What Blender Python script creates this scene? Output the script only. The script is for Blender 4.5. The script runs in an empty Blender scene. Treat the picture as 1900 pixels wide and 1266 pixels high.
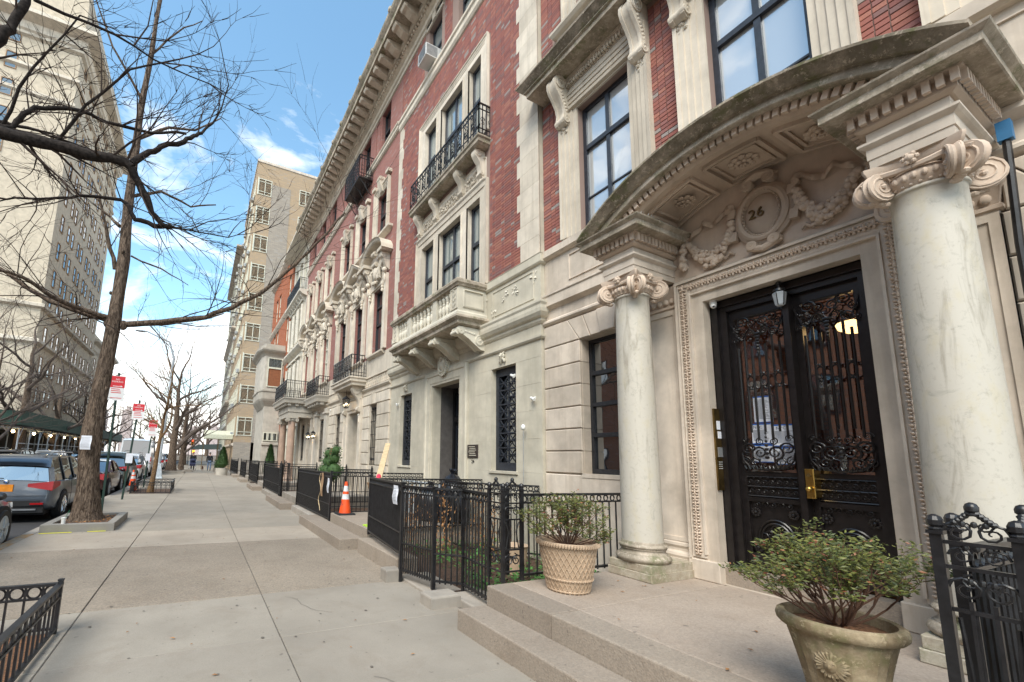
import bpy, bmesh, math, random
from math import sin, cos, pi, radians, hypot, atan2, sqrt
from mathutils import Vector, Matrix
random.seed(7)
S = bpy.context.scene
COL = S.collection

# ------------------------------------------------------------------ camera
cam = bpy.data.cameras.new('camera')
camo = bpy.data.objects.new('camera', cam)
COL.objects.link(camo)
S.camera = camo
cam.sensor_width = 36.0
cam.lens = 36.0 * 793.24 / 1900.0
cam.shift_x = (950 - 759.92) / 1900.0
cam.shift_y = (740.70 - 633) / 1900.0
cam.clip_start = 0.05
cam.clip_end = 3000
cr = Vector((0.897825, -0.439257, 0.031041))
cd = Vector((0.090218, 0.114489, -0.989319))
cf = Vector((0.431011, 0.891036, 0.142420))
M = Matrix.Identity(4)
for i in range(3):
    M[i][0] = cr[i]; M[i][1] = -cd[i]; M[i][2] = -cf[i]
M[2][3] = 1.6
camo.matrix_world = M

# ------------------------------------------------------------------ world, sun, exposure
W = bpy.data.worlds.new('World')
S.world = W
W.use_nodes = True
nt = W.node_tree
for n in list(nt.nodes): nt.nodes.remove(n)
def wn(t, **k):
    n = nt.nodes.new(t)
    for a, b in k.items(): setattr(n, a, b)
    return n
SUN_EL, SUN_AZ = radians(49), radians(-133)      # soft sun over the street, behind the camera's left
wo = wn('ShaderNodeOutputWorld'); bg = wn('ShaderNodeBackground')
sky = wn('ShaderNodeTexSky', sky_type='NISHITA', sun_disc=False, sun_elevation=SUN_EL, sun_rotation=SUN_AZ, air_density=1.0, dust_density=0.6, ozone_density=1.6)
tc = wn('ShaderNodeTexCoord'); mp = wn('ShaderNodeMapping')
mp.inputs['Scale'].default_value = (1.0, 1.0, 2.1)
mp.inputs['Location'].default_value = (0.37, 0.1, 0.2)
nz = wn('ShaderNodeTexNoise'); nz.inputs['Scale'].default_value = 3.1; nz.inputs['Detail'].default_value = 9; nz.inputs['Roughness'].default_value = 0.56
nz.inputs['Distortion'].default_value = 0.25
rp = wn('ShaderNodeValToRGB'); rp.color_ramp.elements[0].position = 0.52; rp.color_ramp.elements[1].position = 0.70
sx = wn('ShaderNodeSeparateXYZ'); mr = wn('ShaderNodeMapRange')
mr.inputs['From Min'].default_value = 0.0; mr.inputs['From Max'].default_value = 0.62; mr.inputs['To Min'].default_value = 0.20; mr.inputs['To Max'].default_value = -0.03
ad = wn('ShaderNodeMath', operation='ADD')
mx = wn('ShaderNodeMixRGB')
cl = (9.0, 8.6, 8.1, 1)
mx.inputs['Color2'].default_value = cl
tint = wn('ShaderNodeMixRGB', blend_type='MULTIPLY'); tint.inputs['Fac'].default_value = 1.0
tint.inputs['Color2'].default_value = (1.26, 1.50, 1.34, 1)
nt.links.new(tc.outputs['Generated'], mp.inputs['Vector']); nt.links.new(mp.outputs[0], nz.inputs['Vector'])
nt.links.new(tc.outputs['Generated'], sx.inputs[0]); nt.links.new(sx.outputs['Z'], mr.inputs['Value'])
nt.links.new(nz.outputs['Fac'], ad.inputs[0]); nt.links.new(mr.outputs[0], ad.inputs[1])
nt.links.new(ad.outputs[0], rp.inputs['Fac']); nt.links.new(rp.outputs['Color'], mx.inputs['Fac'])
nt.links.new(sky.outputs[0], tint.inputs['Color1']); nt.links.new(tint.outputs[0], mx.inputs['Color1'])
nt.links.new(mx.outputs[0], bg.inputs['Color']); nt.links.new(bg.outputs[0], wo.inputs['Surface'])
bg.inputs['Strength'].default_value = 0.088
sun = bpy.data.lights.new('sun', 'SUN')
suno = bpy.data.objects.new('sun', sun); COL.objects.link(suno)
sun.energy = 1.5; sun.angle = radians(34); sun.color = (1.0, 0.925, 0.82)
# direction the light comes from: azimuth measured like the sky texture (0 = +Y, clockwise)
sd = Vector((sin(SUN_AZ) * cos(SUN_EL), cos(SUN_AZ) * cos(SUN_EL), sin(SUN_EL)))
suno.rotation_euler = sd.to_track_quat('Z', 'Y').to_euler()
S.view_settings.view_transform = 'Standard'
try: S.view_settings.look = 'None'
except Exception: pass
S.view_settings.gamma = 1.0
S.view_settings.exposure = 1.6
S.view_settings.use_curve_mapping = False
S.render.engine = 'CYCLES'
S.cycles.max_bounces = 6

# ------------------------------------------------------------------ materials
MATS = {}
class N:
    """tiny node-graph helper"""
    def __init__(s, name):
        s.m = bpy.data.materials.new(name); s.m.use_nodes = True
        s.t = s.m.node_tree
        s.b = s.t.nodes['Principled BSDF']
        s.tc = s.t.nodes.new('ShaderNodeTexCoord')
        MATS[name] = s.m
    def n(s, typ, ins=None, **k):
        x = s.t.nodes.new(typ)
        for a, b in k.items(): setattr(x, a, b)
        for a, b in (ins or {}).items():
            if hasattr(b, 'is_output') or isinstance(b, bpy.types.NodeSocket): s.t.links.new(b, x.inputs[a])
            else: x.inputs[a].default_value = b
        return x
    def link(s, a, b): s.t.links.new(a, b)
    def mapped(s, scale=(1, 1, 1), rot=(0, 0, 0), geo=True):
        g = s.n('ShaderNodeNewGeometry').outputs['Position'] if geo else s.tc.outputs['Object']
        return s.n('ShaderNodeMapping', {'Vector': g, 'Scale': scale, 'Rotation': rot}).outputs[0]
    def noise(s, scale, detail=6, rough=0.6, vec=None, dist=0.0):
        x = s.n('ShaderNodeTexNoise', {'Scale': scale, 'Detail': detail, 'Roughness': rough, 'Distortion': dist})
        if vec is None: vec = s.n('ShaderNodeNewGeometry').outputs['Position']
        s.link(vec, x.inputs['Vector'])
        return x.outputs['Fac']
    def ramp(s, fac, p0, c0, p1, c1):
        r = s.n('ShaderNodeValToRGB', {'Fac': fac})
        e = r.color_ramp.elements
        e[0].position = p0; e[0].color = (*c0, 1) if len(c0) == 3 else c0
        e[1].position = p1; e[1].color = (*c1, 1) if len(c1) == 3 else c1
        return r.outputs['Color']
    def mix(s, fac, a, b, mode='MIX'):
        x = s.n('ShaderNodeMixRGB', blend_type=mode)
        for k, v in (('Fac', fac), ('Color1', a), ('Color2', b)):
            if isinstance(v, bpy.types.NodeSocket): s.link(v, x.inputs[k])
            else: x.inputs[k].default_value = v if k == 'Fac' else (*v, 1)
        return x.outputs[0]
    def bump(s, h, strength=0.3, dist=0.01):
        b = s.n('ShaderNodeBump', {'Height': h, 'Strength': strength, 'Distance': dist})
        s.link(b.outputs[0], s.b.inputs['Normal'])
    def set(s, col=None, rough=None, metal=None, spec=None):
        for k, v in (('Base Color', col), ('Roughness', rough), ('Metallic', metal), ('Specular IOR Level', spec)):
            if v is None: continue
            if isinstance(v, bpy.types.NodeSocket): s.link(v, s.b.inputs[k])
            else: s.b.inputs[k].default_value = (*v, 1) if k == 'Base Color' and len(v) == 3 else v
        return s.m
K3 = (0, 0, 0); W3 = (1, 1, 1)

def stone(name, c, var=0.14, streak=0.25, dirt=(0.22, 0.19, 0.15), dirtamt=0.25, bscale=90, bump=0.25, rough=0.85):
    s = N(name)
    a = s.noise(2.2, 5, 0.6); b = s.noise(38, 5, 0.7)
    lo = tuple(x * (1 - var) for x in c); hi = tuple(min(1, x * (1 + var)) for x in c)
    col = s.ramp(a, 0.35, lo, 0.65, hi)
    oi = s.n('ShaderNodeObjectInfo').outputs['Random']
    col = s.mix(1.0, col, s.ramp(oi, 0, (0.84, 0.825, 0.80), 1, (1.06, 1.05, 1.04)), 'MULTIPLY')
    col = s.mix(s.ramp(b, 0.42, (0.16,) * 3, 0.72, K3), col, lo)
    st = s.noise(1.0, 6, 0.6, s.mapped((9, 9, 0.7)))
    col = s.mix(s.ramp(st, 0.50, K3, 0.78, (streak,) * 3), col, dirt)
    d2 = s.noise(0.9, 7, 0.72)
    col = s.mix(s.ramp(d2, 0.54, K3, 0.74, (dirtamt,) * 3), col, dirt)
    s.set(col, rough, spec=0.3)
    s.bump(s.noise(bscale, 5, 0.7), bump, 0.004)
    return s.m

stone('limestone', (0.60, 0.525, 0.445), dirt=(0.29, 0.225, 0.165), dirtamt=0.36, streak=.46, var=.18)
stone('limestone_pale', (0.62, 0.555, 0.465), dirt=(0.30, 0.25, 0.19), streak=0.5)
stone('carved_stone', (0.585, 0.475, 0.385), dirt=(0.24, 0.17, 0.12), dirtamt=0.5, bump=0.4)
stone('painted_stone', (0.56, 0.52, 0.43), dirt=(0.30, 0.27, 0.20), dirtamt=0.36, streak=0.34, bump=0.18, rough=0.7)
stone('cream_paint', (0.62, 0.58, 0.49), dirt=(0.30, 0.27, 0.21), dirtamt=0.25, rough=0.75)
stone('granite_kerb', (0.33, 0.295, 0.255), dirt=(0.15, 0.14, 0.13), dirtamt=0.5, bscale=200, bump=0.4)
stone('stucco_grey', (0.46, 0.425, 0.37), dirt=(0.25, 0.24, 0.22))
stone('pink_granite', (0.42, 0.30, 0.235), dirt=(0.25, 0.18, 0.14), rough=0.5, bscale=200)
stone('white_stone', (0.62, 0.585, 0.51), dirt=(0.34, 0.32, 0.28))
stone('tower_brick_cream', (0.60, 0.52, 0.41), dirt=(0.38, 0.33, 0.27), dirtamt=0.2, bscale=8, bump=0.1)
stone('planter_terracotta', (0.50, 0.37, 0.26), dirt=(0.24, 0.17, 0.11), dirtamt=0.35, streak=0.3, bump=0.3)

def mossy(name, c, dark, green, amt):
    s = N(name)
    a = s.noise(2.6, 8, 0.7); b = s.noise(30, 6, 0.75); g = s.noise(3.3, 6, 0.7, s.mapped((1.4, 1.4, 1.4)))
    col = s.ramp(b, 0.3, tuple(x * 0.75 for x in c), 0.7, c)
    col = s.mix(s.ramp(a, 0.42 - amt * 0.2, K3, 0.56, (0.95,) * 3), col, s.mix(b, dark, tuple(x * 1.8 for x in dark)))
    col = s.mix(s.ramp(g, 0.52, K3, 0.66, (0.75,) * 3), col, green)
    w = s.noise(17, 6, 0.8)
    col = s.mix(s.ramp(w, 0.55, K3, 0.62, (0.75,) * 3), col, c)
    s.set(col, 0.9, spec=0.25); s.bump(b, 0.5, 0.01)
mossy('mossy_stone', (0.50, 0.42, 0.33), (0.105, 0.088, 0.064), (0.115, 0.12, 0.05), 0.7)
mossy('weathered_stone', (0.56, 0.48, 0.39), (0.17, 0.145, 0.11), (0.14, 0.15, 0.07), 0.3)
mossy('green_plinth', (0.50, 0.45, 0.36), (0.23, 0.19, 0.14), (0.20, 0.21, 0.11), 0.2)
mossy('urn_stone', (0.43, 0.35, 0.235), (0.13, 0.095, 0.055), (0.17, 0.17, 0.075), 0.25)

s = N('marble')                                    # weathered white-green marble shafts
v = s.mapped((5, 5, 0.8), (0.12, 0.1, 0))
a = s.noise(1.3, 8, 0.65, v, 1.6); b = s.noise(26, 6, 0.75); c_ = s.noise(3.5, 6, 0.7, s.mapped((2.2, 2.2, 1.1)))
col = s.ramp(a, 0.30, (0.31, 0.275, 0.22), 0.45, (0.50, 0.462, 0.395))
col = s.mix(s.ramp(b, 0.55, K3, 0.72, (0.5,) * 3), col, (0.25, 0.21, 0.165))
col = s.mix(s.ramp(c_, 0.52, K3, 0.68, (0.6,) * 3), col, (0.50, 0.44, 0.31))
col = s.mix(s.ramp(s.noise(5, 8, .8, None, 1.0), 0.56, K3, 0.70, (0.55,) * 3), col, (0.20, 0.19, 0.15))
s.set(col, 0.6); s.bump(b, 0.15, 0.004)

s = N('brick')                                     # single bricks: colour by object and by island
ii = s.n('ShaderNodeNewGeometry').outputs['Random Per Island']; oi = s.n('ShaderNodeObjectInfo').outputs['Random']
r = s.n('ShaderNodeMath', {0: s.n('ShaderNodeMath', {0: ii, 1: oi}, operation='ADD').outputs[0]}, operation='FRACT').outputs[0]
rr = s.n('ShaderNodeValToRGB', {'Fac': r}); e = rr.color_ramp.elements; rr.color_ramp.interpolation = 'CONSTANT'
cols = [(0.0, (0.33, 0.11, 0.088)), (0.20, (0.35, 0.12, 0.088)), (0.38, (0.25, 0.085, 0.075)), (0.52, (0.41, 0.165, 0.12)), (0.66, (0.29, 0.118, 0.108)), (0.80, (0.32, 0.10, 0.08)), (0.87, (0.22, 0.12, 0.115)), (0.945, (0.33, 0.31, 0.29))]
e[0].position, e[0].color = cols[0][0], (*cols[0][1], 1); e[1].position, e[1].color = cols[1][0], (*cols[1][1], 1)
for p, c in cols[2:]:
    q = e.new(p); q.color = (*c, 1)
s.set(s.mix(0.13, s.mix(s.ramp(s.noise(60, 5, 0.7), 0.4, (0.3,) * 3, 0.7, K3), rr.outputs['Color'], (0.14, 0.05, 0.04)), (0.30, 0.22, 0.19)), 0.8, spec=0.3); s.bump(s.noise(150, 4), 0.3, 0.003)
N('mortar_dark').set((0.27, 0.19, 0.16), 0.95)
def brickmat(name, c1, c2, mortar, bw=0.2, bh=0.062, side=False, ms=0.007):
    s = N(name)
    p = s.n('ShaderNodeSeparateXYZ', {0: s.n('ShaderNodeNewGeometry').outputs['Position']})
    sm = s.n('ShaderNodeMath', {0: p.outputs['X'], 1: p.outputs['Y']}, operation='ADD').outputs[0]
    cx = s.n('ShaderNodeCombineXYZ', {'X': sm, 'Y': p.outputs['Z']}).outputs[0]
    b = s.n('ShaderNodeTexBrick', {'Vector': cx, 'Color1': (*c1, 1), 'Color2': (*c2, 1), 'Mortar': (*mortar, 1), 'Scale': 1.0, 'Mortar Size': ms, 'Brick Width': bw, 'Row Height': bh, 'Bias': 0.0, 'Mortar Smooth': 0.1})
    sp = s.n('ShaderNodeTexWhiteNoise', {'Vector': s.n('ShaderNodeVectorMath', {0: cx, 1: (bw, bh, 1)}, operation='SNAP').outputs[0]}).outputs['Value']
    col = s.mix(s.ramp(sp, 0.93, K3, 0.95, (0.6,) * 3), b.outputs['Color'], tuple(0.5 * (x + 0.3) for x in c1))
    col = s.mix(s.ramp(s.noise(0.9, 6), 0.45, K3, 0.75, (0.22,) * 3), col, tuple(x * 0.7 for x in c1))
    s.set(col, 0.88, spec=0.25); s.bump(b.outputs['Fac'], -0.4, 0.006)
brickmat('brick_red_wall', (0.325, 0.135, 0.112), (0.265, 0.112, 0.098), (0.25, 0.17, 0.145))
brickmat('brick_tan_wall', (0.42, 0.30, 0.185), (0.36, 0.27, 0.18), (0.30, 0.25, 0.20), 0.45, 0.14, ms=0.012)
brickmat('brick_grey_wall', (0.36, 0.31, 0.25), (0.29, 0.25, 0.21), (0.25, 0.22, 0.19), 0.45, 0.14, ms=0.012)
brickmat('brick_orange_wall', (0.40, 0.13, 0.06), (0.34, 0.11, 0.055), (0.25, 0.10, 0.06))
brickmat('brick_brown_wall', (0.40, 0.17, 0.095), (0.33, 0.14, 0.08), (0.24, 0.15, 0.11))

def simple(name, c, rough=0.6, metal=0.0, spec=0.5, var=0.15, sc=8, b=0.0, bs=60):
    s = N(name)
    col = s.ramp(s.noise(sc, 5), 0.35, tuple(x * (1 - var) for x in c), 0.65, tuple(x * (1 + var) for x in c))
    s.set(col, rough, metal, spec)
    if b: s.bump(s.noise(bs, 5), b, 0.004)
    return s.m
simple('iron_black', (0.013, 0.0125, 0.014), 0.36, 0, 0.5, 0.4, 14, 0.2, 90)
simple('iron_door', (0.011, 0.009, 0.009), 0.30, 0, 0.5, 0.3, 14, 0.1)
simple('iron_blue', (0.022, 0.026, 0.036), 0.42, 0, 0.5, 0.3, 14, 0.2)
simple('window_black', (0.020, 0.021, 0.025), 0.5, 0, 0.5, 0.35, 22, 0.3)
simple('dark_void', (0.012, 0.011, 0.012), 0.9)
simple('brass', (0.55, 0.36, 0.10), 0.3, 1.0, 0.5, 0.15, 30)
simple('brass_dull', (0.23, 0.155, 0.06), 0.45, 1.0, 0.5, 0.35, 9)
simple('steel_grey', (0.35, 0.36, 0.37), 0.45, 0.6)
simple('steel_galv', (0.42, 0.46, 0.49), 0.5, 0.2)
simple('white_plastic', (0.72, 0.72, 0.70), 0.45, var=0.04)
simple('paper', (0.72, 0.74, 0.80), 0.8, var=0.03)
simple('ink', (0.05, 0.06, 0.10), 0.8); simple('ink_blue', (0.03, 0.14, 0.50), 0.6)
simple('sign_red', (0.62, 0.018, 0.03), 0.45, var=0.05); simple('sign_white', (0.78, 0.78, 0.78), 0.45, var=0.04)
simple('post_green', (0.018, 0.045, 0.035), 0.5)
simple('cone_orange', (0.80, 0.085, 0.012), 0.55, var=0.08); simple('cone_white', (0.66, 0.66, 0.66), 0.45, var=0.12)
simple('rubber', (0.016, 0.016, 0.017), 0.75)
simple('soil', (0.075, 0.042, 0.026), 0.95, var=0.5, sc=40, b=0.8, bs=80)
simple('mulch', (0.16, 0.075, 0.035), 0.9, var=0.6, sc=60, b=1.0, bs=70)
simple('far_pink', (0.50, 0.41, 0.385), 0.9); simple('wood_pale', (0.55, 0.42, 0.25), 0.7, var=0.15, sc=14); simple('cardboard', (0.32, 0.20, 0.115), 0.8)
simple('bag_black', (0.012, 0.013, 0.018), 0.28, spec=0.6); simple('lime_plastic', (0.45, 0.70, 0.05), 0.5)
simple('pink_paint', (0.75, 0.04, 0.09), 0.5); simple('blue_paint', (0.035, 0.16, 0.33), 0.5)
simple('yellow_paint', (0.75, 0.72, 0.05), 0.7); simple('green_plastic', (0.02, 0.16, 0.08), 0.4)
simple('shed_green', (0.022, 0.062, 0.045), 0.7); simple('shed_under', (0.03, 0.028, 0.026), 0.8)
simple('awning_cream', (0.52, 0.52, 0.40), 0.7); simple('ac_white', (0.60, 0.61, 0.60), 0.5, var=0.06)
simple('curtain', (0.50, 0.53, 0.53), 0.8, var=0.1); simple('curtain_dark', (0.10, 0.085, 0.07), 0.85)
simple('skin', (0.45, 0.27, 0.19), 0.6); simple('cloth_black', (0.012, 0.012, 0.016), 0.85); simple('cloth_blue', (0.16, 0.22, 0.33), 0.85)
simple('cloth_navy', (0.03, 0.035, 0.08), 0.8); simple('fur_brown', (0.10, 0.035, 0.018), 0.9); simple('fur_white', (0.6, 0.58, 0.52), 0.9)
simple('window_cream', (0.62, 0.61, 0.50), 0.6, var=0.05); simple('awning_dark', (0.06, 0.075, 0.06), 0.6)
simple('roof_dark', (0.10, 0.09, 0.085), 0.9); simple('timber_brown', (0.23, 0.08, 0.03), 0.6)
simple('traffic_yellow', (0.75, 0.25, 0.012), 0.5); simple('number_brass', (0.10, 0.055, 0.015), 0.4, 0.7); simple('bronze_plaque', (0.055, 0.042, 0.038), 0.45, 0.4)

def asphalt(name, c, rough=0.9):
    s = N(name); a = s.noise(1.1, 6); b = s.noise(130, 4, 0.8); d = s.noise(0.35, 5, 0.7)
    col = s.ramp(a, 0.3, tuple(x * 0.8 for x in c), 0.7, tuple(x * 1.2 for x in c))
    col = s.mix(s.ramp(b, 0.5, K3, 0.75, (0.3,) * 3), col, tuple(min(1, x * 2) for x in c))
    col = s.mix(s.ramp(d, 0.55, K3, 0.7, (0.35,) * 3), col, tuple(x * 0.55 for x in c))
    s.set(col, rough, spec=0.3); s.bump(b, 0.4, 0.004)
asphalt('asphalt', (0.052, 0.051, 0.052))
def concrete(name, c, agg=0.0, bump=0.25):
    s = N(name)
    oi = s.n('ShaderNodeObjectInfo').outputs['Random']
    a = s.noise(0.9, 8, 0.62); b = s.noise(110, 4, 0.8); d = s.noise(2.3, 7, 0.75, None, 0.6)
    col = s.ramp(a, 0.3, tuple(x * 0.82 for x in c), 0.7, tuple(x * 1.10 for x in c))
    col = s.mix(1.0, col, s.ramp(oi, 0, (0.88, 0.87, 0.86), 1, (1.06, 1.06, 1.05)), 'MULTIPLY')
    col = s.mix(s.ramp(d, 0.50, K3, 0.72, (0.34,) * 3), col, (c[0] * 0.58, c[1] * 0.50, c[2] * 0.43))
    v = s.n('ShaderNodeTexVoronoi', {'Vector': s.n('ShaderNodeNewGeometry').outputs['Position'], 'Scale': 75.0})
    if agg:
        col = s.mix(agg, col, s.mix(1.0, col, s.ramp(s.n('ShaderNodeSeparateColor', {0: v.outputs['Color']}).outputs[0], 0, (0.45, 0.42, 0.40), 1, (1.5, 1.42, 1.32)), 'MULTIPLY'))
    sp = s.noise(14, 3, 0.5)
    col = s.mix(s.ramp(sp, 0.70, K3, 0.72, (0.6,) * 3), col, (0.12, 0.10, 0.085))
    col = s.mix(s.ramp(b, 0.45, K3, 0.75, (0.55,) * 3), col, tuple(x * 0.55 for x in c))
    s.set(col, 0.88, spec=0.3); s.bump(v.outputs['Distance'] if agg else b, 0.5 if agg else bump, 0.004)
concrete('concrete', (0.335, 0.298, 0.25)); concrete('joint_fill', (0.16, 0.14, 0.12))
concrete('concrete_aggregate', (0.31, 0.265, 0.215), 0.38)
concrete('concrete_brown', (0.385, 0.33, 0.27))
concrete('landing_concrete', (0.39, 0.325, 0.27), 0.2)
concrete('granite_step', (0.32, 0.27, 0.222), 0.22); concrete('tree_kerb', (0.27, 0.255, 0.23))
s = N('kerb_rust'); s.set(s.ramp(s.noise(5, 6, 0.7), 0.4, (0.34, 0.19, 0.07), 0.6, (0.30, 0.27, 0.22)), 0.9)

s = N('bark')
v = s.noise(1.0, 5, 0.62, s.mapped((34, 34, 6.5)), 0.8)
b = s.noise(22, 6, 0.7, s.mapped((1, 1, 0.35)))
col = s.ramp(v, 0.40, (0.045, 0.032, 0.024), 0.60, (0.235, 0.175, 0.13))
col = s.mix(s.ramp(b, 0.4, K3, 0.7, (0.6,) * 3), col, (0.075, 0.05, 0.035))
s.set(col, 0.95, spec=0.15); s.bump(s.n('ShaderNodeMath', {0: v, 1: b}, operation='ADD').outputs[0], 1.0, 0.03)
simple('bark_dark', (0.030, 0.024, 0.021), 0.9, spec=0.15, var=0.5, sc=30, b=0.7, bs=40)
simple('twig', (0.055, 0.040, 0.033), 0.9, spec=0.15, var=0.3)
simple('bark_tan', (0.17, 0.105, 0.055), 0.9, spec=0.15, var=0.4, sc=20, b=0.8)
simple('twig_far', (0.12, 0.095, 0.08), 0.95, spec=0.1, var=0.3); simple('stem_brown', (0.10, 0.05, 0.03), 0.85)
def leafmat(name, c1, c2, rough=0.45):
    s = N(name); ii = s.n('ShaderNodeNewGeometry').outputs['Random Per Island']
    s.set(s.ramp(ii, 0.1, c1, 0.9, c2), rough, spec=0.4)
    s.b.inputs['Subsurface Weight'].default_value = 0.0
leafmat('leaf_azalea', (0.036, 0.053, 0.013), (0.145, 0.152, 0.034)); leafmat('leaf_red', (0.20, 0.06, 0.035), (0.30, 0.13, 0.06))
leafmat('leaf_conifer', (0.018, 0.048, 0.014), (0.06, 0.12, 0.03), 0.7); leafmat('leaf_ivy', (0.03, 0.10, 0.02), (0.07, 0.2, 0.04))
leafmat('leaf_dark', (0.015, 0.035, 0.013), (0.04, 0.07, 0.025), 0.7); leafmat('leaf_dry', (0.22, 0.10, 0.035), (0.36, 0.18, 0.07), 0.8)

def glass(name, refl, inner, rough=0.02, tintc=(0.9, 0.95, 1.0)):
    s = N(name); out = s.t.nodes['Material Output']
    g = s.n('ShaderNodeBsdfGlossy', {'Color': (*tintc, 1), 'Roughness': rough})
    nzb = s.n('ShaderNodeBump', {'Height': s.noise(1.6, 2, 0.4), 'Strength': 0.10, 'Distance': 0.05}); s.link(nzb.outputs[0], g.inputs['Normal'])
    if inner is None: d = s.n('ShaderNodeBsdfTransparent', {'Color': (0.75, 0.77, 0.78, 1)})
    else: d = s.n('ShaderNodeBsdfDiffuse', {'Color': (*inner, 1)})
    lw = s.n('ShaderNodeLayerWeight', {'Blend': 0.25})
    mr_ = s.n('ShaderNodeMapRange', {'Value': lw.outputs['Fresnel'], 'From Min': 0.0, 'From Max': 1.0, 'To Min': refl, 'To Max': 1.0})
    m = s.n('ShaderNodeMixShader', {0: mr_.outputs[0]})
    s.link(d.outputs[0], m.inputs[1]); s.link(g.outputs[0], m.inputs[2]); s.link(m.outputs[0], out.inputs['Surface'])
glass('glass_dark', 0.28, (0.012, 0.013, 0.015)); glass('glass_sky', 0.30, (0.38, 0.39, 0.39)); glass('glass_door', 0.42, None); glass('glass_curtain', 0.30, (0.24, 0.27, 0.26))
glass('glass_clear', 0.10, None); glass('glass_car', 0.33, (0.02, 0.024, 0.026)); glass('glass_far', 0.16, (0.05, 0.058, 0.06)); glass('glass_car_dark', 0.18, (0.01, 0.01, 0.012))
def paint(name, c, metal=0.5, rough=0.3):
    s = N(name); s.set(c, rough, metal); s.b.inputs['Coat Weight'].default_value = 0.8; s.b.inputs['Coat Roughness'].default_value = 0.08
paint('paint_grey', (0.115, 0.135, 0.165)); paint('paint_maroon', (0.05, 0.004, 0.008), 0.4); paint('paint_white', (0.62, 0.63, 0.64), 0); paint('paint_dark', (0.028, 0.029, 0.031), 0.4); paint('paint_silver', (0.30, 0.31, 0.31), 0.7); paint('paint_olive', (0.07, 0.075, 0.06), 0.5)
paint('lamp_red', (0.36, 0.004, 0.006), 0, 0.3); paint('lamp_clear', (0.6, 0.6, 0.6), 0.3, 0.1); paint('lamp_amber', (0.8, 0.25, 0.02), 0, 0.15); paint('chrome', (0.7, 0.7, 0.7), 1.0, 0.12)
MATS['lamp_red'].node_tree.nodes['Principled BSDF'].inputs['Coat Weight'].default_value = 0.15
def glow(name, c, st):
    s = N(name); s.set(c, 0.5); s.b.inputs['Emission Color'].default_value = (*c, 1); s.b.inputs['Emission Strength'].default_value = st
glow('glow_warm', (1.0, 0.62, 0.25), 2.2); glow('glow_bulb', (1.0, 0.72, 0.38), 14); glow('glow_red', (1, 0.06, 0.03), 2.0); glow('glow_orange', (1, 0.3, 0.03), 1.5)
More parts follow.
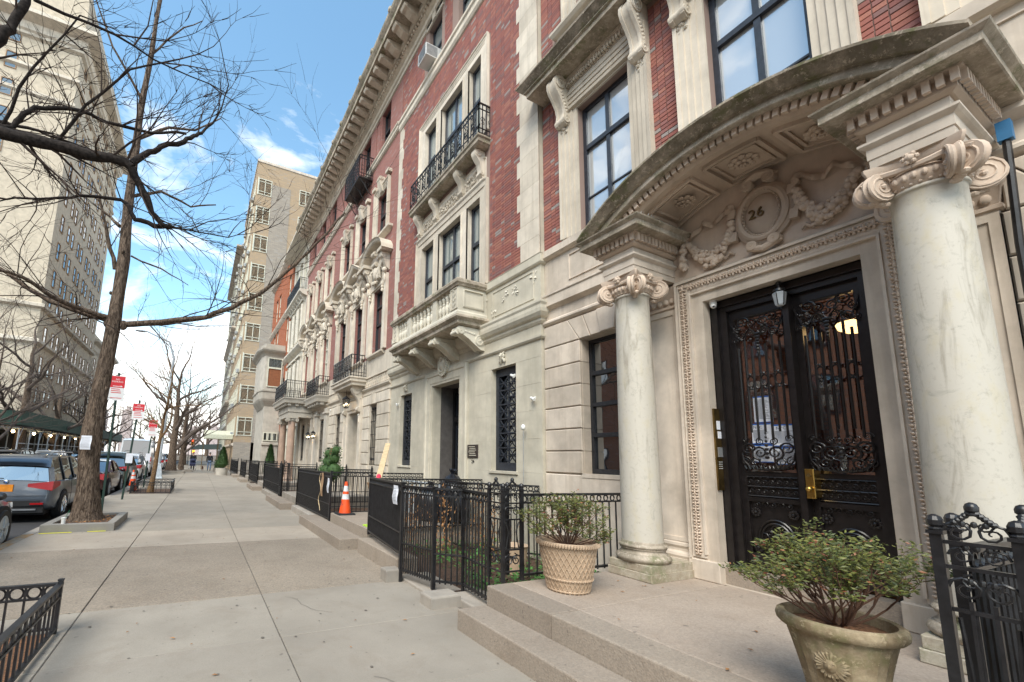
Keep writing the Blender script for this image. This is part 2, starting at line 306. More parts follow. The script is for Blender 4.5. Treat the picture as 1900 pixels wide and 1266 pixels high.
# ------------------------------------------------------------------ mesh builder
class MB:
    def __init__(s): s.v = []; s.f = []; s.mi = []; s.cur = 0
    def add(s, vs, fs):
        o = len(s.v); s.v += [tuple(p) for p in vs]
        for f in fs: s.f.append(tuple(i + o for i in f)); s.mi.append(s.cur)
        return s
    def box(s, x0, x1, y0, y1, z0, z1):
        return s.add([(x0, y0, z0), (x1, y0, z0), (x1, y1, z0), (x0, y1, z0), (x0, y0, z1), (x1, y0, z1), (x1, y1, z1), (x0, y1, z1)],
                     [(0, 3, 2, 1), (4, 5, 6, 7), (0, 1, 5, 4), (1, 2, 6, 5), (2, 3, 7, 6), (3, 0, 4, 7)])
    def cbox(s, x0, x1, y0, y1, z0, z1, c=0.01):
        """box whose -X face has chamfered edges"""
        return s.add([(x1, y0, z0), (x1, y1, z0), (x1, y1, z1), (x1, y0, z1), (x0 + c, y0, z0), (x0 + c, y1, z0), (x0 + c, y1, z1), (x0 + c, y0, z1),
                      (x0, y0 + c, z0 + c), (x0, y1 - c, z0 + c), (x0, y1 - c, z1 - c), (x0, y0 + c, z1 - c)],
                     [(0, 1, 2, 3), (0, 4, 5, 1), (1, 5, 6, 2), (2, 6, 7, 3), (3, 7, 4, 0), (4, 8, 9, 5), (5, 9, 10, 6), (6, 10, 11, 7), (7, 11, 8, 4), (8, 11, 10, 9)])
    def beam(s, a, b, w, h=None, up=(0, 0, 1)):
        a = Vector(a); b = Vector(b); h = h or w
        d = (b - a).normalized(); u = Vector(up)
        if abs(d.dot(u)) > 0.98: u = Vector((0, 1, 0))
        x = d.cross(u).normalized(); y = x.cross(d)
        vs = []
        for p in (a, b):
            for i, j in ((-1, -1), (1, -1), (1, 1), (-1, 1)): vs.append(p + x * (i * w / 2) + y * (j * h / 2))
        return s.add(vs, [(0, 1, 2, 3), (7, 6, 5, 4), (0, 4, 5, 1), (1, 5, 6, 2), (2, 6, 7, 3), (3, 7, 4, 0)])
    def loft(s, rings, closed=True, cap=True):
        n = len(rings[0]); vs = [p for r in rings for p in r]; fs = []
        for i in range(len(rings) - 1):
            for j in range(n if closed else n - 1):
                k = (j + 1) % n
                fs.append((i * n + j, i * n + k, (i + 1) * n + k, (i + 1) * n + j))
        if cap and closed:
            fs.append(tuple(range(n - 1, -1, -1))); fs.append(tuple((len(rings) - 1) * n + j for j in range(n)))
        return s.add(vs, fs)
    def tube(s, pts, r, n=6, cap=True, flat=1.0):
        pts = [Vector(p) for p in pts]; m = len(pts)
        if m < 2: return s
        rs = r if isinstance(r, (list, tuple)) else [r] * m
        t = (pts[1] - pts[0]).normalized()
        u = t.orthogonal().normalized(); rings = []
        for i in range(m):
            if i == 0: tt = pts[1] - pts[0]
            elif i == m - 1: tt = pts[-1] - pts[-2]
            else: tt = pts[i + 1] - pts[i - 1]
            if tt.length < 1e-9: tt = t
            tt.normalize()
            u = (u - tt * u.dot(tt))
            if u.length < 1e-6: u = tt.orthogonal()
            u.normalize(); w = tt.cross(u)
            rings.append([pts[i] + (u * cos(2 * pi * k / n) + w * sin(2 * pi * k / n) * flat) * rs[i] for k in range(n)])
        return s.loft(rings, True, cap)
    def lathe(s, prof, c=(0, 0, 0), n=24, cap=True, sx=1, sy=1):
        rings = [[(c[0] + r * cos(2 * pi * k / n) * sx, c[1] + r * sin(2 * pi * k / n) * sy, c[2] + z) for k in range(n)] for r, z in prof]
        return s.loft(rings, True, cap)
    def ell(s, c, r, n=10, m=6):
        if not isinstance(r, (tuple, list)): r = (r, r, r)
        rings = []
        for i in range(m + 1):
            a = -pi / 2 + pi * i / m; q = max(cos(a), 0.03)
            rings.append([(c[0] + r[0] * q * cos(2 * pi * k / n), c[1] + r[1] * q * sin(2 * pi * k / n), c[2] + r[2] * sin(a)) for k in range(n)])
        return s.loft(rings)
    def sweep(s, prof, path, fr, closed=False):
        """closed profile (u to the right of the path, v) along a 2-D path; fr(a, b, v) -> xyz"""
        m = len(path); rings = []
        def nrm(p, q):
            d = hypot(q[0] - p[0], q[1] - p[1]) or 1e-9
            return ((q[1] - p[1]) / d, -(q[0] - p[0]) / d)
        for i in range(m):
            if closed: n1 = nrm(path[i - 1], path[i]); n2 = nrm(path[i], path[(i + 1) % m])
            else:
                n1 = nrm(path[i - 1], path[i]) if i else nrm(path[0], path[1])
                n2 = nrm(path[i], path[i + 1]) if i < m - 1 else n1
            k = 1 + n1[0] * n2[0] + n1[1] * n2[1]; k = max(k, 0.2)
            mx_, my_ = (n1[0] + n2[0]) / k, (n1[1] + n2[1]) / k
            rings.append([fr(path[i][0] + mx_ * u, path[i][1] + my_ * u, v) for u, v in prof])
        if closed: rings.append(rings[0])
        return s.loft(rings, True, not closed)
    def cornice(s, prof, path): return s.sweep(prof, path, lambda a, b, v: (a, b, v))
    def frame(s, prof, path, X, closed=False): return s.sweep(prof, path, lambda a, b, v: (X - v, a, b), closed)
    def prism(s, poly, lo, hi, fr):
        """poly in (a, b), extruded from lo to hi; fr(a, b, t) -> xyz"""
        return s.loft([[fr(a, b, lo) for a, b in poly], [fr(a, b, hi) for a, b in poly]])
    def spiral(s, c, e1, e2, R, turns=2.2, r0=0.16, tr=0.09, a0=0.0, sgn=1, n=5, steps=13):
        """raised spiral ridge in the plane e1, e2 about c"""
        c = Vector(c); e1 = Vector(e1); e2 = Vector(e2); pts = []; rs = []
        N_ = int(turns * steps)
        for i in range(N_ + 1):
            t = i / N_; rad = R * (1 - t) ** 1.05 * (1 - r0) + R * r0 * (1 - t) + R * 0.10
            a = a0 + sgn * turns * 2 * pi * t
            pts.append(c + e1 * (rad * cos(a)) + e2 * (rad * sin(a))); rs.append(R * tr * (1 - 0.55 * t))
        s.tube(pts, rs, n)
        return s
    def volute(s, c, axis, up, R, th, turns=2.2, sgn=1, a0=pi / 2, n=16):
        """thick disc with a raised spiral on both faces"""
        c = Vector(c); ax = Vector(axis).normalized(); up = Vector(up); e1 = up.cross(ax).normalized(); e2 = ax.cross(e1)
        ring = lambda o, r: [c + ax * o + e1 * (r * cos(2 * pi * k / n)) + e2 * (r * sin(2 * pi * k / n)) for k in range(n)]
        s.loft([ring(-th / 2, R * 0.93), ring(-th * 0.30, R * 0.97), ring(0, R * 0.86), ring(th * 0.30, R * 0.97), ring(th / 2, R * 0.93)])
        for d in (-1, 1):
            s.spiral(c + ax * (d * th / 2), e1, e2, R * 0.86, turns, 0.1, 0.105, a0, sgn)
            s.ell(c + ax * (d * th / 2), R * 0.17, 8, 4)
        return s
    def build(s, name, mat, parent=None, smooth=False, loc=None, ang=38, **props):
        me = bpy.data.meshes.new(name)
        off = world_of(parent)
        vs = s.v if off is None else [(p[0] - off[0], p[1] - off[1], p[2] - off[2]) for p in s.v]
        me.from_pydata(vs, [], s.f)
        mats = mat if isinstance(mat, (list, tuple)) else [mat]
        for m_ in mats: me.materials.append(MATS[m_])
        if len(mats) > 1: me.polygons.foreach_set('material_index', s.mi)
        if smooth:
            if len(s.f) < 60000:
                bm = bmesh.new(); bm.from_mesh(me); bmesh.ops.recalc_face_normals(bm, faces=bm.faces); bm.to_mesh(me); bm.free()
            me.polygons.foreach_set('use_smooth', [True] * len(me.polygons))
            me.set_sharp_from_angle(angle=radians(ang))
        me.update()
        o = bpy.data.objects.new(name, me); COL.objects.link(o)
        if parent: o.parent = parent
        if loc: o.location = loc
        for k, v in props.items(): o[k] = v
        return o
def world_of(p):
    if p is None: return None
    x, y, z = p.location
    if p.parent:
        q = world_of(p.parent); x += q[0]; y += q[1]; z += q[2]
    return (x, y, z)
def thing(name, label, cat, loc=(0, 0, 0), group=None):
    o = bpy.data.objects.new(name, None); COL.objects.link(o); o.empty_display_size = 0.1
    o.location = loc; o['label'] = label; o['category'] = cat
    if group: o['group'] = group
    return o
def tag(o, label, cat, group=None):
    o['label'] = label; o['category'] = cat
    if group: o['group'] = group
    return o
def struct(name, m, mat, parent=None, **k): return m.build(name, mat, parent, kind='structure', **k) if parent is None else m.build(name, mat, parent, **k)
KIDS = {}
def kids(o): return [c for c in bpy.data.objects if c.parent == o]
def dup(root, loc, rz=0.0, label=None, scale=1.0, tree=None):
    """copy a thing with its parts and sub-parts"""
    tree = tree or snapshot(root)
    def cp(node, par):
        o, ch = node; c = o.copy(); COL.objects.link(c); c.parent = par
        for q in ch: cp(q, c)
        return c
    r = cp(tree, None); r.location = loc; r.rotation_euler = (0, 0, rz); r.scale = (scale,) * 3 if not isinstance(scale, tuple) else scale
    if label: r['label'] = label
    return r
def snapshot(root):
    cm = {}
    for o in bpy.data.objects:
        if o.parent: cm.setdefault(o.parent.name, []).append(o)
    def rec(o): return (o, [rec(c) for c in cm.get(o.name, [])])
    return rec(root)
def inst(src, parent, loc, rz=0.0, scale=None):
    """another object sharing src's mesh; loc in world space"""
    c = bpy.data.objects.new(src.name.split('.')[0], src.data); COL.objects.link(c); c.parent = parent
    w = world_of(parent) if parent else (0, 0, 0)
    c.location = (loc[0] - w[0], loc[1] - w[1], loc[2] - w[2])
    if rz: c.rotation_euler = (0, 0, rz) if not isinstance(rz, tuple) else rz
    if scale: c.scale = scale
    return c
def proto(m, name, mat, **k):
    """mesh kept for inst(); the object itself is removed"""
    o = m.build(name, mat, None, **k); me = o.data
    bpy.data.objects.remove(o)
    class Pz: pass
    p = Pz(); p.name = name; p.data = me
    return p
def text(sx, size, parent, mat, loc, face='-X', ext=0.004, name='lettering', align='CENTER'):
    cu = bpy.data.curves.new(name, 'FONT'); cu.body = sx; cu.size = size; cu.extrude = ext; cu.align_x = align; cu.align_y = 'CENTER'
    cu.resolution_u = 3
    t = bpy.data.objects.new('tmp', cu); COL.objects.link(t)
    bpy.context.view_layer.update()
    me = bpy.data.meshes.new_from_object(t.evaluated_get(bpy.context.evaluated_depsgraph_get()))
    bpy.data.objects.remove(t); bpy.data.curves.remove(cu)
    me.materials.clear(); me.materials.append(MATS[mat])
    o = bpy.data.objects.new(name, me); COL.objects.link(o)
    R = {'-X': Matrix(((0, 0, -1), (-1, 0, 0), (0, 1, 0))), '-Y': Matrix(((1, 0, 0), (0, 0, -1), (0, 1, 0)))}[face]
    for v_ in me.vertices: v_.co = R @ v_.co
    if parent: o.parent = parent; w = world_of(parent); loc = (loc[0] - w[0], loc[1] - w[1], loc[2] - w[2])
    o.location = loc
    return o

# ------------------------------------------------------------------ facade helpers (all fronts face -X)
def facade(m, X, y0, y1, z0, z1, ops=(), dep=0.22):
    ys = sorted({y0, y1, *[v for o in ops for v in o[:2]]}); zs = sorted({z0, z1, *[v for o in ops for v in o[2:4]]})
    for i in range(len(ys) - 1):
        for j in range(len(zs) - 1):
            a, b, c, d = ys[i], ys[i + 1], zs[j], zs[j + 1]
            my, mz = (a + b) / 2, (c + d) / 2
            if any(o[0] < my < o[1] and o[2] < mz < o[3] for o in ops): continue
            m.add([(X, a, c), (X, a, d), (X, b, d), (X, b, c)], [(0, 1, 2, 3)])
    for a, b, c, d in [o[:4] for o in ops]:
        D = X + dep
        m.add([(X, a, c), (X, a, d), (D, a, d), (D, a, c)], [(0, 1, 2, 3)]); m.add([(X, b, c), (X, b, d), (D, b, d), (D, b, c)], [(3, 2, 1, 0)])
        m.add([(X, a, d), (X, b, d), (D, b, d), (D, a, d)], [(0, 1, 2, 3)]); m.add([(X, a, c), (X, b, c), (D, b, c), (D, a, c)], [(3, 2, 1, 0)])
    return m
def arch_prof(w, p, steps=3):
    """stepped architrave: u from the opening outwards, v proud of the wall"""
    pr = [(0, 0)]
    for i in range(steps): pr += [(w * i / (steps + .6), p * (0.45 + 0.2 * i)), (w * (i + 1) / (steps + .6), p * (0.45 + 0.2 * i))]
    pr += [(w * 0.86, p * 1.2), (w, p * 1.3), (w, 0)]
    return pr
def surround(m, X, a, b, c, d, w=0.2, p=0.06, base=True, steps=3):
    m.frame(arch_prof(w, p, steps), [(b, c), (b, d), (a, d), (a, c)], X)
def window(parent, X, a, b, c, d, mull=(0.5,), tran=(0.62,), fw=0.06, mat='window_black', gl='glass_dark', bars=(), dep=0.06, inner=None, name='window'):
    """frame with its panes in the opening a..b, c..d at depth X"""
    m = MB()
    for q in ((a, a + fw, c, d), (b - fw, b, c, d), (a + fw, b - fw, c, c + fw * 1.3), (a + fw, b - fw, d - fw, d)): m.box(X - dep, X, q[0], q[1], q[2], q[3])
    ia, ib, ic, id_ = a + fw, b - fw, c + fw * 1.3, d - fw
    zt = [ic + (id_ - ic) * t for t in tran]; ym = [ia + (ib - ia) * t for t in mull]
    for z in zt: m.box(X - dep * 1.25, X + 0.002, ia, ib, z - fw * 0.55, z + fw * 0.55)
    segs = [ic] + zt + [id_]
    for i in range(len(segs) - 1):
        lo = segs[i] + (fw * .55 if i else 0); hi = segs[i + 1] - (fw * .55 if i < len(segs) - 2 else 0)
        for y in ym: m.box(X - dep, X + 0.001, y - fw * 0.5, y + fw * 0.5, lo, hi)
    e = [ia] + ym + [ib]
    for (r_, t) in bars:                               # thin glazing bars: row index, fraction
        z = segs[r_] + (segs[r_ + 1] - segs[r_]) * t
        for k in range(len(e) - 1): m.box(X - dep * 0.7, X - 0.004, e[k] + (fw * .5 if k else 0), e[k + 1] - (fw * .5 if k < len(e) - 2 else 0), z - 0.012, z + 0.012)
    o = m.build(name, mat, parent)
    for i in range(len(segs) - 1):
        for k in range(len(e) - 1):
            t = random.uniform(-0.003, 0.003); t2 = random.uniform(-0.003, 0.003)
            MB().add([(X - 0.02, e[k], segs[i]), (X - 0.02 + t, e[k + 1], segs[i]), (X - 0.02 + t + t2, e[k + 1], segs[i + 1]), (X - 0.02 + t2, e[k], segs[i + 1])], [(3, 2, 1, 0)]).build('pane', gl, o)
    return o
def bricks(parent, X, areas, holes, cap, ch=0.062, L=0.205, near=None, depth=0.012, ref=(0, 0)):
    """Flemish bond; the nearest `cap` bricks are parts, the rest one stuff part"""
    lst = []
    g = 0.009
    for (y0, y1, z0, z1) in areas:
        row = int((z0 - ref[1]) / ch); z = z0
        while z < z1 - 0.01:
            h = min(ch, z1 - z); y = y0 - (0.10 if row % 2 else 0.0) ; k = row % 2
            while y < y1:
                w = L if k % 2 == 0 else L * 0.5
                a, b = max(y, y0), min(y + w, y1)
                if b - a > 0.03 and not any(a < q[1] and b > q[0] and z < q[3] - 0.02 and z + h > q[2] + 0.02 for q in holes): lst.append((a, b - g, z, z + h - g))
                y += w; k += 1
            z += ch; row += 1
    lst.sort(key=lambda b: (b[0] + b[1]) ** 2 + (b[2] - 1.6) ** 2 * 1.1)
    cache = {}
    for (a, b, c, d) in lst[:cap]:
        key = (round(b - a, 3), round(d - c, 3))
        if key not in cache: cache[key] = proto(MB().cbox(-depth, 0, 0, key[0], 0, key[1], 0.003), 'brick', 'brick')
        inst(cache[key], parent, (X + random.uniform(-0.002, 0.002), a, c))
    m = MB()
    for (a, b, c, d) in lst[cap:]:
        x = X - depth + random.uniform(-0.002, 0.002)
        m.add([(x, a, c), (x, a, d), (x, b, d), (x, b, c), (X, a, c), (X, a, d), (X, b, d), (X, b, c)], [(0, 1, 2, 3), (0, 3, 7, 4), (1, 5, 6, 2), (0, 4, 5, 1), (3, 2, 6, 7)])
    if m.f: m.build('brickwork', 'brick', parent, kind='stuff')
# ================================================================== setting: ground
g = MB(); g.add([(-2.85, -400, -0.2), (-2.85, 3000, -0.2), (2500, 3000, -0.2), (2500, -400, -0.2)], [(0, 1, 2, 3)])
g.add([(-2500, -400, -0.2), (-2500, 3000, -0.2), (-12.2, 3000, -0.2), (-12.2, -400, -0.2)], [(3, 2, 1, 0)])
struct('ground', g, 'asphalt')
g = MB(); g.add([(-12.2, -60, -0.13), (-2.85, -60, -0.13), (-2.85, 600, -0.13), (-12.2, 600, -0.13)], [(0, 1, 2, 3)])
struct('road', g, 'asphalt')
g = MB(); g.box(-2.85, -2.68, -20, 10.7, -0.19, 0.0); rk = struct('kerb', g, 'kerb_rust')
g = MB(); g.box(-2.85, -2.68, 10.7, 92, -0.19, 0.0); struct('kerb', g, 'granite_kerb')
g = MB(); g.box(-17, -12.2, -20, 100, -0.19, 0.0); struct('opposite_pavement', g, 'concrete')
side = bpy.data.objects.new('sidewalk', None); COL.objects.link(side); side['kind'] = 'structure'
g = MB(); g.box(-2.68, 5.35, -12, 120, -0.19, -0.012); g.build('slab_bed', 'joint_fill', side)
XS = [-2.68, -0.91, 0.81, 2.75]
YS = [-6, -4.7, -3.4, -2.1, -0.8, 0.5, 1.8, 2.93, 4.17, 5.50, 8.85, 10.50, 13.6, 16.7, 19.77, 24.05, 29.5, 35.28, 41.4, 48, 56, 66, 78, 92]
gp = 0.005
for j in range(len(YS) - 1):
    for i in range(3):
        a, b = XS[i], XS[i + 1]; c, d = YS[j], YS[j + 1]
        if i == 2 and d > 15: b = 2.9
        mt = 'concrete_aggregate' if 5.5 <= c < 8.8 else ('concrete_brown' if 8.8 <= c < 10 else 'concrete')
        z = random.uniform(-0.0035, 0.0035) + (0.001 if i == 0 else 0)
        m = MB(); q = 0.005
        m.loft([[(a + gp, c + gp, -0.05), (b - gp, c + gp, -0.05), (b - gp, d - gp, -0.05), (a + gp, d - gp, -0.05)],
                [(a + gp, c + gp, z - q), (b - gp, c + gp, z - q), (b - gp, d - gp, z - q), (a + gp, d - gp, z - q)],
                [(a + gp + q, c + gp + q, z), (b - gp - q, c + gp + q, z), (b - gp - q, d - gp - q, z), (a + gp + q, d - gp - q, z)]])
        m.build('paving_slab', mt, side)
m = MB()
for i in range(3): m.box([0.6, -2.3, -0.7][i], [2.75, -0.9, 0.7][i], [-12, -12, -12][i], -6, -0.05, 0)

m = MB(); r = random.Random(21)
for i in range(240):
    x, y = r.uniform(-2.6, 2.35), 2.2 + 22 * r.random() ** 1.6; R_ = r.uniform(.006, .017); z = .0048 + .00001 * i; m.add([(x + R_ * cos(a) * r.uniform(.7, 1.2), y + R_ * sin(a), z) for a in [k * pi / 4 for k in range(8)]], [tuple(range(8))])
m.build('gum_spots', 'joint_fill', side, kind='stuff')
m = MB()
for (x, y, a, n) in ((-.2, 3.1, .5, 14), (1.4, 4.6, 2.6, 9), (-1.9, 6.3, .2, 12), (.2, 9.4, 1.2, 10), (-.5, 12.2, .1, 16), (1.6, 2.6, 1.0, 8)):
    for i in range(n):
        a += r.uniform(-.5, .5); x2, y2 = x + .09 * cos(a), y + .09 * sin(a); w_ = .0022; m.add([(x + w_ * sin(a), y - w_ * cos(a), .0052), (x2 + w_ * sin(a), y2 - w_ * cos(a), .0052), (x2 - w_ * sin(a), y2 + w_ * cos(a), .0052), (x - w_ * sin(a), y + w_ * cos(a), .0052)], [(0, 1, 2, 3)]); x, y = x2, y2
m.build('hairline_cracks', 'joint_fill', side, kind='stuff')
m = MB()
for i in range(70):
    x, y = (r.uniform(-2.6, 2.3), 2.2 + 16 * r.random() ** 1.5) if i < 52 else (r.uniform(2.9, 5.1), r.uniform(.8, 3.6)); z = .008 if i < 52 else .386; a = r.uniform(0, 6.28); s_ = r.uniform(.012, .03); m.add([(x, y, z), (x + s_ * cos(a) - s_ * .4 * sin(a), y + s_ * sin(a) + s_ * .4 * cos(a), z + .006), (x + 1.9 * s_ * cos(a), y + 1.9 * s_ * sin(a), z + .003), (x + s_ * cos(a) + s_ * .4 * sin(a), y + s_ * sin(a) - s_ * .4 * cos(a), z + .007)], [(0, 1, 2, 3)])
o = m.build('fallen_leaves', 'leaf_dry', None, kind='stuff'); tag(o, 'few small dry brown leaves scattered on the pavement and landing', 'leaves')
# ================================================================== No. 26
H = thing('townhouse', 'nearest red brick and limestone townhouse, numbered 26 over its columned doorway', 'house', (5.35, 2.2, 0))
YC = 2.19
WX = 5.35
def fr_u(m, poly, lo, hi): return m.prism(poly, lo, hi, lambda a, b, t: (a, t, b))
# ground storey
wins = [(3.70, 4.80, 1.47, 3.61), (-0.62, 0.48, 1.47, 3.61)]
m = MB(); facade(m, WX, -1.3, 5.58, 0.0, 5.42, wins + [(1.51, 2.87, 0.3, 3.58)], 0.34); m.build('wall', 'limestone', H)
m = MB(); m.add([(WX, 5.58, 0), (WX, 5.58, 13), (9, 5.58, 13), (9, 5.58, 0)], [(0, 1, 2, 3)]); m.add([(WX, -1.3, 0), (WX, -1.3, 13), (9, -1.3, 13), (9, -1.3, 0)], [(3, 2, 1, 0)])
m.add([(WX, -1.3, 13), (WX, 5.58, 13), (9, 5.58, 13), (9, -1.3, 13)], [(0, 1, 2, 3)]); m.add([(9, -1.3, 0), (9, 5.58, 0), (9, 5.58, 13), (9, -1.3, 13)], [(0, 1, 2, 3)])
m.build('side_wall', 'brick_brown_wall', H)
gr = [1.475, 1.83, 2.185, 2.54, 2.895, 3.25, 3.61]
for (ya, yb) in ((4.80, 5.58), (-1.30, -0.62), (0.48, 0.76)):
    for i in range(6):
        m = MB(); m.cbox(WX - 0.045, WX, ya, yb, gr[i] + 0.007, gr[i + 1] - 0.007, 0.012)
        if ya == 4.80: m.box(WX + .001, WX + 0.155, 4.792, 4.802, gr[i] + 0.007, gr[i + 1] - 0.007)
        m.build('ashlar_block', 'limestone', H)
for (ya, yb) in ((3.66, 5.58), (-1.3, 0.74)):
    m = MB(); m.cbox(WX - 0.05, WX, ya, yb, 0.0, 1.46, 0.012); m.build('base_course', 'limestone', H)
# flat-arch voussoirs over the windows
for (a, b) in ((3.70, 4.80), (-0.62, 0.48)):
    cy = (a + b) / 2; e = [a, a + 0.22, a + 0.42, b - 0.42, b - 0.22, b]
    lim = (3.66, 5.58) if a > 1 else (-1.3, 0.74)
    tops = [cy + (y - cy) * 1.42 for y in e]
    seg = [((lim[0], lim[0]), (e[0], tops[0]))] + [((e[i], tops[i]), (e[i + 1], tops[i + 1])) for i in range(5)] + [((e[5], tops[5]), (lim[1], lim[1]))]
    for (l, r) in seg:
        l = (max(l[0], lim[0]), max(l[1], lim[0])); r = (min(r[0], lim[1]), min(r[1], lim[1]))
        if r[0] - l[0] < 0.03 and r[1] - l[1] < 0.03: continue
        p = 0.05 if not (l[0] < cy < r[0]) else 0.085
        poly = [(l[0] + 0.005, 3.617), (r[0] - 0.005, 3.617), (r[1] - 0.005, 3.99), (l[1] + 0.005, 3.99)]
        m = MB(); m.loft([[(WX, a_, b_) for a_, b_ in poly], [(WX - p + 0.01, a_, b_) for a_, b_ in poly], [(WX - p, a_ + (0.01 if k in (0, 3) else -0.01), b_ + (0.01 if k < 2 else -0.01)) for k, (a_, b_) in enumerate(poly)]])
        m.build('voussoir', 'limestone', H)
for a, b, c, d in wins:
    window(H, WX + 0.22, a, b, c + 0.02, d, mull=(0.5,), tran=(0.26, 0.5, 0.75), fw=0.055, mat='window_black', gl='glass_dark')
    m = MB(); m.box(WX - 0.06, WX + 0.2, a + 0.004, b - 0.004, c - 0.045, c + 0.015); m.build('sill', 'limestone', H)
    m = MB(); m.box(WX + 0.32, WX + 0.34, a, b, c, d); m.build('blind', 'curtain_dark', H)
# string courses left and right of the portico; sweep goes from far (+Y) to near
def course(prof, name, mat, segs, X=WX):
    for (yb, ya) in segs:
        m = MB(); m.cornice(prof, [(X, yb), (X, ya)]); m.build(name, mat, H)
SEG = [(5.58, 3.60), (0.78, -1.3)]
course([(0, 4.02), (0.05, 4.03), (0.075, 4.055), (0.075, 4.085), (0.05, 4.11), (0, 4.12)], 'string_course', 'limestone', SEG)
course([(0, 4.12), (0.03, 4.12), (0.03, 4.29), (0.07, 4.31), (0.12, 4.34), (0.12, 4.50), (0.14, 4.52), (0.14, 4.545), (0, 4.56)], 'cornice', 'limestone', SEG)
course([(0, 5.24), (0.05, 5.25), (0.09, 5.28), (0.09, 5.40), (0, 5.42)], 'ledge', 'limestone', [(5.58, -1.3)])
for a, b in ((3.55, 5.0), (-0.6, 0.85)):
    m = MB(); m.frame([(0, 0), (0, 0.02), (0.012, 0.02), (0.012, 0)], [(b, 4.72), (b, 5.14), (a, 5.14), (a, 4.72)], WX, True); m.build('wall_panel', 'limestone', H)
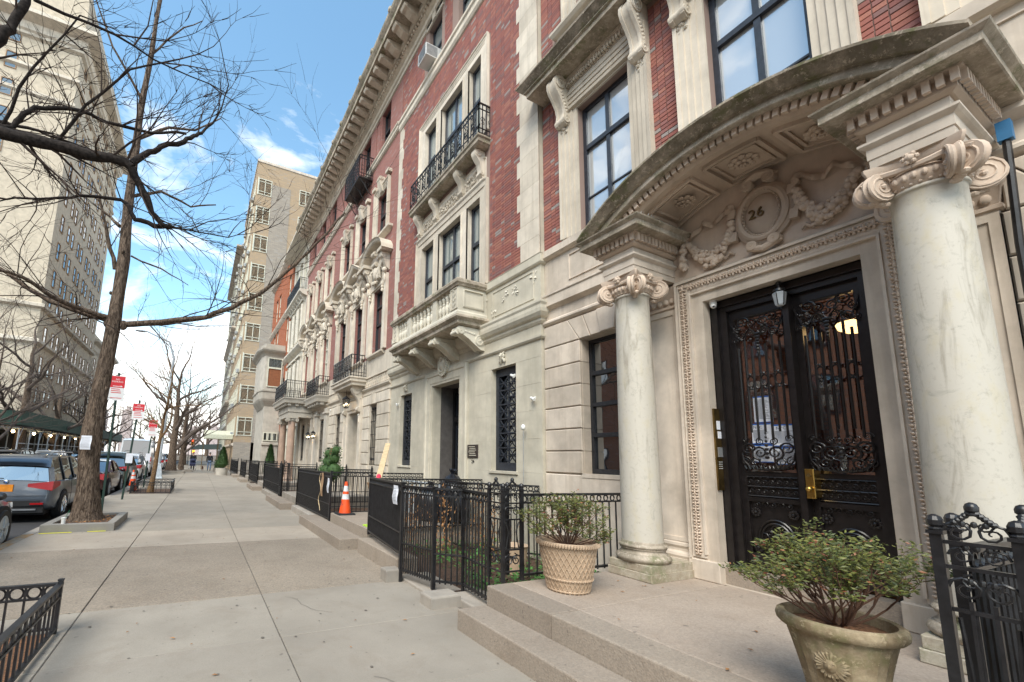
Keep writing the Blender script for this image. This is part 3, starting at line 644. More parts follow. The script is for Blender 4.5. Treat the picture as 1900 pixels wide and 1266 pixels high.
# upper brick storey
upw = [(4.25, 'a'), (2.19, 'b'), (0.13, 'c')]
ops = [(c - 0.49, c + 0.49, 5.44, 7.72) for c, _ in upw] + [(c - 0.46, c + 0.46, 9.55, 11.6) for c, _ in upw]
m = MB(); facade(m, WX, -1.3, 5.58, 5.42, 13.0, ops, 0.3); m.build('brick_backing', 'mortar_dark', H)
for k, (c, t) in enumerate(upw):
    m = MB(); surround(m, WX, c - 0.49, c + 0.49, 5.42, 7.72, 0.35, 0.085, steps=4); m.build('window_surround', 'limestone_pale', H, smooth=False)
    window(H, WX + 0.17, c - 0.49, c + 0.49, 5.44, 7.72, mull=(0.5,), tran=(0.67,), fw=0.07, mat='iron_blue', gl='glass_sky', bars=((0, 0.36),))
    if k < 2:
        # entablature and hood on two scrolled consoles
        m = MB(); m.cornice([(0, 7.74), (0.09, 7.76), (0.10, 7.80), (0.04, 7.83), (0.04, 8.10), (0.07, 8.12), (0.07, 8.16), (0, 8.16)], [(WX, c + 0.62), (WX, c - 0.62)]); m.build('frieze', 'limestone_pale', H)
        m = MB()
        for i in range(46):
            y = c - 0.58 + 1.16 * (i + .5) / 46; z = 7.965 + 0.05 * sin(i * 1.1)
            m.ell((WX - 0.045, y, z), (0.022, 0.017 + 0.008 * (i % 3), 0.028), 6, 4)
            m.ell((WX - 0.045, y + 0.01, z + 0.06 * (-1) ** i), (0.018, 0.012, 0.018), 5, 3)
        m.build('carved_foliage', 'limestone_pale', H, smooth=True, kind='stuff')
        m = MB(); m.cornice([(0, 8.16), (0.08, 8.17), (0.08, 8.28), (0.12, 8.31), (0.12, 8.36), (0, 8.36)], [(WX, c + 0.66), (WX, c - 0.66)]); m.build('bed_moulding', 'limestone_pale', H)
        dp = proto(MB().box(-0.05, 0, -0.017, 0.017, 0, 0.085), 'dentil', 'limestone_pale')
        for i in range(24): inst(dp, H, (WX - 0.08, c - 0.63 + 1.26 * (i + .5) / 24, 8.185))
        m = MB(); m.cornice([(0, 8.36), (0.42, 8.37), (0.42, 8.45), (0.46, 8.47), (0.46, 8.49), (0, 8.5)], [(WX, c + 0.86), (WX - 0.02, c + 0.86), (WX - 0.02, c - 0.86), (WX, c - 0.86)]); m.build('hood', 'weathered_stone', H)
        m = MB(); m.cornice([(0, 8.49), (0.47, 8.495), (0.50, 8.53), (0.54, 8.58), (0.56, 8.60), (0.56, 8.63), (0, 8.66)], [(WX, c + 0.87), (WX - 0.02, c + 0.87), (WX - 0.02, c - 0.87), (WX, c - 0.87)]); m.build('hood_gutter', 'mossy_stone', H)
        for sgn in (1, -1):
            y = c + sgn * 0.73; m = MB()
            pr = [(0, 8.36), (0.34, 8.36), (0.385, 8.28), (0.385, 8.18), (0.35, 8.09), (0.27, 7.98), (0.20, 7.86), (0.165, 7.74), (0.175, 7.66), (0.19, 7.60), (0.18, 7.53), (0.13, 7.49), (0.07, 7.49), (0, 7.52)]
            for (w0, w1, e) in ((-0.095, -0.05, 0.0), (-0.05, 0.05, -0.018), (0.05, 0.095, 0.0)):
                m.prism([(p + (e if p > 0 else 0), z) for p, z in pr], y + w0, y + w1, lambda a, b, t: (WX - a, t, b))
            m.volute((WX - 0.25, y, 8.245), (0, 1, 0), (0, 0, 1), 0.125, 0.225, 2, 1, pi / 2)
            m.volute((WX - 0.12, y, 7.585), (0, 1, 0), (0, 0, 1), 0.078, 0.225, 1.6, -1, -pi / 2)
            for i in range(7):
                for s2 in (-1, 1): m.ell((WX - 0.10 - 0.02 * i + 0.0, y + s2 * 0.098, 7.75 + i * 0.055), (0.035, 0.012, 0.03), 6, 4)
            for i in range(5):
                m.ell((WX - 0.07 + 0.005 * i, y + 0.05 * sin(i * 2.3), 7.46 - 0.035 * i), (0.055 - 0.004 * i, 0.045 - 0.006 * i, 0.03), 7, 4)
            m.build('console', 'limestone_pale', H, smooth=True)
        m = MB(); m.cornice([(0, 8.85), (0.12, 8.86), (0.17, 8.90), (0.17, 8.95), (0.06, 9.0), (0.06, 9.40), (0.12, 9.44), (0.16, 9.50), (0.16, 9.55), (0, 9.55)], [(WX, c + 0.80), (WX - 0.01, c + 0.80), (WX - 0.01, c - 0.80), (WX, c - 0.80)]); m.build('sill_panel', 'limestone_pale', H)
        m = MB()
        for i in range(30):
            y = c - 0.72 + 1.44 * (i + .5) / 30
            m.ell((WX - 0.075, y, 9.2 + 0.08 * sin(i * .9)), (0.02, 0.03, 0.04), 6, 4)
            m.spiral((WX - 0.08, y, 9.2 - 0.08 * sin(i * .9)), (0, 1, 0), (0, 0, 1), 0.045, 1.3, n=4, steps=8)
        m.build('carved_foliage', 'limestone_pale', H, smooth=True, kind='stuff')
    m = MB(); surround(m, WX, c - 0.46, c + 0.46, 9.55, 11.6, 0.26, 0.08); m.build('window_surround', 'limestone_pale', H)
    window(H, WX + 0.17, c - 0.46, c + 0.46, 9.55, 11.6, fw=0.07, mat='iron_blue', gl='glass_sky')
ar = [(5.085, 5.58, 5.42, 12.6), (3.02, 3.42, 5.42, 12.6), (0.96, 1.36, 5.42, 8.5), (-1.3, -0.7, 5.42, 7.0)]
bricks(H, WX, ar, [(3.3, 5.2, 8.30, 9.6), (1.2, 3.14, 8.3, 9.6)], 300)

# ---- portico: doorway wall, frame, tympanum
FX = 5.22
m = MB(); facade(m, FX, 1.19, 3.19, 0.38, 3.93, [(1.51, 2.87, 0.38, 3.58)], 0.30); m.add([(FX, 3.19, .38), (FX, 3.19, 3.93), (WX, 3.19, 3.93), (WX, 3.19, .38)], [(0, 1, 2, 3)]); m.add([(FX, 1.19, .38), (FX, 1.19, 3.93), (WX, 1.19, 3.93), (WX, 1.19, .38)], [(3, 2, 1, 0)])
m.build('door_surround', 'limestone', H)
m = MB(); m.frame([(0, 0), (0, 0.012), (0.02, 0.02), (0.13, 0.02), (0.14, 0.032), (0.14, 0)], [(3.00, 0.62), (3.00, 3.72), (1.38, 3.72), (1.38, 0.62)], FX)
m.frame([(0, 0), (0, 0.045), (0.025, 0.045), (0.04, 0.02), (0.04, 0)], [(3.15, 0.60), (3.15, 3.87), (1.23, 3.87), (1.23, 0.60)], FX)
m.frame([(0.145, 0), (0.145, 0.035), (0.165, 0.035), (0.165, 0)], [(2.845, 0.66), (2.845, 3.545), (1.535, 3.545), (1.535, 0.66)], FX)
m.build('door_architrave', 'limestone', H)
for a, b in ((2.86, 3.19), (1.19, 1.52)):
    m = MB(); m.cbox(FX - 0.04, FX + 0.28, a, b, 0.38, 0.60, 0.008); m.build('door_plinth', 'limestone', H)
def leafunit(m, y, z, ang, s):
    """small carved acanthus unit lying on the frame"""
    for k, (u, v, r1, r2) in enumerate(((0, 0, .030, .012), (-.022, .012, .012, .020), (.022, .012, .012, .020), (-.018, -.02, .010, .014), (.018, -.02, .010, .014), (0, .03, .010, .012))):
        cy = y + (u * cos(ang) - v * sin(ang)) * s; cz = z + (u * sin(ang) + v * cos(ang)) * s
        a_, b_ = (r2, r1) if abs(cos(ang)) > .7 else (r1, r2)
        m.ell((FX - 0.036, cy, cz), (0.017, a_ * s, b_ * s), 6, 4)
m = MB(); z = 0.68
while z < 3.74:
    for y in (3.075, 1.305): leafunit(m, y, z, 0, 1.0)
    z += 0.066
y = 1.40
while y < 3.0:
    leafunit(m, y, 3.80, pi / 2, 1.0); y += 0.066
for y in (3.075, 1.305): leafunit(m, y, 3.80, 0, 1.3)
m.build('carved_leaf_band', 'carved_stone', H, smooth=True, kind='stuff')
# granite threshold
m = MB(); m.box(5.28, 5.75, 1.52, 2.86, 0.38, 0.55); m.build('threshold', 'granite_step', H)

# pediment arcs
def arcz(y, zc, R): return zc - (R - sqrt(max(R * R - (y - 2.2) ** 2, 0.01)))
def arcgrid(pts, y0, y1, n, clip=4.489):
    rings = []
    for i in range(n + 1):
        y = y0 + (y1 - y0) * i / n
        rings.append([(x, y, max(arcz(y, zc, R), clip + 0.0006 * k)) for k, (x, zc, R) in enumerate(pts)])
    return rings
RO, RI = 2.55, 2.0
tymp = [(1.2, 3.93), (3.2, 3.93)] + [(3.2 - 2.0 * i / 24, arcz(3.2 - 2.0 * i / 24, 4.90, RI)) for i in range(25)]
m = MB(); m.add([(5.25, a, b) for a, b in tymp], [tuple(range(len(tymp)))]); m.build('tympanum', 'carved_stone', H)
for (nm, mt, pts) in (('pediment_gutter', 'mossy_stone', [(5.345, 5.16, RO), (4.23, 5.12, RO), (4.20, 5.10, RO), (4.20, 5.075, RO), (4.23, 5.05, RO), (4.27, 5.02, RO - .02), (4.29, 4.995, RO - .04), (4.30, 4.99, RO - .05), (5.345, 4.99, RO - .05)]),
                      ('pediment_corona', 'weathered_stone', [(4.34, 4.99, RO - .07), (4.335, 4.925, RO - .2), (4.35, 4.915, RO - .2), (4.47, 4.925, RO - .22), (4.47, 4.90, RO - .24), (4.56, 4.99, RO - .1)]),
                      ('pediment_fascia', 'carved_stone', [(4.455, 4.925, 2.25), (4.455, 4.875, 2.12), (4.48, 4.862, 2.1), (4.50, 4.835, 2.03), (4.56, 4.835, 2.03), (4.58, 4.87, 2.03), (4.6, 4.93, 2.06)]),
                      ('pediment_soffit', 'carved_stone', [(4.57, 4.865, RI), (5.25, 4.865, RI), (5.25, 4.95, RI), (4.57, 4.95, RI)])):
    m = MB(); m.loft(arcgrid(pts, 0.595, 3.805, 72)); m.build(nm, mt, H, smooth=True, ang=30)
dp = proto(MB().box(-0.05, 0.0, -0.023, 0.023, -0.075, 0), 'dentil', 'carved_stone')
for i in range(34):
    y = 2.2 + (i - 16.5) * 0.068
    z = arcz(y, 4.932, 2.22)
    if z - 0.07 < 4.50: continue
    inst(dp, H, (4.462, y, z), (atan2(-(y - 2.2), 2.2) * 1.0, 0, 0))
# coffers with rosettes
for cy in (2.84, 2.2, 1.56):
    m = MB()
    for (d, hw, hx, w) in ((0.0, 0.25, 0.27, 0.035), (0.0, 0.19, 0.21, 0.022)):
        zz = lambda y: arcz(y, 4.865, RI) - (0.028 if hw > .2 else 0.014)
        cx = 4.91
        P4 = [(cx - hx, cy - hw), (cx - hx, cy + hw), (cx + hx, cy + hw), (cx + hx, cy - hw)]
        for i in range(4):
            a, b = P4[i], P4[(i + 1) % 4]; ns = 5
            for k in range(ns):
                p = [(a[0] + (b[0] - a[0]) * t, a[1] + (b[1] - a[1]) * t) for t in (k / ns, (k + 1) / ns)]
                m.beam((p[0][0], p[0][1], zz(p[0][1]) + .01), (p[1][0], p[1][1], zz(p[1][1]) + .01), w, 0.045)
    m.build('coffer_frame', 'carved_stone', H)
    m = MB(); zc = arcz(cy, 4.865, RI)
    for rr_, n_, pr_, dz in ((0.105, 10, 0.043, 0.016), (0.062, 8, 0.031, 0.038), (0.028, 5, 0.018, 0.056)):
        for k in range(n_):
            a = 2 * pi * k / n_ + rr_ * 9
            m.ell((4.91 + rr_ * cos(a), cy + rr_ * sin(a), zc - dz), (pr_ * .8, pr_ * .8, 0.017), 7, 4)
    m.lathe([(0.01, -0.01), (0.075, -0.012), (0.08, 0.0), (0.08, 0.02)], (4.91, cy, zc - 0.012), 20)
    m.ell((4.91, cy, zc - 0.05), 0.018, 8, 5)
    m.build('rosette', 'carved_stone', H, smooth=True)

# pilasters, entablature blocks, columns
for cy in (3.41, 0.97):
    s_ = 1 if cy > 2 else -1
    m = MB(); m.box(5.27, 5.36, cy - 0.21, cy + 0.21, 0.56, 3.75); m.box(5.255, 5.36, cy - 0.21, cy - 0.155, 0.75, 3.60); m.box(5.255, 5.36, cy + 0.155, cy + 0.21, 0.75, 3.60); m.box(5.255, 5.36, cy - .155, cy + .155, 0.75, 0.80); m.box(5.255, 5.36, cy - .155, cy + .155, 3.54, 3.60)
    m.build('pilaster', 'limestone', H)
    m = MB(); m.cornice([(0, .56), (.05, .56), (.06, .59), (.05, .62), (.02, .64), (.02, .67), (.035, .70), (.03, .73), (0, .75)], [(5.36, cy + .215), (5.27, cy + .215), (5.27, cy - .215), (5.36, cy - .215)]); m.build('pilaster_base', 'limestone', H)
    m = MB(); m.cornice([(0, 3.62), (.02, 3.63), (.02, 3.66), (0, 3.67), (0.02, 3.80), (.045, 3.84), (.05, 3.90), (0, 3.93)], [(5.36, cy + .215), (5.27, cy + .215), (5.27, cy - .215), (5.36, cy - .215)])
    for i in range(5): m.ell((5.25, cy - .16 + .08 * i, 3.72), (.025, .032, .04), 8, 5)
    m.build('pilaster_capital', 'carved_stone', H, smooth=True)
    m = MB(); m.box(5.22, 5.36, cy - 0.27, cy + 0.27, 0.38, 0.56); m.build('pilaster_plinth', 'limestone', H)
    X0, hw = 4.47, 0.21
    pth = lambda: [(5.345, cy + hw), (X0, cy + hw), (X0, cy - hw), (5.345, cy - hw)]
    m = MB(); m.cornice([(-.2, 3.94), (0, 3.94), (0, 4.01), (.008, 4.012), (.008, 4.095), (.03, 4.11), (.045, 4.125), (.045, 4.145), (.0, 4.15), (0, 4.235), (-.2, 4.235)], pth())
    m.box(X0 + .001, 5.345, cy - hw + .001, cy + hw - .001, 3.945, 4.23); m.build('entablature', 'limestone', H)
    m = MB(); m.cornice([(-.2, 4.235), (.02, 4.24), (.05, 4.26), (.05, 4.355), (.085, 4.37), (.09, 4.385), (.20, 4.39), (-.2, 4.40)], pth()); m.build('bed_moulding', 'carved_stone', H)
    m = MB(); m.cornice([(-.2, 4.385), (.19, 4.383), (.20, 4.39), (.20, 4.45), (.215, 4.46), (.24, 4.48), (.245, 4.494), (-.2, 4.496)], pth()); m.box(X0 - .02, 5.345, cy - hw - .02, cy + hw + .02, 4.40, 4.488); m.build('corona', 'weathered_stone', H)
    dq = proto(MB().box(-0.019, 0.019, -0.019, 0.019, -.005, 0.085), 'dentil', 'carved_stone')
    for i in range(11): inst(dq, H, (X0 - .076, cy - hw - .05 + (2 * hw + .10) * i / 8, 4.285)) if i < 9 else None
    for i in range(1, 15):
        for yy in (cy - hw - .076, cy + hw + .076): inst(dq, H, (X0 - .076 + i * 0.065, yy, 4.285)) if i < 13 else None
    # bird spikes on the cornice
    m = MB()
    for i in range(15):
        x = X0 - .1 + i * .06; m.tube([(x, cy - s_ * .38, 4.494), (x + random.uniform(-.02, .02), cy - s_ * .38 - s_ * random.uniform(0, .03), 4.57)], 0.0018, 3)
        m.tube([(x + .02, cy - s_ * .38, 4.494), (x + random.uniform(-.03, .05), cy - s_ * .35, 4.56)], 0.0018, 3)
    m.build('bird_spikes', 'steel_grey', H, kind='stuff')
    # column
    cx, cyy = 4.70, cy
    m = MB(); m.cbox(4.44, 5.22, cy - .275, cy + .275, .38, .468, .006); m.build('plinth_block', 'green_plinth', H)
    m = MB(); m.cbox(4.455, 5.22, cy - .262, cy + .262, .468, .552, .006); m.build('plinth_block', 'green_plinth', H)
    m = MB(); prf = [(.24, .552), (.262, .553)] + [(.262 + .024 * sin(pi * t / 8), .553 + .082 * t / 8) for t in range(1, 9)] + [(.248, .637), (.246, .648), (.232, .656), (.226, .672), (.228, .688), (.240, .694), (.240, .702)] + [(.236 + .018 * sin(pi * t / 6), .702 + .045 * t / 6) for t in range(7)] + [(.228, .75), (.226, .762), (.218, .775)]
    m.lathe(prf, (cx, cyy, 0), 56); m.build('column_base', 'weathered_stone', H, smooth=True, ang=50)
    m = MB(); prf = []
    for i in range(25):
        t = i / 24; r = .214 - .027 * t ** 1.6; prf.append((r, .762 + 2.90 * t))
    prf += [(.192, 3.668), (.200, 3.672), (.203, 3.684), (.200, 3.695), (.19, 3.70)]
    m.lathe(prf, (cx, cyy, 0), 56); m.build('column_shaft', 'marble', H, smooth=True, ang=50)
    # Ionic capital with corner volutes
    m = MB()
    m.lathe([(.185, 3.69), (.195, 3.70), (.222, 3.735), (.235, 3.775), (.225, 3.805), (.2, 3.83)], (cx, cyy, 0), 40)
    for k in range(28):
        a = 2 * pi * k / 28
        m.ell((cx + .228 * cos(a), cyy + .228 * sin(a), 3.765), (.019, .019, .030), 6, 5)
        m.ell((cx + .206 * cos(a + .11), cyy + .206 * sin(a + .11), 3.712), (.012, .012, .010), 5, 4)
    # abacus with concave sides
    def abac(z, g_, hw_=.272):
        p = []
        for q in range(4):
            a = q * pi / 2 + pi / 4; b = a + pi / 2
            c1 = Vector((cos(a), sin(a))) * (hw_ * 1.30 + g_); c2 = Vector((cos(b), sin(b))) * (hw_ * 1.30 + g_)
            d = (c2 - c1).normalized(); nrm = Vector((-d.y, d.x))
            for t in (.05, .12, .25, .5, .75, .88, .95): p.append(c1.lerp(c2, t) + nrm * (0.075 * sin(pi * t)))
        return [(cx + v.x, cyy + v.y, z) for v in p]
    m.loft([abac(3.835, -.02), abac(3.87, -.005), abac(3.88, .008), abac(3.895, .012), abac(3.915, .025), abac(3.94, .025)])
    for q in range(4):
        a = q * pi / 2 + pi / 4; dv = Vector((cos(a), sin(a), 0)); tg = Vector((-sin(a), cos(a), 0))
        c0 = Vector((cx, cyy, 3.76)) + dv * .285
        for s2 in (-1, 1):
            ax = (tg * s2 * 1.0 + dv * -0.42).normalized()
            c1 = c0 + tg * s2 * .032
            m.volute(c1, ax * s2, (0, 0, 1), .118, .055, 2.4, -s2, pi / 2, 18)
            # band from the centre of the side to the volute
            mid = Vector((cx, cyy, 3.83)) + (dv + tg * s2).normalized() * .235
            m.tube([mid + Vector((0, 0, -.0)), mid.lerp(c1, .5) + Vector((0, 0, .04)), c1 + Vector((0, 0, .09)), c1 + dv * .07 + Vector((0, 0, .055))], [.020, .024, .026, .02], 6)
        for i in range(3): m.ell(c0 + dv * (.02 - .03 * i) + Vector((0, 0, -.10 - .012 * i)), (.035, .035, .022), 7, 4)
    for q in range(4):                                   # flower at the middle of each side
        a = q * pi / 2; dv = Vector((cos(a), sin(a), 0)); tg = Vector((-sin(a), cos(a), 0)); c0 = Vector((cx, cyy, 3.885)) + dv * .262
        m.ell(c0, (.03, .03, .03), 8, 6)
        for k in range(6):
            b = 2 * pi * k / 6; m.ell(c0 + tg * (.032 * cos(b)) + Vector((0, 0, .032 * sin(b))), (.019, .019, .019), 6, 4)
    m.build('capital', 'carved_stone', H, smooth=True)

# ---- carving in the tympanum
TX = 5.25
m = MB()
oc = (2.20, 4.345); fr_o = lambda a, b, v: (TX - v, a, b)
def oval(ry, rz, n=36): return [(oc[0] + ry * 1.16 * cos(2 * pi * k / n), oc[1] + rz * sin(2 * pi * k / n)) for k in range(n)]
m.sweep([(-.03, .0), (-.03, .05), (-.01, .085), (.02, .09), (.045, .075), (.05, .0)], oval(.17, .255), fr_o, True)
m.loft([[(TX - .0, a, b) for a, b in oval(.235, .335)], [(TX - .045, a, b) for a, b in oval(.235, .335)], [(TX - .06, a, b) for a, b in oval(.205, .30)], [(TX - .03, a, b) for a, b in oval(.16, .24)]])
m.loft([[(TX - .03, a, b) for a, b in oval(.15, .235)], [(TX - .062, a, b) for a, b in oval(.12, .19)], [(TX - .078, a, b) for a, b in oval(.07, .11)], [(TX - .082, a, b) for a, b in oval(.01, .02)]])
for k in range(40):
    a = 2 * pi * k / 40; m.ell((TX - .085, oc[0] + .163 * cos(a), oc[1] + .247 * sin(a)), (.012, .010, .010), 5, 4)
for (dy, dz, R, sg) in ((.10, .36, .062, 1), (-.10, .36, .062, -1), (.10, -.34, .055, -1), (-.10, -.34, .055, 1)):
    m.volute((TX - .07, oc[0] + dy, oc[1] + dz), (1, 0, 0), (0, 0, 1), R, .09, 1.8, sg)
m.tube([(TX - .06, oc[0] - .16, oc[1] + .37), (TX - .08, oc[0] - .08, oc[1] + .42), (TX - .085, oc[0], oc[1] + .44), (TX - .08, oc[0] + .08, oc[1] + .42), (TX - .06, oc[0] + .16, oc[1] + .37)], [.03, .045, .05, .045, .03], 8)
m.tube([(TX - .06, oc[0] - .15, oc[1] - .35), (TX - .09, oc[0], oc[1] - .405), (TX - .06, oc[0] + .15, oc[1] - .35)], [.03, .042, .03], 8)
for (dy, dz) in ((.275, .12), (-.275, .12), (.275, -.15), (-.275, -.15)):
    m.beam((TX - .03, oc[0] + dy - .03, oc[1] + dz), (TX - .03, oc[0] + dy + .04, oc[1] + dz + .01), .09, .10); m.volute((TX - .05, oc[0] + dy * 1.12, oc[1] + dz + .055), (1, 0, 0), (0, 0, 1), .034, .06, 1.3)
m.build('cartouche', 'carved_stone', H, smooth=True)
text('26', .15, H, 'number_brass', (TX - .092, 2.235, 4.35), '-X', .008, 'house_number')
def garland(pts, n, rnd):
    m = MB()
    for i in range(n):
        t = i / (n - 1) * (len(pts) - 1); k = min(int(t), len(pts) - 2); f_ = t - k
        y = pts[k][0] + (pts[k + 1][0] - pts[k][0]) * f_; z = pts[k][1] + (pts[k + 1][1] - pts[k][1]) * f_
        w = .032 + .062 * sin(pi * i / (n - 1))
        for q in range(5):
            r = rnd.uniform(.017, .040); yy = y + rnd.uniform(-.015, .015); zz = z + rnd.uniform(-w, w)
            m.ell((TX - .035 - rnd.uniform(0, .04), yy, zz), (r * .9, r, r), 8, 6)
            if rnd.random() < .45: m.tube([(TX - .03, yy, zz), (TX - .05, yy + rnd.uniform(-.05, .05), zz + rnd.uniform(-.06, .04))], [.018, .004], 5, flat=.5)
    return m
rg = random.Random(5)
garland([(1.90, 4.42), (1.86, 4.28), (1.79, 4.13), (1.71, 4.09), (1.62, 4.13), (1.54, 4.22), (1.45, 4.34)], 26, rg).build('garland', 'carved_stone', H, smooth=True)
garland([(2.48, 4.36), (2.54, 4.22), (2.62, 4.11), (2.72, 4.05), (2.82, 4.09), (2.90, 4.20), (2.96, 4.30)], 26, rg).build('garland', 'carved_stone', H, smooth=True)
garland([(3.03, 4.32), (3.045, 4.2), (3.055, 4.05)], 10, rg).build('garland', 'carved_stone', H, smooth=True)
garland([(1.37, 4.36), (1.355, 4.2), (1.345, 4.05)], 10, rg).build('garland', 'carved_stone', H, smooth=True)
for sg in (1, -1):                                         # waving ribbons over the garlands, loose ends below
    pts = [(2.2 - sg * (.26 + .085 * i), 4.56 - .018 * i + .055 * sin(i * 1.9)) for i in range(8)]
    m = MB(); rings = []
    for i in range(36):
        t = i / 35 * 7; k = min(int(t), 6); f_ = t - k
        y = pts[k][0] * (1 - f_) + pts[k + 1][0] * f_; z = pts[k][1] * (1 - f_) + pts[k + 1][1] * f_
        x = TX - .02 - .022 * (1 + sin(t * 3.8)); rings.append([(x, y, z - .034), (x - .012, y, z), (x, y, z + .034), (x + .012, y, z)])
    m.loft(rings); m.build('ribbon', 'carved_stone', H, smooth=True)
    m = MB()
    for i in range(3):
        m.tube([(TX - .02, 2.2 - sg * (.30 + .06 * i), 4.02), (TX - .035, 2.2 - sg * (.34 + .07 * i), 4.05 - .03 * i), (TX - .02, 2.2 - sg * (.40 + .07 * i), 4.0 + .01 * i)], [.012, .02, .012], 5)
    m.volute((TX - .03, 3.03 if sg < 0 else 1.37, 4.38), (1, 0, 0), (0, 0, 1), .048, .05, 1.0)
    m.build('ribbon_end', 'carved_stone', H, smooth=True)
# ---- double door of No. 26
D = thing('iron_door', 'tall black wrought-iron and glass double door under the number 26', 'door', (5.5, 2.14, 0.55))
DX = 5.50
m = MB()
for q in ((2.72, 2.87, .55, 3.58), (1.51, 1.60, .55, 3.58), (1.60, 2.72, 3.44, 3.58)): m.box(DX - .10, DX + .06, *q)
m.box(DX - .14, DX - .10, 2.80, 2.87, .55, 3.58); m.box(DX - .14, DX - .10, 1.51, 1.55, .55, 3.58); m.box(DX - .13, DX - .10, 1.55, 2.80, 3.50, 3.58); m.box(DX - .16, DX + .06, 2.115, 2.165, .58, 3.44)
m.build('door_frame', 'iron_door', D)
rd = random.Random(3)
def cscroll(m, y, z, R, sg, a0, turns=1.9, r=.2): m.spiral((DX - .075, y, z), (0, 1, 0), (0, 0, 1), R, turns, .08, r * .85, a0, sg, 6, 10)
for (a, b) in ((2.165, 2.72), (1.60, 2.115)):
    c = (a + b) / 2; w = b - a
    m = MB()
    for q in ((a, a + .055, .58, 3.44), (b - .055, b, .58, 3.44), (a + .055, b - .055, 3.34, 3.44), (a + .055, b - .055, .58, .74), (a + .055, b - .055, 1.555, 1.60), (a + .055, b - .055, 1.28, 1.325)): m.box(DX - .05, DX + .03, *q)
    m.box(DX - .02, DX + .01, a + .05, b - .05, .70, 1.58)
    leaf = m.build('door_leaf', 'iron_door', D)
    MB().add([(DX, a + .05, 1.59), (DX, b - .05, 1.59), (DX, b - .05, 3.35), (DX, a + .05, 3.35)], [(3, 2, 1, 0)]).build('pane', 'glass_door', leaf)
    bar = proto(MB().tube([(0, 0, 0), (0, 0, 1.04)], .0115, 7), 'bar', 'iron_door')
    n = 7; ys = [a + .085 + (w - .17) * i / (n - 1) for i in range(n)]
    for i, y in enumerate(ys): inst(bar, leaf, (DX - .075, y, 2.02 if i % 2 else 1.94))
    m = MB()                                                   # collars and oval rings at mid height
    for i in (0, 2, 4):
        y = (ys[i] + ys[i + 1]) / 2; z = 2.58
        m.tube([(DX - .078, y + .034 * cos(t * pi / 8), z + .062 * sin(t * pi / 8)) for t in range(17)], .009, 6)
        for d in (-1, 1):
            m.ell((DX - .078, y, z + d * .078), (.014, .013, .017), 6, 4); m.tube([(DX - .078, y - .03, z + d * .095), (DX - .078, y, z + d * .075), (DX - .078, y + .03, z + d * .095)], .006, 5)
    m.build('ring_collar', 'iron_door', leaf, smooth=True)
    m = MB()                                                   # crest of scrolls at the top
    for s2 in (-1, 1):
        for (dy, dz, R, sg, a0) in ((.055, 3.24, .052, 1, 0), (.135, 3.27, .058, -1, pi), (.205, 3.19, .040, 1, pi / 2), (.06, 3.13, .040, -1, -pi / 2), (.145, 3.10, .046, 1, 0), (.215, 3.07, .032, -1, pi / 2)):
            cscroll(m, c + s2 * dy, dz, R, sg * s2, a0 if s2 > 0 else pi - a0)
        m.tube([(DX - .075, c + s2 * (.01 + .03 * i), 3.06 + .09 * sin(i * .9) + .02 * i) for i in range(9)], [.010] * 9, 5)
        for i in range(8): m.ell((DX - .085, c + s2 * rd.uniform(.0, .22), rd.uniform(3.05, 3.30)), (.014, .02, .013), 6, 4)
    for i in range(7): m.ell((DX - .085, c, 2.90 + .035 * i), (.013, .010 + .004 * i, .016), 6, 4)
    m.tube([(DX - .075, a + .06, 3.325), (DX - .075, b - .06, 3.325)], .010, 5)
    m.build('scroll_crest', 'iron_door', leaf, smooth=True)
    m = MB()                                                   # lyre scrolls at the foot of the glass
    for s2 in (-1, 1):
        for (dy, dz, R, sg, a0) in ((.07, 1.80, .072, 1, -pi / 2), (.175, 1.84, .060, -1, pi), (.12, 1.70, .055, -1, 0), (.205, 1.71, .045, 1, pi / 2), (.06, 1.92, .038, -1, pi / 2), (.195, 1.945, .034, 1, 0)):
            cscroll(m, c + s2 * dy, dz, R, sg * s2, a0 if s2 > 0 else pi - a0)
        m.tube([(DX - .075, c, 1.62), (DX - .08, c + s2 * .09, 1.63), (DX - .08, c + s2 * .17, 1.65), (DX - .08, c + s2 * .225, 1.72), (DX - .08, c + s2 * .235, 1.80)], [.014, .012, .011, .009, .006], 6)
        for i in range(6): m.tube([(DX - .08, c + s2 * (.03 + .035 * i), 1.63), (DX - .095, c + s2 * (.04 + .035 * i), 1.665)], [.014, .004], 5)
    for i in range(8): m.ell((DX - .085, c, 1.75 + .043 * i), (.013, .024 - .0025 * i, .018), 6, 4)
    m.build('scroll_lyre', 'iron_door', leaf, smooth=True)
    m = MB()                                                   # lattice band and lower panel with medallions
    for k in range(2):
        for i in range(7):
            y = a + .085 + (w - .17) * i / 6; z = 1.39 + .10 * k
            m.spiral((DX - .045, y, z), (0, 1, 0), (0, 0, 1), .034, 1.5, .1, .13, pi * (i % 2), 1 if i % 2 else -1, 5, 8)
            m.ell((DX - .05, y + .03, z + .045), (.008, .012, .010), 5, 4)
    for z in (1.34, 1.44, 1.545): m.tube([(DX - .04, a + .05, z), (DX - .04, b - .05, z)], .008, 5)
    for i in range(5): m.spiral((DX - .045, c - .14 + .07 * i, 1.255), (0, 1, 0), (0, 0, 1), .030, 1.4, .1, .15, 0, 1 if i % 2 else -1, 5, 8)
    for s2 in (-1, 1):
        for zz in (1.17, .80):
            cy2 = c + s2 * .165
            for k in range(9):
                t = 2 * pi * k / 9; m.ell((DX - .045, cy2 + .033 * cos(t), zz + .033 * sin(t)), (.012, .017, .017), 6, 4)
            m.ell((DX - .055, cy2, zz), (.014, .018, .018), 7, 5)
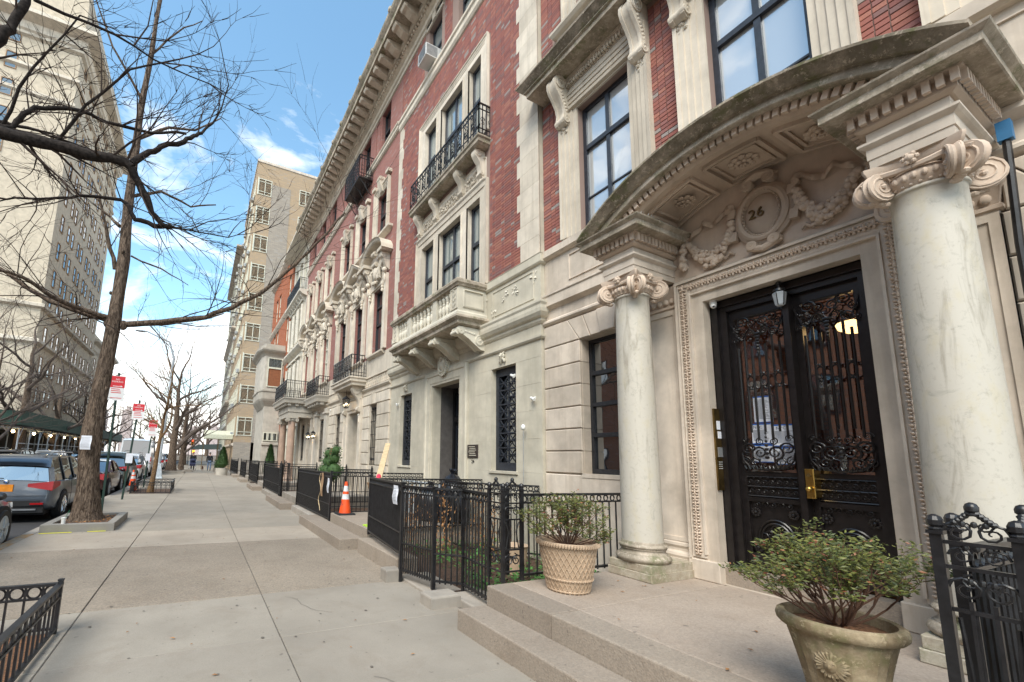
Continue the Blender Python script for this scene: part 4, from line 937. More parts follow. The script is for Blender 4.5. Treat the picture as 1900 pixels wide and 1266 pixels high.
    for R_ in (.20, .165): m.tube([(DX - .04, c + R_ * cos(t * pi / 12) * .8, .90 + R_ * sin(t * pi / 12)) for t in range(13)], .010, 5)
    for i in range(5): m.spiral((DX - .04, c + .055 * (i - 2), .92 + .04 * (2 - abs(i - 2))), (0, 1, 0), (0, 0, 1), .045, 1.6, .1, .14, i, 1 if i % 2 else -1, 5, 8)
    m.build('cast_panel', 'iron_door', leaf, smooth=True)
m = MB(); m.cbox(DX - .185, DX - .16, 2.035, 2.105, 1.36, 1.64, .006); m.box(DX - .17, DX - .03, 2.04, 2.10, 1.37, 1.63); lk = m.build('lock_plate', 'brass', D)
m = MB(); m.lathe([(.001, 0), (.018, 0), (.02, .006), (.01, .012)], n=14); m.ell((0, 0, .03), .027, 12, 8)
kn = m.build('door_knob', 'brass', None, smooth=True); kn.parent = lk; kn.rotation_euler = (0, -pi / 2, 0); kn.location = (-.195, -.095 + .02, .90)
m = MB(); m.lathe([(.001, 0), (.017, 0), (.017, .008), (.001, .008)], n=14); kh = m.build('keyhole_ring', 'brass_dull', None); kh.parent = lk; kh.rotation_euler = (0, -pi / 2, 0); kh.location = (-.187, -.07, 1.03)
# vestibule seen through the glass
m = MB()
for q in (((5.56, 1.45, .5), (5.56, 1.45, 3.7), (8.2, 1.45, 3.7), (8.2, 1.45, .5)), ((5.56, 2.95, .5), (5.56, 2.95, 3.7), (8.2, 2.95, 3.7), (8.2, 2.95, .5)), ((8.2, 1.45, .5), (8.2, 1.45, 3.7), (8.2, 2.95, 3.7), (8.2, 2.95, .5)), ((5.56, 1.45, 3.7), (8.2, 1.45, 3.7), (8.2, 2.95, 3.7), (5.56, 2.95, 3.7)), ((5.56, 1.45, .5), (8.2, 1.45, .5), (8.2, 2.95, .5), (5.56, 2.95, .5))): m.add(q, [(0, 1, 2, 3)])
m.build('vestibule', 'brick_brown_wall', H)
L = thing('hall_lamp', 'glowing cream bowl lamp hanging inside behind the right door leaf', 'lamp', (6.1, 1.85, 3.05))
m = MB(); m.lathe([(.01, 3.08), (.09, 3.09), (.15, 3.13), (.165, 3.18), (.16, 3.19)], (6.1, 1.85, 0), 24); m.build('lamp_bowl', 'glow_warm', L, smooth=True)
MB().tube([(6.1, 1.85, 3.18), (6.1, 1.85, 3.70)], .012, 6).build('lamp_rod', 'brass_dull', L)
# notices behind the left pane
def notice(y0, y1, z0, z1, lab, hd):
    N_ = thing('notice', lab, 'notice', (DX - .012, (y0 + y1) / 2, z0), 'notices taped inside the door glass')
    MB().box(DX - .013, DX - .011, y0, y1, z0, z1).build('sheet', 'paper', N_)
    m = MB(); m.box(DX - .0145, DX - .0135, y0, y1, z1 - .014, z1); m.box(DX - .0145, DX - .0135, y0, y1, z0, z0 + .008); m.build('blue_border', 'ink_blue', N_)
    m = MB(); zz = z1 - (.075 if hd else .04)
    while zz > z0 + .03:
        m.box(DX - .0145, DX - .0135, y0 + .015 + random.uniform(0, .05), y1 - .012, zz, zz + .0035); zz -= .011
    m.build('print_lines', 'ink', N_)
    if hd: text('NYC', .042, N_, 'ink', (DX - .0145, (y0 + y1) / 2 + .03, z1 - .04), '-X', .0005)
notice(2.40, 2.565, 2.13, 2.42, 'upper left white notice with blue border taped inside the door glass', False)
notice(2.42, 2.60, 1.90, 2.12, 'left middle notice headed NYC inside the door glass', True)
notice(2.20, 2.405, 1.87, 2.10, 'right notice headed NYC inside the door glass', True)
notice(2.42, 2.60, 1.70, 1.89, 'lowest left notice behind the iron scrolls', False)
notice(2.20, 2.40, 1.68, 1.86, 'lowest right notice behind the iron scrolls', False)
# lantern at the door head, dome camera, intercom
L = thing('porch_lantern', 'small grey porch lantern fixed above the double door of 26', 'lantern', (5.3, 2.16, 3.3))
m = MB(); m.lathe([(.012, 3.58), (.03, 3.56), (.012, 3.54), (.012, 3.50), (.05, 3.495), (.055, 3.47), (.02, 3.46)], (5.30, 2.16, 0), 12); m.build('lantern_cap', 'iron_black', L, smooth=True)
m = MB(); m.lathe([(.045, 3.465), (.060, 3.45), (.042, 3.33), (.03, 3.315)], (5.30, 2.16, 0), 6); m.build('lantern_glass', 'steel_galv', L)
m = MB()
for k in range(6): m.tube([(5.30 + .061 * cos(k * pi / 3), 2.16 + .061 * sin(k * pi / 3), 3.45), (5.30 + .043 * cos(k * pi / 3), 2.16 + .043 * sin(k * pi / 3), 3.32)], .004, 4)
m.build('lantern_ribs', 'iron_black', L)
def domecam(x, y, z, lab, ax='down'):
    c = thing('security_camera', lab, 'camera', (x, y, z))
    m = MB(); m.lathe([(.035, z + .06), (.037, z + .02), (.03, z)], (x, y, 0), 16); m.build('camera_base', 'white_plastic', c, smooth=True)
    m = MB(); m.ell((x - .012, y - .01, z - .005), .032, 14, 10); m.build('camera_ball', 'white_plastic', c, smooth=True)
    m = MB(); m.ell((x - .032, y - .022, z - .02), (.012, .014, .010), 8, 6); m.build('camera_lens', 'dark_void', c, smooth=True)
domecam(5.30, 2.80, 3.52, 'white dome security camera in the upper left corner of the doorway')
I = thing('intercom', 'tall dull brass intercom panel on the left door jamb', 'intercom', (5.36, 2.87, 1.39))
MB().box(5.255, 5.44, 2.850, 2.874, 1.38, 2.30).build('panel', 'brass_dull', I)
m = MB(); m.box(5.29, 5.35, 2.845, 2.851, 2.06, 2.16); m.box(5.30, 5.36, 2.845, 2.851, 1.96, 2.04); m.build('name_card', 'paper', I)
m = MB(); m.box(5.28, 5.39, 2.843, 2.851, 1.75, 1.86); m.build('display', 'steel_grey', I)
bt = proto(MB().lathe([(.005, 0), (.005, .004), (.002, .006)], n=8), 'button', 'steel_galv')
for i in range(5):
    for j in range(4): inst(bt, I, (5.29 + i * .025, 2.850, 1.62 + j * .024), (pi / 2, 0, 0))

# ================================================================== stoop of 26
ST = thing('stone_stoop', 'wide granite landing and single step in front of number 26', 'steps', (3.9, 2.2, 0))
def slabblock(name, mat, par, x0, x1, y0, y1, z0, z1, c=.012):
    m = MB(); m.loft([[(x0, y0, z0), (x1, y0, z0), (x1, y1, z0), (x0, y1, z0)], [(x0, y0, z1 - c), (x1, y0, z1 - c), (x1, y1, z1 - c), (x0, y1, z1 - c)], [(x0 + c * .3, y0 + c * .3, z1 - c * .3), (x1 - c * .3, y0 + c * .3, z1 - c * .3), (x1 - c * .3, y1 - c * .3, z1 - c * .3), (x0 + c * .3, y1 - c * .3, z1 - c * .3)], [(x0 + c, y0 + c, z1), (x1 - c, y0 + c, z1), (x1 - c, y1 - c, z1), (x0 + c, y1 - c, z1)]])
    return m.build(name, mat, par)
slabblock('step', 'granite_step', ST, 2.40, 2.735, .65, 3.735, -.02, .19)
slabblock('riser_stone', 'granite_step', ST, 2.735, 3.05, 2.84, 3.72, .17, .379); slabblock('riser_stone', 'granite_step', ST, 2.735, 3.05, .66, 2.834, .17, .38)
slabblock('landing_slab', 'landing_concrete', ST, 3.052, 5.36, .66, 2.834, -.02, .3785); slabblock('landing_slab', 'landing_concrete', ST, 3.052, 5.36, 2.84, 3.72, -.02, .378)
m = MB(); m.box(2.74, 3.0, .67, 3.71, -.02, .17); m.build('stoop_core', 'granite_kerb', ST)

# ---- planters
def weave_pot(cx, cy, z0, r0, r1, h):
    P = thing('flower_pot', 'tan basket-weave patterned round pot on the landing left of the column', 'planter', (cx, cy, z0))
    rad = lambda t: r0 + (r1 - r0) * (t ** .85)
    m = MB(); m.lathe([(r0 * .96, z0)] + [(rad(t / 10), z0 + h * t / 10 * .96 + .004) for t in range(11)] + [(r1 - .03, z0 + h * .97), (r1 - .035, z0 + h - .05), (.01, z0 + h - .06)], (cx, cy, 0), 48)
    m.build('pot_body', 'planter_terracotta', P, smooth=True)
    m = MB()
    for sg in (1, -1):
        for k in range(30):
            a0 = 2 * pi * k / 30
            m.tube([(cx + (rad(t) + .002) * cos(a0 + sg * t * .95), cy + (rad(t) + .002) * sin(a0 + sg * t * .95), z0 + h * t * .96) for t in [i / 9 for i in range(10)]], .006, 4, False)
    m.build('woven_ridges', 'planter_terracotta', P, smooth=True)
    m = MB()
    for (z, r, tr, cnt) in ((z0 + h * .97, r1 + .004, .021, 70), (z0 + h * .27, rad(.27) + .003, .010, 60), (z0 + h * .04, rad(.04), .009, 0)):
        m.sweep([(tr * cos(q), tr * sin(q)) for q in [2 * pi * i / 8 for i in range(8)]], [(cx + r * cos(2 * pi * k / 48), cy + r * sin(2 * pi * k / 48)) for k in range(48)], lambda a, b, v: (a, b, v + z), True)
        for k in range(cnt):
            a = 2 * pi * k / cnt
            m.tube([(cx + (r + tr) * cos(a), cy + (r + tr) * sin(a), z - tr * .9), (cx + (r + tr * 1.25) * cos(a + .03), cy + (r + tr * 1.25) * sin(a + .03), z), (cx + (r + tr) * cos(a + .06), cy + (r + tr) * sin(a + .06), z + tr * .9)], tr * .32, 4, False)
    m.build('rope_rim', 'planter_terracotta', P, smooth=True)
    MB().lathe([(r1 - .035, z0 + h - .055), (r1 * .5, z0 + h - .04), (.001, z0 + h - .035)], (cx, cy, 0), 24).build('potting_soil', 'mulch', P)
weave_pot(3.43, 3.32, .38, .195, .275, .47)
def urn(cx, cy, z0):
    P = thing('flower_urn', 'weathered buff urn with a sunflower face relief nearest the camera', 'planter', (cx, cy, z0))
    m = MB(); n = 72; rings = []
    for (r, z, fl) in ((.12, 0, 0), (.135, .01, 0), (.14, .04, .2), (.155, .15, 1), (.178, .26, 1), (.20, .35, 1), (.212, .395, .9), (.214, .41, 0), (.216, .42, 0)):
        rings.append([(cx + (r + .0035 * fl * cos(24 * 2 * pi * k / n)) * cos(2 * pi * k / n), cy + (r + .0035 * fl * cos(24 * 2 * pi * k / n)) * sin(2 * pi * k / n), z0 + z) for k in range(n)])
    m.loft(rings); m.build('urn_body', 'urn_stone', P, smooth=True)
    m = MB(); m.lathe([(.21, z0 + .405), (.238, z0 + .408), (.252, z0 + .424), (.256, z0 + .445), (.250, z0 + .465), (.235, z0 + .475), (.215, z0 + .47), (.205, z0 + .44), (.20, z0 + .40)], (cx, cy, 0), 64); m.build('urn_rim', 'urn_stone', P, smooth=True)
    MB().lathe([(.21, z0 + .42), (.12, z0 + .435), (.001, z0 + .44)], (cx, cy, 0), 24).build('potting_soil', 'mulch', P)
    m = MB()                                                     # sunflower relief
    def onsurf(u, v, d):                                          # u: sideways on the wall, v: height
        a0 = radians(186); zz = .27 + v; r = .165 + .13 * (zz - .20) + d; a = a0 + u / .19
        return (cx + r * cos(a), cy + r * sin(a), z0 + zz)
    for k in range(22):
        t = 2 * pi * k / 22; L_ = .085 if k % 2 else .072
        m.tube([onsurf(.022 * cos(t), .022 * sin(t), .012), onsurf(.055 * cos(t), .055 * sin(t), .013), onsurf(L_ * cos(t), L_ * sin(t), .003)], [.008, .009, .002], 5)
    m.ell(onsurf(0, 0, .006), (.026, .030, .038), 12, 8); m.ell(onsurf(0, -.005, .03), (.009, .009, .012), 6, 5)
    for s2 in (-1, 1): m.ell(onsurf(.014 * s2, .012, .024), (.007, .007, .005), 6, 4)
    m.build('sunflower_relief', 'urn_stone', P, smooth=True)
urn(3.12, 1.155, .38)
def shrub(name, lab, cx, cy, z0, R, h, nb, seed, leaf=.014, squash=1.0, dens=1.0):
    T = thing(name, lab, 'shrub', (cx, cy, z0)); r = random.Random(seed)
    st = MB(); lf = MB(); lr = MB(); tips = []
    def grow(p, d, L_, rad, dep):
        pts = [p]; n = 4
        for i in range(n):
            d = (d + Vector((r.uniform(-.22, .22), r.uniform(-.22, .22), r.uniform(-.08, .20)))).normalized()
            p = p + d * (L_ / n); pts.append(p)
        st.tube(pts, [rad * (1 - .5 * i / n) for i in range(n + 1)], 4 if dep else 5, False)
        if dep < 3:
            for k in range(3 if dep < 2 else 2):
                q = pts[r.choice((2, 3, 4, 4))]
                dd = (d + Vector((r.uniform(-.8, .8), r.uniform(-.8, .8), r.uniform(-.25, .45)))).normalized()
                grow(q, dd, L_ * r.uniform(.5, .75), rad * .55, dep + 1)
        if dep >= 2: tips.append((pts, d))
    for k in range(nb):
        a = 2 * pi * k / nb + r.uniform(-.2, .2); e = r.uniform(.25, 1.25)
        d = Vector((cos(a) * cos(e), sin(a) * cos(e), sin(e) * .9)).normalized()
        grow(Vector((cx + .03 * cos(a), cy + .03 * sin(a), z0)), d, (R * cos(e) + h * sin(e)) * .52, .0075, 0)
    for pts, d in tips:
        for i in range(int(9 * dens)):
            q = pts[r.choice((2, 3, 4))] + Vector((r.uniform(-.02, .02), r.uniform(-.02, .02), r.uniform(-.012, .02)))
            a = r.uniform(0, 2 * pi); u = Vector((cos(a), sin(a), r.uniform(-.3, .7))).normalized(); w = u.orthogonal().normalized(); s_ = leaf * r.uniform(.7, 1.5)
            w = (w + u.cross(w) * r.uniform(-1, 1)).normalized(); nn = u.cross(w)
            b = lf if r.random() > .05 else lr
            b.add([q, q + u * s_ + w * s_ * .38 + nn * s_ * .1, q + u * s_ * 2.2, q + u * s_ - w * s_ * .38 + nn * s_ * .1], [(0, 1, 2, 3)])
    st.build('stems', 'stem_brown', T, smooth=False); lf.build('leaves', 'leaf_azalea', T, kind='stuff'); lr.build('red_leaves', 'leaf_red', T, kind='stuff')
    return T
shrub('azalea_shrub', 'wide green azalea growing in the urn nearest the camera', 3.12, 1.155, .81, .42, .28, 20, 11, .0105, dens=1.6)
shrub('azalea_shrub', 'small azalea growing in the basket-weave pot by the left column', 3.43, 3.32, .80, .30, .38, 20, 23, .0115, dens=1.3)

# ================================================================== iron fences
def rod(h, r=.008, n=6): return MB().tube([(0, 0, 0), (0, 0, h)], r, n)
def fence_run(par, p0, p1, zb, zt, sp=.085, rings=True, midz=None, sep=True, r=.0105, w=.036):
    a = Vector((p0[0], p0[1], 0)); b = Vector((p1[0], p1[1], 0)); L_ = (b - a).length; d = (b - a) / L_
    for z_, w_, h_ in ((zt - .012, w * 1.4, .026), (zt - .10, w * .8, .018), (zb + .03, w, .024)) + (((midz, w, .018),) if midz else ()): MB().beam((*p0, z_), (*p1, z_), w_, h_).build('rail', 'iron_black', par)
    n = max(2, int(L_ / sp)); br = proto(rod(zt - .10 - zb, r, 5), 'bar', 'iron_black') if sep else None; mm = MB()
    for i in range(n + 1):
        q = a + d * (L_ * i / n)
        if sep: inst(br, par, (q.x, q.y, zb))
        else: mm.tube([(q.x, q.y, zb), (q.x, q.y, zt - .1)], r, 4)
    if not sep: mm.build('bars', 'iron_black', par, kind='stuff')
    if rings:
        m = MB()
        for i in range(n):
            q = a + d * (L_ * (i + .5) / n); R_ = min(.034, L_ / n * .42)
            m.tube([(q.x + d.x * R_ * cos(t * pi / 5), q.y + d.y * R_ * cos(t * pi / 5), zt - .06 + .034 * sin(t * pi / 5)) for t in range(11)], .0085, 4)
        m.build('ring_frieze', 'iron_black', par, kind='stuff')
def finial(m, x, y, z, s=1.0):
    m.lathe([(.020 * s, 0), (.024 * s, .010 * s), (.016 * s, .018 * s), (.025 * s, .026 * s), (.026 * s, .046 * s), (.019 * s, .062 * s), (.006 * s, .070 * s)], (x, y, z), 10)
def post(par, x, y, z0, z1, w=.04, fin=True):
    m = MB(); m.box(x - w / 2, x + w / 2, y - w / 2, y + w / 2, z0, z1); m.box(x - w * .7, x + w * .7, y - w * .7, y + w * .7, z1, z1 + .015)
    if fin: finial(m, x, y, z1 + .012)
    m.build('post', 'iron_black', par)
def box_post(par, x0, x1, y0, y1, z0, zt):
    """openwork cast box post with scroll panels and a crest"""
    for (x, y) in ((x0, y0), (x1, y0), (x0, y1), (x1, y1)): post(par, x, y, z0, zt + .03, .035)
    def panel(a, b):
        m = MB(); A = Vector((*a, 0)); B = Vector((*b, 0)); d = (B - A).normalized(); W_ = (B - A).length; c = (A + B) / 2
        P = lambda u, z: (c.x + d.x * u, c.y + d.y * u, z)
        for z in (zt, zt - .10, zt - .27, z0 + .10, z0 + .32): m.beam(P(-W_ / 2, z), P(W_ / 2, z), .02, .015)
        k = W_ / .25
        for (z, sc) in ((zt + .045, 1), (zt - .05, .8), (zt - .185, 1.1), (z0 + .21, 1.25)):
            for s2 in (-1, 1):
                m.spiral(P(s2 * .052 * k, z), (d.x, d.y, 0), (0, 0, 1), .046 * sc * k ** .5, 1.7, .08, .15, 0 if s2 > 0 else pi, s2, 5, 9)
                m.spiral(P(s2 * .03 * k, z + .03 * sc), (d.x, d.y, 0), (0, 0, 1), .026 * sc, 1.4, .08, .2, pi / 2, -s2, 5, 8)
            for u in (-.0, .03, -.03): m.ell(P(u, z + .035), (.011, .011, .014), 6, 4)
        for s2 in (-1, 1):
            for i in range(5): m.ell(P(s2 * .06 * k * (1 - i / 5.0), zt + .085 + .010 * i), (.013, .013, .013), 6, 4)
            m.tube([P(s2 * .085 * k, z0 + .33), P(s2 * .05 * k, z0 + .5), P(s2 * .085 * k, zt - .30)], .007, 5); m.tube([P(s2 * .03 * k, z0 + .33), P(s2 * .03 * k, zt - .28)], .006, 4)
        finial(m, c.x, c.y, zt + .115, .8)
        m.build('scroll_panel', 'iron_black', par, smooth=True)
    panel((x0, y0), (x1, y0)); panel((x0, y0), (x0, y1))
# left of the landing: box post, run to the wall, run to the kink, open gate
F = thing('iron_fence', 'black iron railing around the sunken area left of the planter', 'fence', (3.0, 4.2, .1), 'black iron railings along the houses')
box_post(F, 2.95, 3.20, 3.74, 3.98, .38, 1.28)
fence_run(F, (3.20, 3.76), (5.29, 3.76), .40, 1.28, .11)
fence_run(F, (2.95, 3.98), (3.00, 4.57), .12, 1.27, .07, midz=.47, r=.011)
post(F, 3.0, 4.57, .0, 1.27, .03, False)
fence_run(F, (3.0, 4.57), (2.73, 4.80), .12, 1.27, .07, midz=.47, r=.011)
G = thing('iron_gate', 'black iron gate with a mid rail on the corner of the sunken area', 'gate', (2.65, 5.1, .1))
post(G, 2.725, 4.81, .05, 1.27, .045, False); post(G, 2.565, 5.42, .0, 1.29, .045, False)
fence_run(G, (2.72, 4.83), (2.57, 5.40), .13, 1.265, .045, midz=.50, r=.011)
G = thing('iron_fence', 'black iron railing with a white notice tied to it before number 24', 'fence', (2.7, 6.3, .3), 'black iron railings along the houses')
fence_run(G, (2.58, 5.46), (2.80, 7.27), .33, 1.29, .055, midz=.62, r=.0115); post(G, 2.80, 7.28, .30, 1.31, .04, False)
fence_run(G, (2.80, 7.30), (5.22, 7.30), .35, 1.27, .09, midz=None)
B_ = thing('iron_fence', 'back railing of the sunken area below the right window of number 24', 'fence', (4.9, 5.7, 0))
fence_run(B_, (4.35, 6.5), (5.22, 5.65), .1, 1.25, .09); fence_run(B_, (4.35, 6.5), (4.35, 7.28), .1, 1.25, .09)
m = MB(); finial(m, 3.3, 6.9, 1.3, 1.3); 
def pnotice(x, y, z0, z1, w, lab, tilt=0.0, mat='paper'):
    N_ = thing('paper_notice', lab, 'notice', (x, y, z0)); m = MB()
    m.loft([[(x - .004 + .012 * sin(i * 1.3), y - w / 2 + tilt * i, z1 - (z1 - z0) * i / 5), (x - .002 + .010 * sin(i * 1.3), y - w / 2 + tilt * i, z1 - (z1 - z0) * i / 5 - .001), (x - .002 + .010 * sin(i * 1.3 + .6), y + w / 2 + tilt * i, z1 - (z1 - z0) * i / 5 - .001), (x - .004 + .012 * sin(i * 1.3 + .6), y + w / 2 + tilt * i, z1 - (z1 - z0) * i / 5)] for i in range(6)])
    m.build('sheet', mat, N_)
    if mat == 'paper':
        m = MB()
        for i in range(9): m.box(x - .022, x - .0205, y - w / 2 + .02, y + w / 2 - .02, z1 - .05 - i * (z1 - z0 - .08) / 9, z1 - .045 - i * (z1 - z0 - .08) / 9)
        m.build('print_lines', 'steel_grey', N_)
pnotice(2.535, 5.60, .99, 1.25, .16, 'white paper notice hung on the iron railing before number 24')
# right of the landing, nearest the camera
F = thing('iron_fence', 'nearest black iron railing with scrollwork crest at the right edge', 'fence', (3.0, .6, 0), 'black iron railings along the houses')
box_post(F, 2.88, 3.10, .50, .71, .0, 1.33)
fence_run(F, (3.12, .68), (5.29, .68), .40, 1.30, .085); fence_run(F, (2.88, .47), (2.88, -1.8), .05, 1.33, .085, midz=.5)
m = MB()
for y in (.52, .58, .64): m.box(2.87, 2.89, y - .006, y + .006, .05, 1.1)
m.build('bar', 'iron_black', F)
m = MB(); m.box(2.84, 2.93, .50, .74, -.02, .06); m.build('foot_stone', 'granite_kerb', F)
# sunken area: kerbs, stubs, planting
A = thing('granite_kerb_block', 'rough granite block on the pavement below the gate corner', 'kerb stone', (2.6, 4.45, 0))
slabblock('block', 'granite_kerb', A, 2.42, 2.80, 4.30, 4.56, -.02, .125, .02)
A = thing('granite_kerb_block', 'small granite stub at the foot of the gate post farther back', 'kerb stone', (2.45, 5.5, 0))
slabblock('block', 'granite_kerb', A, 2.36, 2.58, 5.42, 5.62, -.02, .16, .02)
A = thing('area_kerb', 'low granite kerb under the railing of the sunken areas', 'kerb stone', (2.7, 6, 0))
for (x0, x1, y0, y1, h) in ((2.62, 2.95, 5.66, 7.30, .24), (2.80, 3.06, 3.74, 4.56, .07), (3.06, 3.25, 3.75, 4.70, .08), (2.62, 3.1, 4.72, 5.64, .035), (2.64, 2.90, 9.86, 13.4, .17), (2.64, 2.9, 15.6, 20.2, .17)):
    slabblock('kerb_stone', 'granite_kerb' if h < .2 else 'granite_step', A, x0, x1, y0, y1, -.03, h, .015)
m = MB(); m.box(2.97, 5.3, 3.8, 7.3, -.03, .03); m.box(2.9, 5.3, 9.9, 30, -.03, .02); pm = struct('area_soil', m, 'soil')
m = MB(); r = random.Random(4)
for i in range(2600):
    if i < 1700: x, y, s_ = r.uniform(3.15, 5.2), r.uniform(3.85, 4.9), .03
    else: x, y, s_ = r.uniform(3.4, 5.2), r.uniform(5.0, 7.2), .035
    z = .03 + r.uniform(0, .14) ** 1.0; a = r.uniform(0, 6.28); b = r.uniform(-.3, .9)
    u = Vector((cos(a), sin(a), b)) * s_; w = Vector((-sin(a), cos(a), 0)) * s_ * .6
    m.add([(x, y, z), Vector((x, y, z)) + u + w, Vector((x, y, z)) + u * 1.6, Vector((x, y, z)) + u - w], [(0, 1, 2, 3)])
o = m.build('ivy_groundcover', 'leaf_ivy', None, kind='stuff'); tag(o, 'low green ivy growing in the sunken area left of the column', 'ivy')
m = MB()
for i in range(1500):
    cx, cy = r.choice(((3.9, 6.6), (4.4, 5.9), (3.5, 7.0), (4.9, 6.9))); a = r.uniform(0, 6.28); rr = abs(r.gauss(0, .22)); x = cx + rr * cos(a); y = cy + rr * sin(a); z = .05 + r.uniform(0, 1.15) * (1 - rr)
    u = Vector((cos(a) * .4, sin(a) * .4, r.uniform(.2, 1))) * .045; w = Vector((-sin(a), cos(a), 0)) * .010
    m.add([(x, y, z), Vector((x, y, z)) + u * .5 + w, Vector((x, y, z)) + u * 1.5, Vector((x, y, z)) + u * .5 - w], [(0, 1, 2, 3)])
o = m.build('dry_hydrangea', 'leaf_dry', None, kind='stuff'); tag(o, 'dried brown hydrangea shrubs behind the railing before number 24', 'dry shrub')
o = MB().lathe([(.16, .03), (.2, .4), (.22, .42), (.18, .42), (.01, .36)], (4.3, 5.2, 0), 20).build('clay_pot', 'planter_terracotta', None, smooth=True); tag(o, 'orange clay pot in the sunken area behind the railing', 'pot')
# vent pipe at the right edge
P = thing('vent_pipe', 'black standpipe with a blue cap on the wall at the right edge', 'pipe', (5.2, .66, 3.2))
MB().tube([(5.20, .665, 4.11), (5.20, .67, 3.9), (5.21, .69, 3.3), (5.21, .69, 2.0), (5.2, .69, .4)], .022, 8).build('pipe', 'iron_black', P, smooth=True)
MB().box(5.165, 5.235, .63, .70, 4.10, 4.25).build('pipe_cap', 'blue_paint', P)
# ================================================================== No. 24
H = thing('townhouse', 'red brick townhouse with a grey painted ground storey and a balustraded stone balcony', 'house', (5.25, 8.87, 0))
WX = 5.25; Y0, Y1, YC = 5.585, 12.2, 8.87
wn2 = [(6.27, 7.03, 1.46, 3.50), (10.71, 11.47, 1.46, 3.50)]
facade_d = [(8.22, 9.48, .38, 3.50)]
m = MB(); facade(m, WX, Y0, Y1, 0, 5.42, wn2 + facade_d, .24)
m.add([(WX, Y0, 0), (WX, Y0, 16), (9, Y0, 16), (9, Y0, 0)], [(3, 2, 1, 0)]); m.build('wall', 'painted_stone', H)
m = MB(); m.box(6.0, 9, Y0, Y1, 15, 15.9); m.box(WX + .24, WX + .75, 9.48, 9.52, .38, 3.6); m.box(WX + .24, WX + .75, 8.18, 8.22, .38, 3.6); m.box(WX + .24, WX + .75, 8.2, 9.5, 3.50, 3.6); m.build('roof', 'roof_dark', H)
m = MB()                                                         # fine ashlar joints scored in the paint
for z in (.9, 1.46, 2.05, 2.55, 3.03, 3.5): 
    for a, b in ((5.6, 6.27), (7.03, 7.6), (10.1, 10.71), (11.47, 12.15)): m.box(WX - .003, WX, a, b, z, z + .006)
m.build('scored_joint', 'cream_paint', H, kind='stuff')
m = MB(); m.frame([(0, 0), (0, .03), (.06, .03), (.06, .045), (.22, .045), (.24, .07), (.32, .075), (.34, .05), (.34, 0)], [(9.50, .38), (9.50, 3.50), (8.20, 3.50), (8.20, .38)], WX); m.build('door_surround', 'painted_stone', H)
for (a, b, c, d) in wn2:
    g_ = MB().box(WX + .23, WX + .25, a, b, c, d).build('pane', 'glass_dark', H)
    m = MB(); x = WX + .14
    for q in ((a, a + .09, c, d), (b - .09, b, c, d), (a + .09, b - .09, c, c + .16), (a + .09, b - .09, d - .16, d)): m.box(x - .02, x + .06, *q)
    gr_ = m.build('window_grille', 'iron_blue', H)
    rows = 6; ia, ib, ic, id_ = a + .09, b - .09, c + .16, d - .16; hw_ = (ib - ia) / 2; rh = (id_ - ic) / rows
    m = MB(); m.box(x - .012, x + .02, (ia + ib) / 2 - .01, (ia + ib) / 2 + .01, ic, id_)
    for i in range(rows):
        z = ic + rh * i
        if i: m.box(x - .015, x + .02, ia, ib, z - .012, z + .012)
        for k in range(2):
            y = ia + hw_ * k; m.beam((x, y, z), (x, y + hw_, z + rh), .013, .02); m.beam((x, y + hw_, z), (x, y, z + rh), .013, .02); m.box(x - .018, x + .01, y + hw_ / 2 - .02, y + hw_ / 2 + .02, z + rh / 2 - .02, z + rh / 2 + .02)
            m.box(x - .01, x + .01, y, y + hw_, z + rh / 2 - .007, z + rh / 2 + .007)
    m.build('lattice', 'iron_blue', gr_)
    m = MB(); m.cornice([(0, 1.40), (.03, 1.41), (.03, 1.455), (0, 1.46)], [(WX, b + .05), (WX, a - .05)]); m.build('sill', 'painted_stone', H)
    m = MB(); cy = (a + b) / 2
    for k in range(7): m.ell((WX - .03, cy + .07 * cos(k), d + .17 + .07 * sin(k * 1.7)), (.03, .03, .045), 7, 5)
    m.tube([(WX - .02, cy - .06, d + .28), (WX - .07, cy, d + .20), (WX - .03, cy + .03, d + .06)], [.02, .04, .01], 6)
    m.build('carved_keystone', 'painted_stone', H, smooth=True)
# front door
DX2 = WX + .66
m = MB(); m.box(DX2, DX2 + .05, 8.22, 9.48, .38, 3.5); 
for q in ((8.22, 8.30, .4, 3.48), (9.40, 9.48, .4, 3.48), (8.30, 9.40, 2.62, 2.74), (8.30, 9.40, 3.38, 3.48), (8.82, 8.88, .4, 2.62)): m.box(DX2 - .06, DX2, *q)
dr = m.build('front_door', 'iron_black', H)
m = MB()
for (a, b, c, d, n) in ((8.36, 8.78, 1.35, 2.5, 3), (8.92, 9.34, 1.35, 2.5, 3), (8.36, 9.34, 2.8, 3.32, 1), (8.36, 8.78, .55, 1.2, 2), (8.92, 9.34, .55, 1.2, 2)):
    for i in range(n):
        z0_, z1_ = c + (d - c) * i / n, c + (d - c) * (i + 1) / n
        m.beam((DX2 - .03, a, z0_), (DX2 - .03, b, z1_), .02); m.beam((DX2 - .03, b, z0_), (DX2 - .03, a, z1_), .02)
    m.frame([(0, 0), (0, .03), (.02, .03), (.02, 0)], [(b, c), (b, d), (a, d), (a, c)], DX2, True)
m.build('lattice', 'iron_blue', dr)
MB().box(DX2 - .005, DX2 - .001, 8.94, 9.32, 1.4, 2.45).build('pane', 'glass_dark', dr)
m = MB(); m.lathe([(.05, 3.25), (.06, 3.38), (.05, 3.40)], (WX + .35, 8.72, 0), 14); m.build('door_downlight', 'cream_paint', H, smooth=True)
